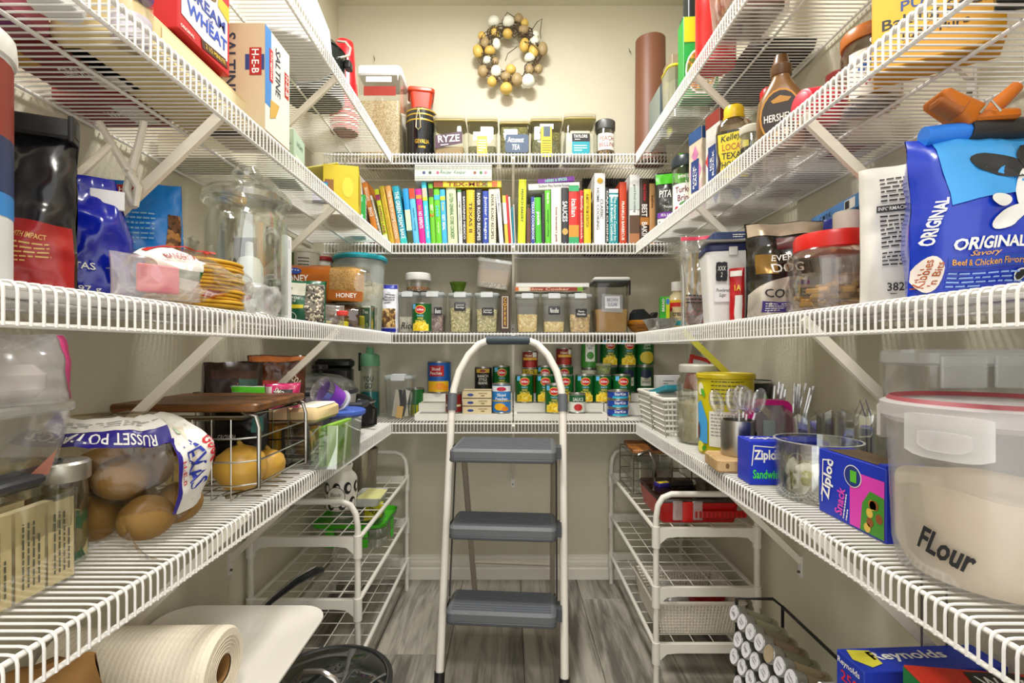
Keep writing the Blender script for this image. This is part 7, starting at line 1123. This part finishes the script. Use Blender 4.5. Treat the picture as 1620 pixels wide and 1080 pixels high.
# ================================================================ SPICE JARS
sr = thing('spice_rack', 'black wire spice rack standing by the right wall', 'rack', (0, 0, 0)); xs = .558; pit = .0415; ROWS = []
zrow = [.338-.054*i for i in range(6)]
for y in (.925, 1.262): MB().tube([(xs+.018, y, 0), (xs+.018, y, .36), (xs+.11, y, .36), (xs+.135, y, .34), (xs+.135, y, 0)], .004, 8).obj('end_hoop', BLACK, sr)
for z in zrow:
    for x, dz in ((xs+.035, .0365), (xs+.095, .0585)): MB().tube([(x, .925, z-dz), (x, 1.262, z-dz)], .0025, 6).obj('rail', BLACK, sr)
MB().tube([(xs+.135, .925, .34), (xs+.135, 1.262, .34)], .004, 8).obj('back_rail', BLACK, sr)
names = ['Cumin', 'Sweet\nBasil', 'Salt\nCelery', 'Cloves\nGround', '', 'Cinnamon\nGround', 'Poultry\nSeason', 'Chili\nPowder', 'Italian\nSeason', 'Ginger', 'Black\nPepper', 'Garlic\nPowder', 'Turkey\nRub', 'Rosemary', 'Onion\nPowder', 'Curry', 'Paprika', 'Sage', 'Thyme', 'Oregano', 'Nutmeg', 'Dill\nWeed', 'Allspice', 'Mustard', 'Bay\nLeaf', 'Mint', 'Anise', 'Clove', 'Chive', 'Parsley', 'Cayenne', 'Fennel', 'Ginger', 'Basil', 'Tarragon', 'Saffron']
spice = ['#7a5a2a', '#5a5a2a', '#6a5228', '#5c5a34', '#8a6a34', '#7a4a22', '#6a6438']; q = 0
proto = None
for ri, z in enumerate(zrow[:4]):
    for k in range(8-ri):
        y = 1.237-(pit*k)-(pit/2 if ri % 2 else 0); nm = names[q % len(names)]; q += 1
        lb = ('spice jar with a white lid reading %s' % nm.replace('\n', ' ').lower()) if nm else 'spice jar with a blank tan lid in the top row'
        lb += ', %s row of the rack' % ('top', 'second', 'third', 'fourth')[ri]
        t = thing('spice_jar', lb, 'jar', (xs, y, z), 0, 'spice jars in the black rack'); t.rotation_euler = (0, math.radians(110), 0)
        MB().lathe([(.0175, .026), (.0195, .03), (.0195, .104), (.017, .108)], 18).obj('glass_body', clear('#c9c9b4', .3, .05, .1), t)
        MB().lathe([(.0165, .03), (.0178, .034), (.0178, .1), (.001, .1)], 14).obj('spice', mat(spice[(q*3) % 7], .8, var=.15), t)
        MB().lathe([(.001, 0), (.0185, 0), (.0198, .002), (.0198, .02), (.0185, .024)], 22).obj('lid', mat('#a8a8a4', .3, .8), t)
        sf = flat((0, 0, 0), (0, -1, 0), (-1, 0, 0), .0006); disc(t, sf, 0, 0, .0178, .0178, mat('#e6e4ea', .5) if nm else mat('#a8987a', .6), 22, name='lid_label')
        if nm: text(t, sf, nm, 0, 0, .02, .012, mat('#3a3a48', .6), rot=-14, bold=0)
# ================================================================ RIGHT FOREGROUND: BOXES ON A WIRE STAND
t = thing('wire_stand', 'tall white wire stand under the foil and wrap boxes', 'stand', (0, 0, 0)); x0, x1, y0, y1, zz = .50, .755, .50, .80, .455
for x, y in ((x0, y0), (x1, y0), (x0, y1), (x1, y1)): MB().tube([(x, y, 0), (x, y, zz)], .004, 8).obj('leg', WIRE, t)
for z in (.1, zz): MB().tube([(x0, y0, z), (x1, y0, z), (x1, y1, z), (x0, y1, z)], .004, 8, True).obj('hoop', WIRE, t)
for i in range(1, 8): MB().tube([(x0, y0+(y1-y0)*i/8, zz+.002), (x1, y0+(y1-y0)*i/8, zz+.002)], .002, 5).obj('wire', WIRE, t)
for x in (.66, .70): MB().tube([(x, y1-.004, zz), (x, y1-.004, .69), (x+.02, y1-.004, .70)], .0016, 5).obj('back_wire', mat('#8a8a86', .3, .8), t)
t, f = carton('foil_box', 'blue foil box with white lettering and a yellow flash', 'box', (.632, .765, .4595), 3, .225, .058, .06, '#1434b0'); sf = f('top'); text(t, sf, 'Reynolds', -.016, .004, .12, .026, INKW, bold=.02); poly(t, sf, [(-.108, .0), (-.092, -.02), (-.07, -.012), (-.066, .02), (-.1, .024)], mat('#d8d03c', .5), e=.0004); sl = f('left'); text(t, sl, 'Reynolds', -.002, .047, .046, .012, INKW); text(t, sl, '250', .0, .028, .036, .016, mat('#d81c3c', .5)); rect(t, sl, .008, .028, .004, .022, mat('#c83a2c', .5)); text(t, f('front'), 'Reynolds Wrap', 0, .03, .15, .024, INKW)
t, f = carton('wrap_box', 'red, yellow and green plastic wrap box beside the foil', 'box', (.648, .655, .4595), -8, .2, .06, .092, '#c02a14'); sf = f('top'); poly(t, sf, [(-.04, -.028), (-.03, .022), (.03, .028), (.06, .01), (.05, -.028)], BLACK, e=.0004); text(t, sf, 'WAX', .006, .0, .06, .026, INKW, e=.0009); rect(t, f('front'), -.098, -.05, .004, .09, mat('#1c7a2c', .5)); poly(t, f('front'), [(-.085, .004), (-.04, .004), (-.03, .05), (-.06, .088), (-.075, .088)], mat('#d8b81c', .5), e=.0004); sl = f('left'); rect(t, sl, -.029, .029, .002, .09, mat('#1c7a34', .5)); text(t, sl, 'SANDWICH', 0, .045, .07, .014, INKW, rot=-90, e=.0006)
t, f = carton('parchment_box', 'long dark green and purple paper box under the shelf', 'box', (.655, .565, .4595), 2, .2, .065, .075, '#1c6a2a'); rect(t, f('top'), -.098, .098, -.03, -.006, mat('#3a2a7a', .5)); text(t, f('top'), 'PAPER', .0, -.018, .07, .014, INKW, e=.0006)
# ================================================================ LEFT FOREGROUND
t = thing('storage_crate', 'brown cardboard storage crate under the white platter', 'crate', (-.655, .83, 0)); MB().shell([(.16, .62, .004, 0), (.16, .62, .004, .355)], .006).obj('crate_body', mat('#8a6a44', .8, var=.1), t); MB().box(-.08, .08, -.31, .31, .35, .358).obj('crate_lid', mat('#94744c', .8), t, smooth=False)
t = thing('skillet', 'steel-handled dark skillet under the white platter', 'skillet', (-.61, .965, .3585)); MB().vessel([(.11, 0), (.115, .004), (.125, .04), (.128, .042)], .003, 36).obj('pan_body', mat('#26282a', .35, .4), t); MB().tube([(.03, .118, .034), (.048, .2, .046), (.066, .28, .05), (.086, .36, .042), (.092, .395, .03)], [.007, .008, .011, .013, .010], 10).obj('handle', mat('#2c2e30', .2, .6), t); MB().tube([(.03, .118, .041), (.05, .2, .055), (.07, .28, .062), (.09, .36, .056)], .003, 6).obj('handle_spine', STEEL, t)
t = thing('white_platter', 'large white rounded-square platter', 'platter', (-.565, .905, .4012)); rings = []
for w, d, r, z in ((.2, .24, .03, 0), (.21, .25, .035, .002), (.31, .34, .05, .02), (.345, .375, .06, .026), (.345, .375, .06, .030), (.31, .34, .05, .025), (.21, .25, .035, .008)): rings.append(rr(w, d, r, z, 6))
MB().loft(rings).obj('platter', mat('#e2ddd4', .25, var=.01), t)
MB().loft([rr(.12, .16, .03, -.0002, 5), rr(.11, .15, .03, .0008, 5)]).obj('foot', mat('#d8d2c8', .4), t)
t = thing('paper_towel_roll', 'white ribbed paper towel roll lying on the platter', 'paper towel', (-.585, .79, .4855), 1); r = .061; RIB = mat('#e0d6c2', .85, bump=.3, bscale=300)
MB().lathe([(.021, -.128), (r-.004, -.1285), (r, -.124), (r, .124), (r-.004, .1285), (.021, .128)], 40, c0=False, c1=False).xf(Matrix.Rotation(PI/2, 4, 'Y')).obj('towel', RIB, t)
b = MB()
for i in range(30): b.lathe([(r, -.122+.0082*i), (r+.0008, -.119+.0082*i), (r, -.1165+.0082*i)], 40, c0=False, c1=False)
b.xf(Matrix.Rotation(PI/2, 4, 'Y')).obj('embossing', RIB, t, kind='stuff')
MB().vessel([(.0215, -.126), (.0215, .126)], .0015, 24).xf(Matrix.Rotation(PI/2, 4, 'Y')).obj('core', mat('#8a6434', .8), t)
for i in range(5): MB().tube([(.129, .05*math.cos(a)*(.5+.11*i), .05*math.sin(a)*(.5+.11*i)) for a in [2*PI*j/24 for j in range(24)]], .0007, 4, True).obj('paper_edge', mat('#cfc4b0', .8), t)
t, sf = bag('paper_bag', 'crumpled brown paper bag beside the towel roll', 'bag', (-.60, .635, .3585), 20, .16, .235, .08, mat('#8a6434', .85), seed=101, crum=.02, neck=.3); rect(t, sf, -.05, .05, .04, .12, mat('#7a5628', .85), 8, 6)
t = thing('pot_stack', 'dark pot standing on the floor under the lidded pan', 'pot', (-.422, 1.135, 0)); MB().vessel([(.11, 0), (.115, .006), (.12, .16), (.124, .164)], .003, 36).obj('pot_body', mat('#1e1f21', .35, .4), t)
for s in (-1, 1): MB().tube([(-.03, s*.12, .13), (-.025, s*.15, .135), (.025, s*.15, .135), (.03, s*.12, .13)], .006, 8).obj('handle', mat('#3a3a3c', .3, .6), t)
t = thing('lidded_pan', 'black pan with a rimmed glass lid and steel handle', 'pan', (-.422, 1.135, .165)); MB().vessel([(.12, 0), (.126, .005), (.142, .055), (.146, .057)], .003, 44).obj('pan_body', mat('#17181a', .35, .3), t); MB().lathe([(.146, .057), (.15, .06), (.15, .066), (.14, .069), (.136, .066)], 44, c0=False, c1=False).obj('lid_rim', mat('#222426', .4), t); MB().lathe([(.138, .066), (.11, .08), (.05, .09), (.001, .092)], 40, c0=False).obj('glass_lid', clear('#6e7a78', .5, .03, .05), t)
MB().lathe([(.1385, .0665), (.1395, .0685), (.1375, .0695)], 44, c0=False, c1=False).obj('steel_band', mat('#a8a29a', .25, .9), t); MB().tube([(-.05, -.03, .088), (-.03, -.04, .118), (.01, -.05, .125), (.04, -.055, .112), (.055, -.055, .086)], .0065, 8).obj('lid_handle', mat('#c4c0ba', .2, .9), t)
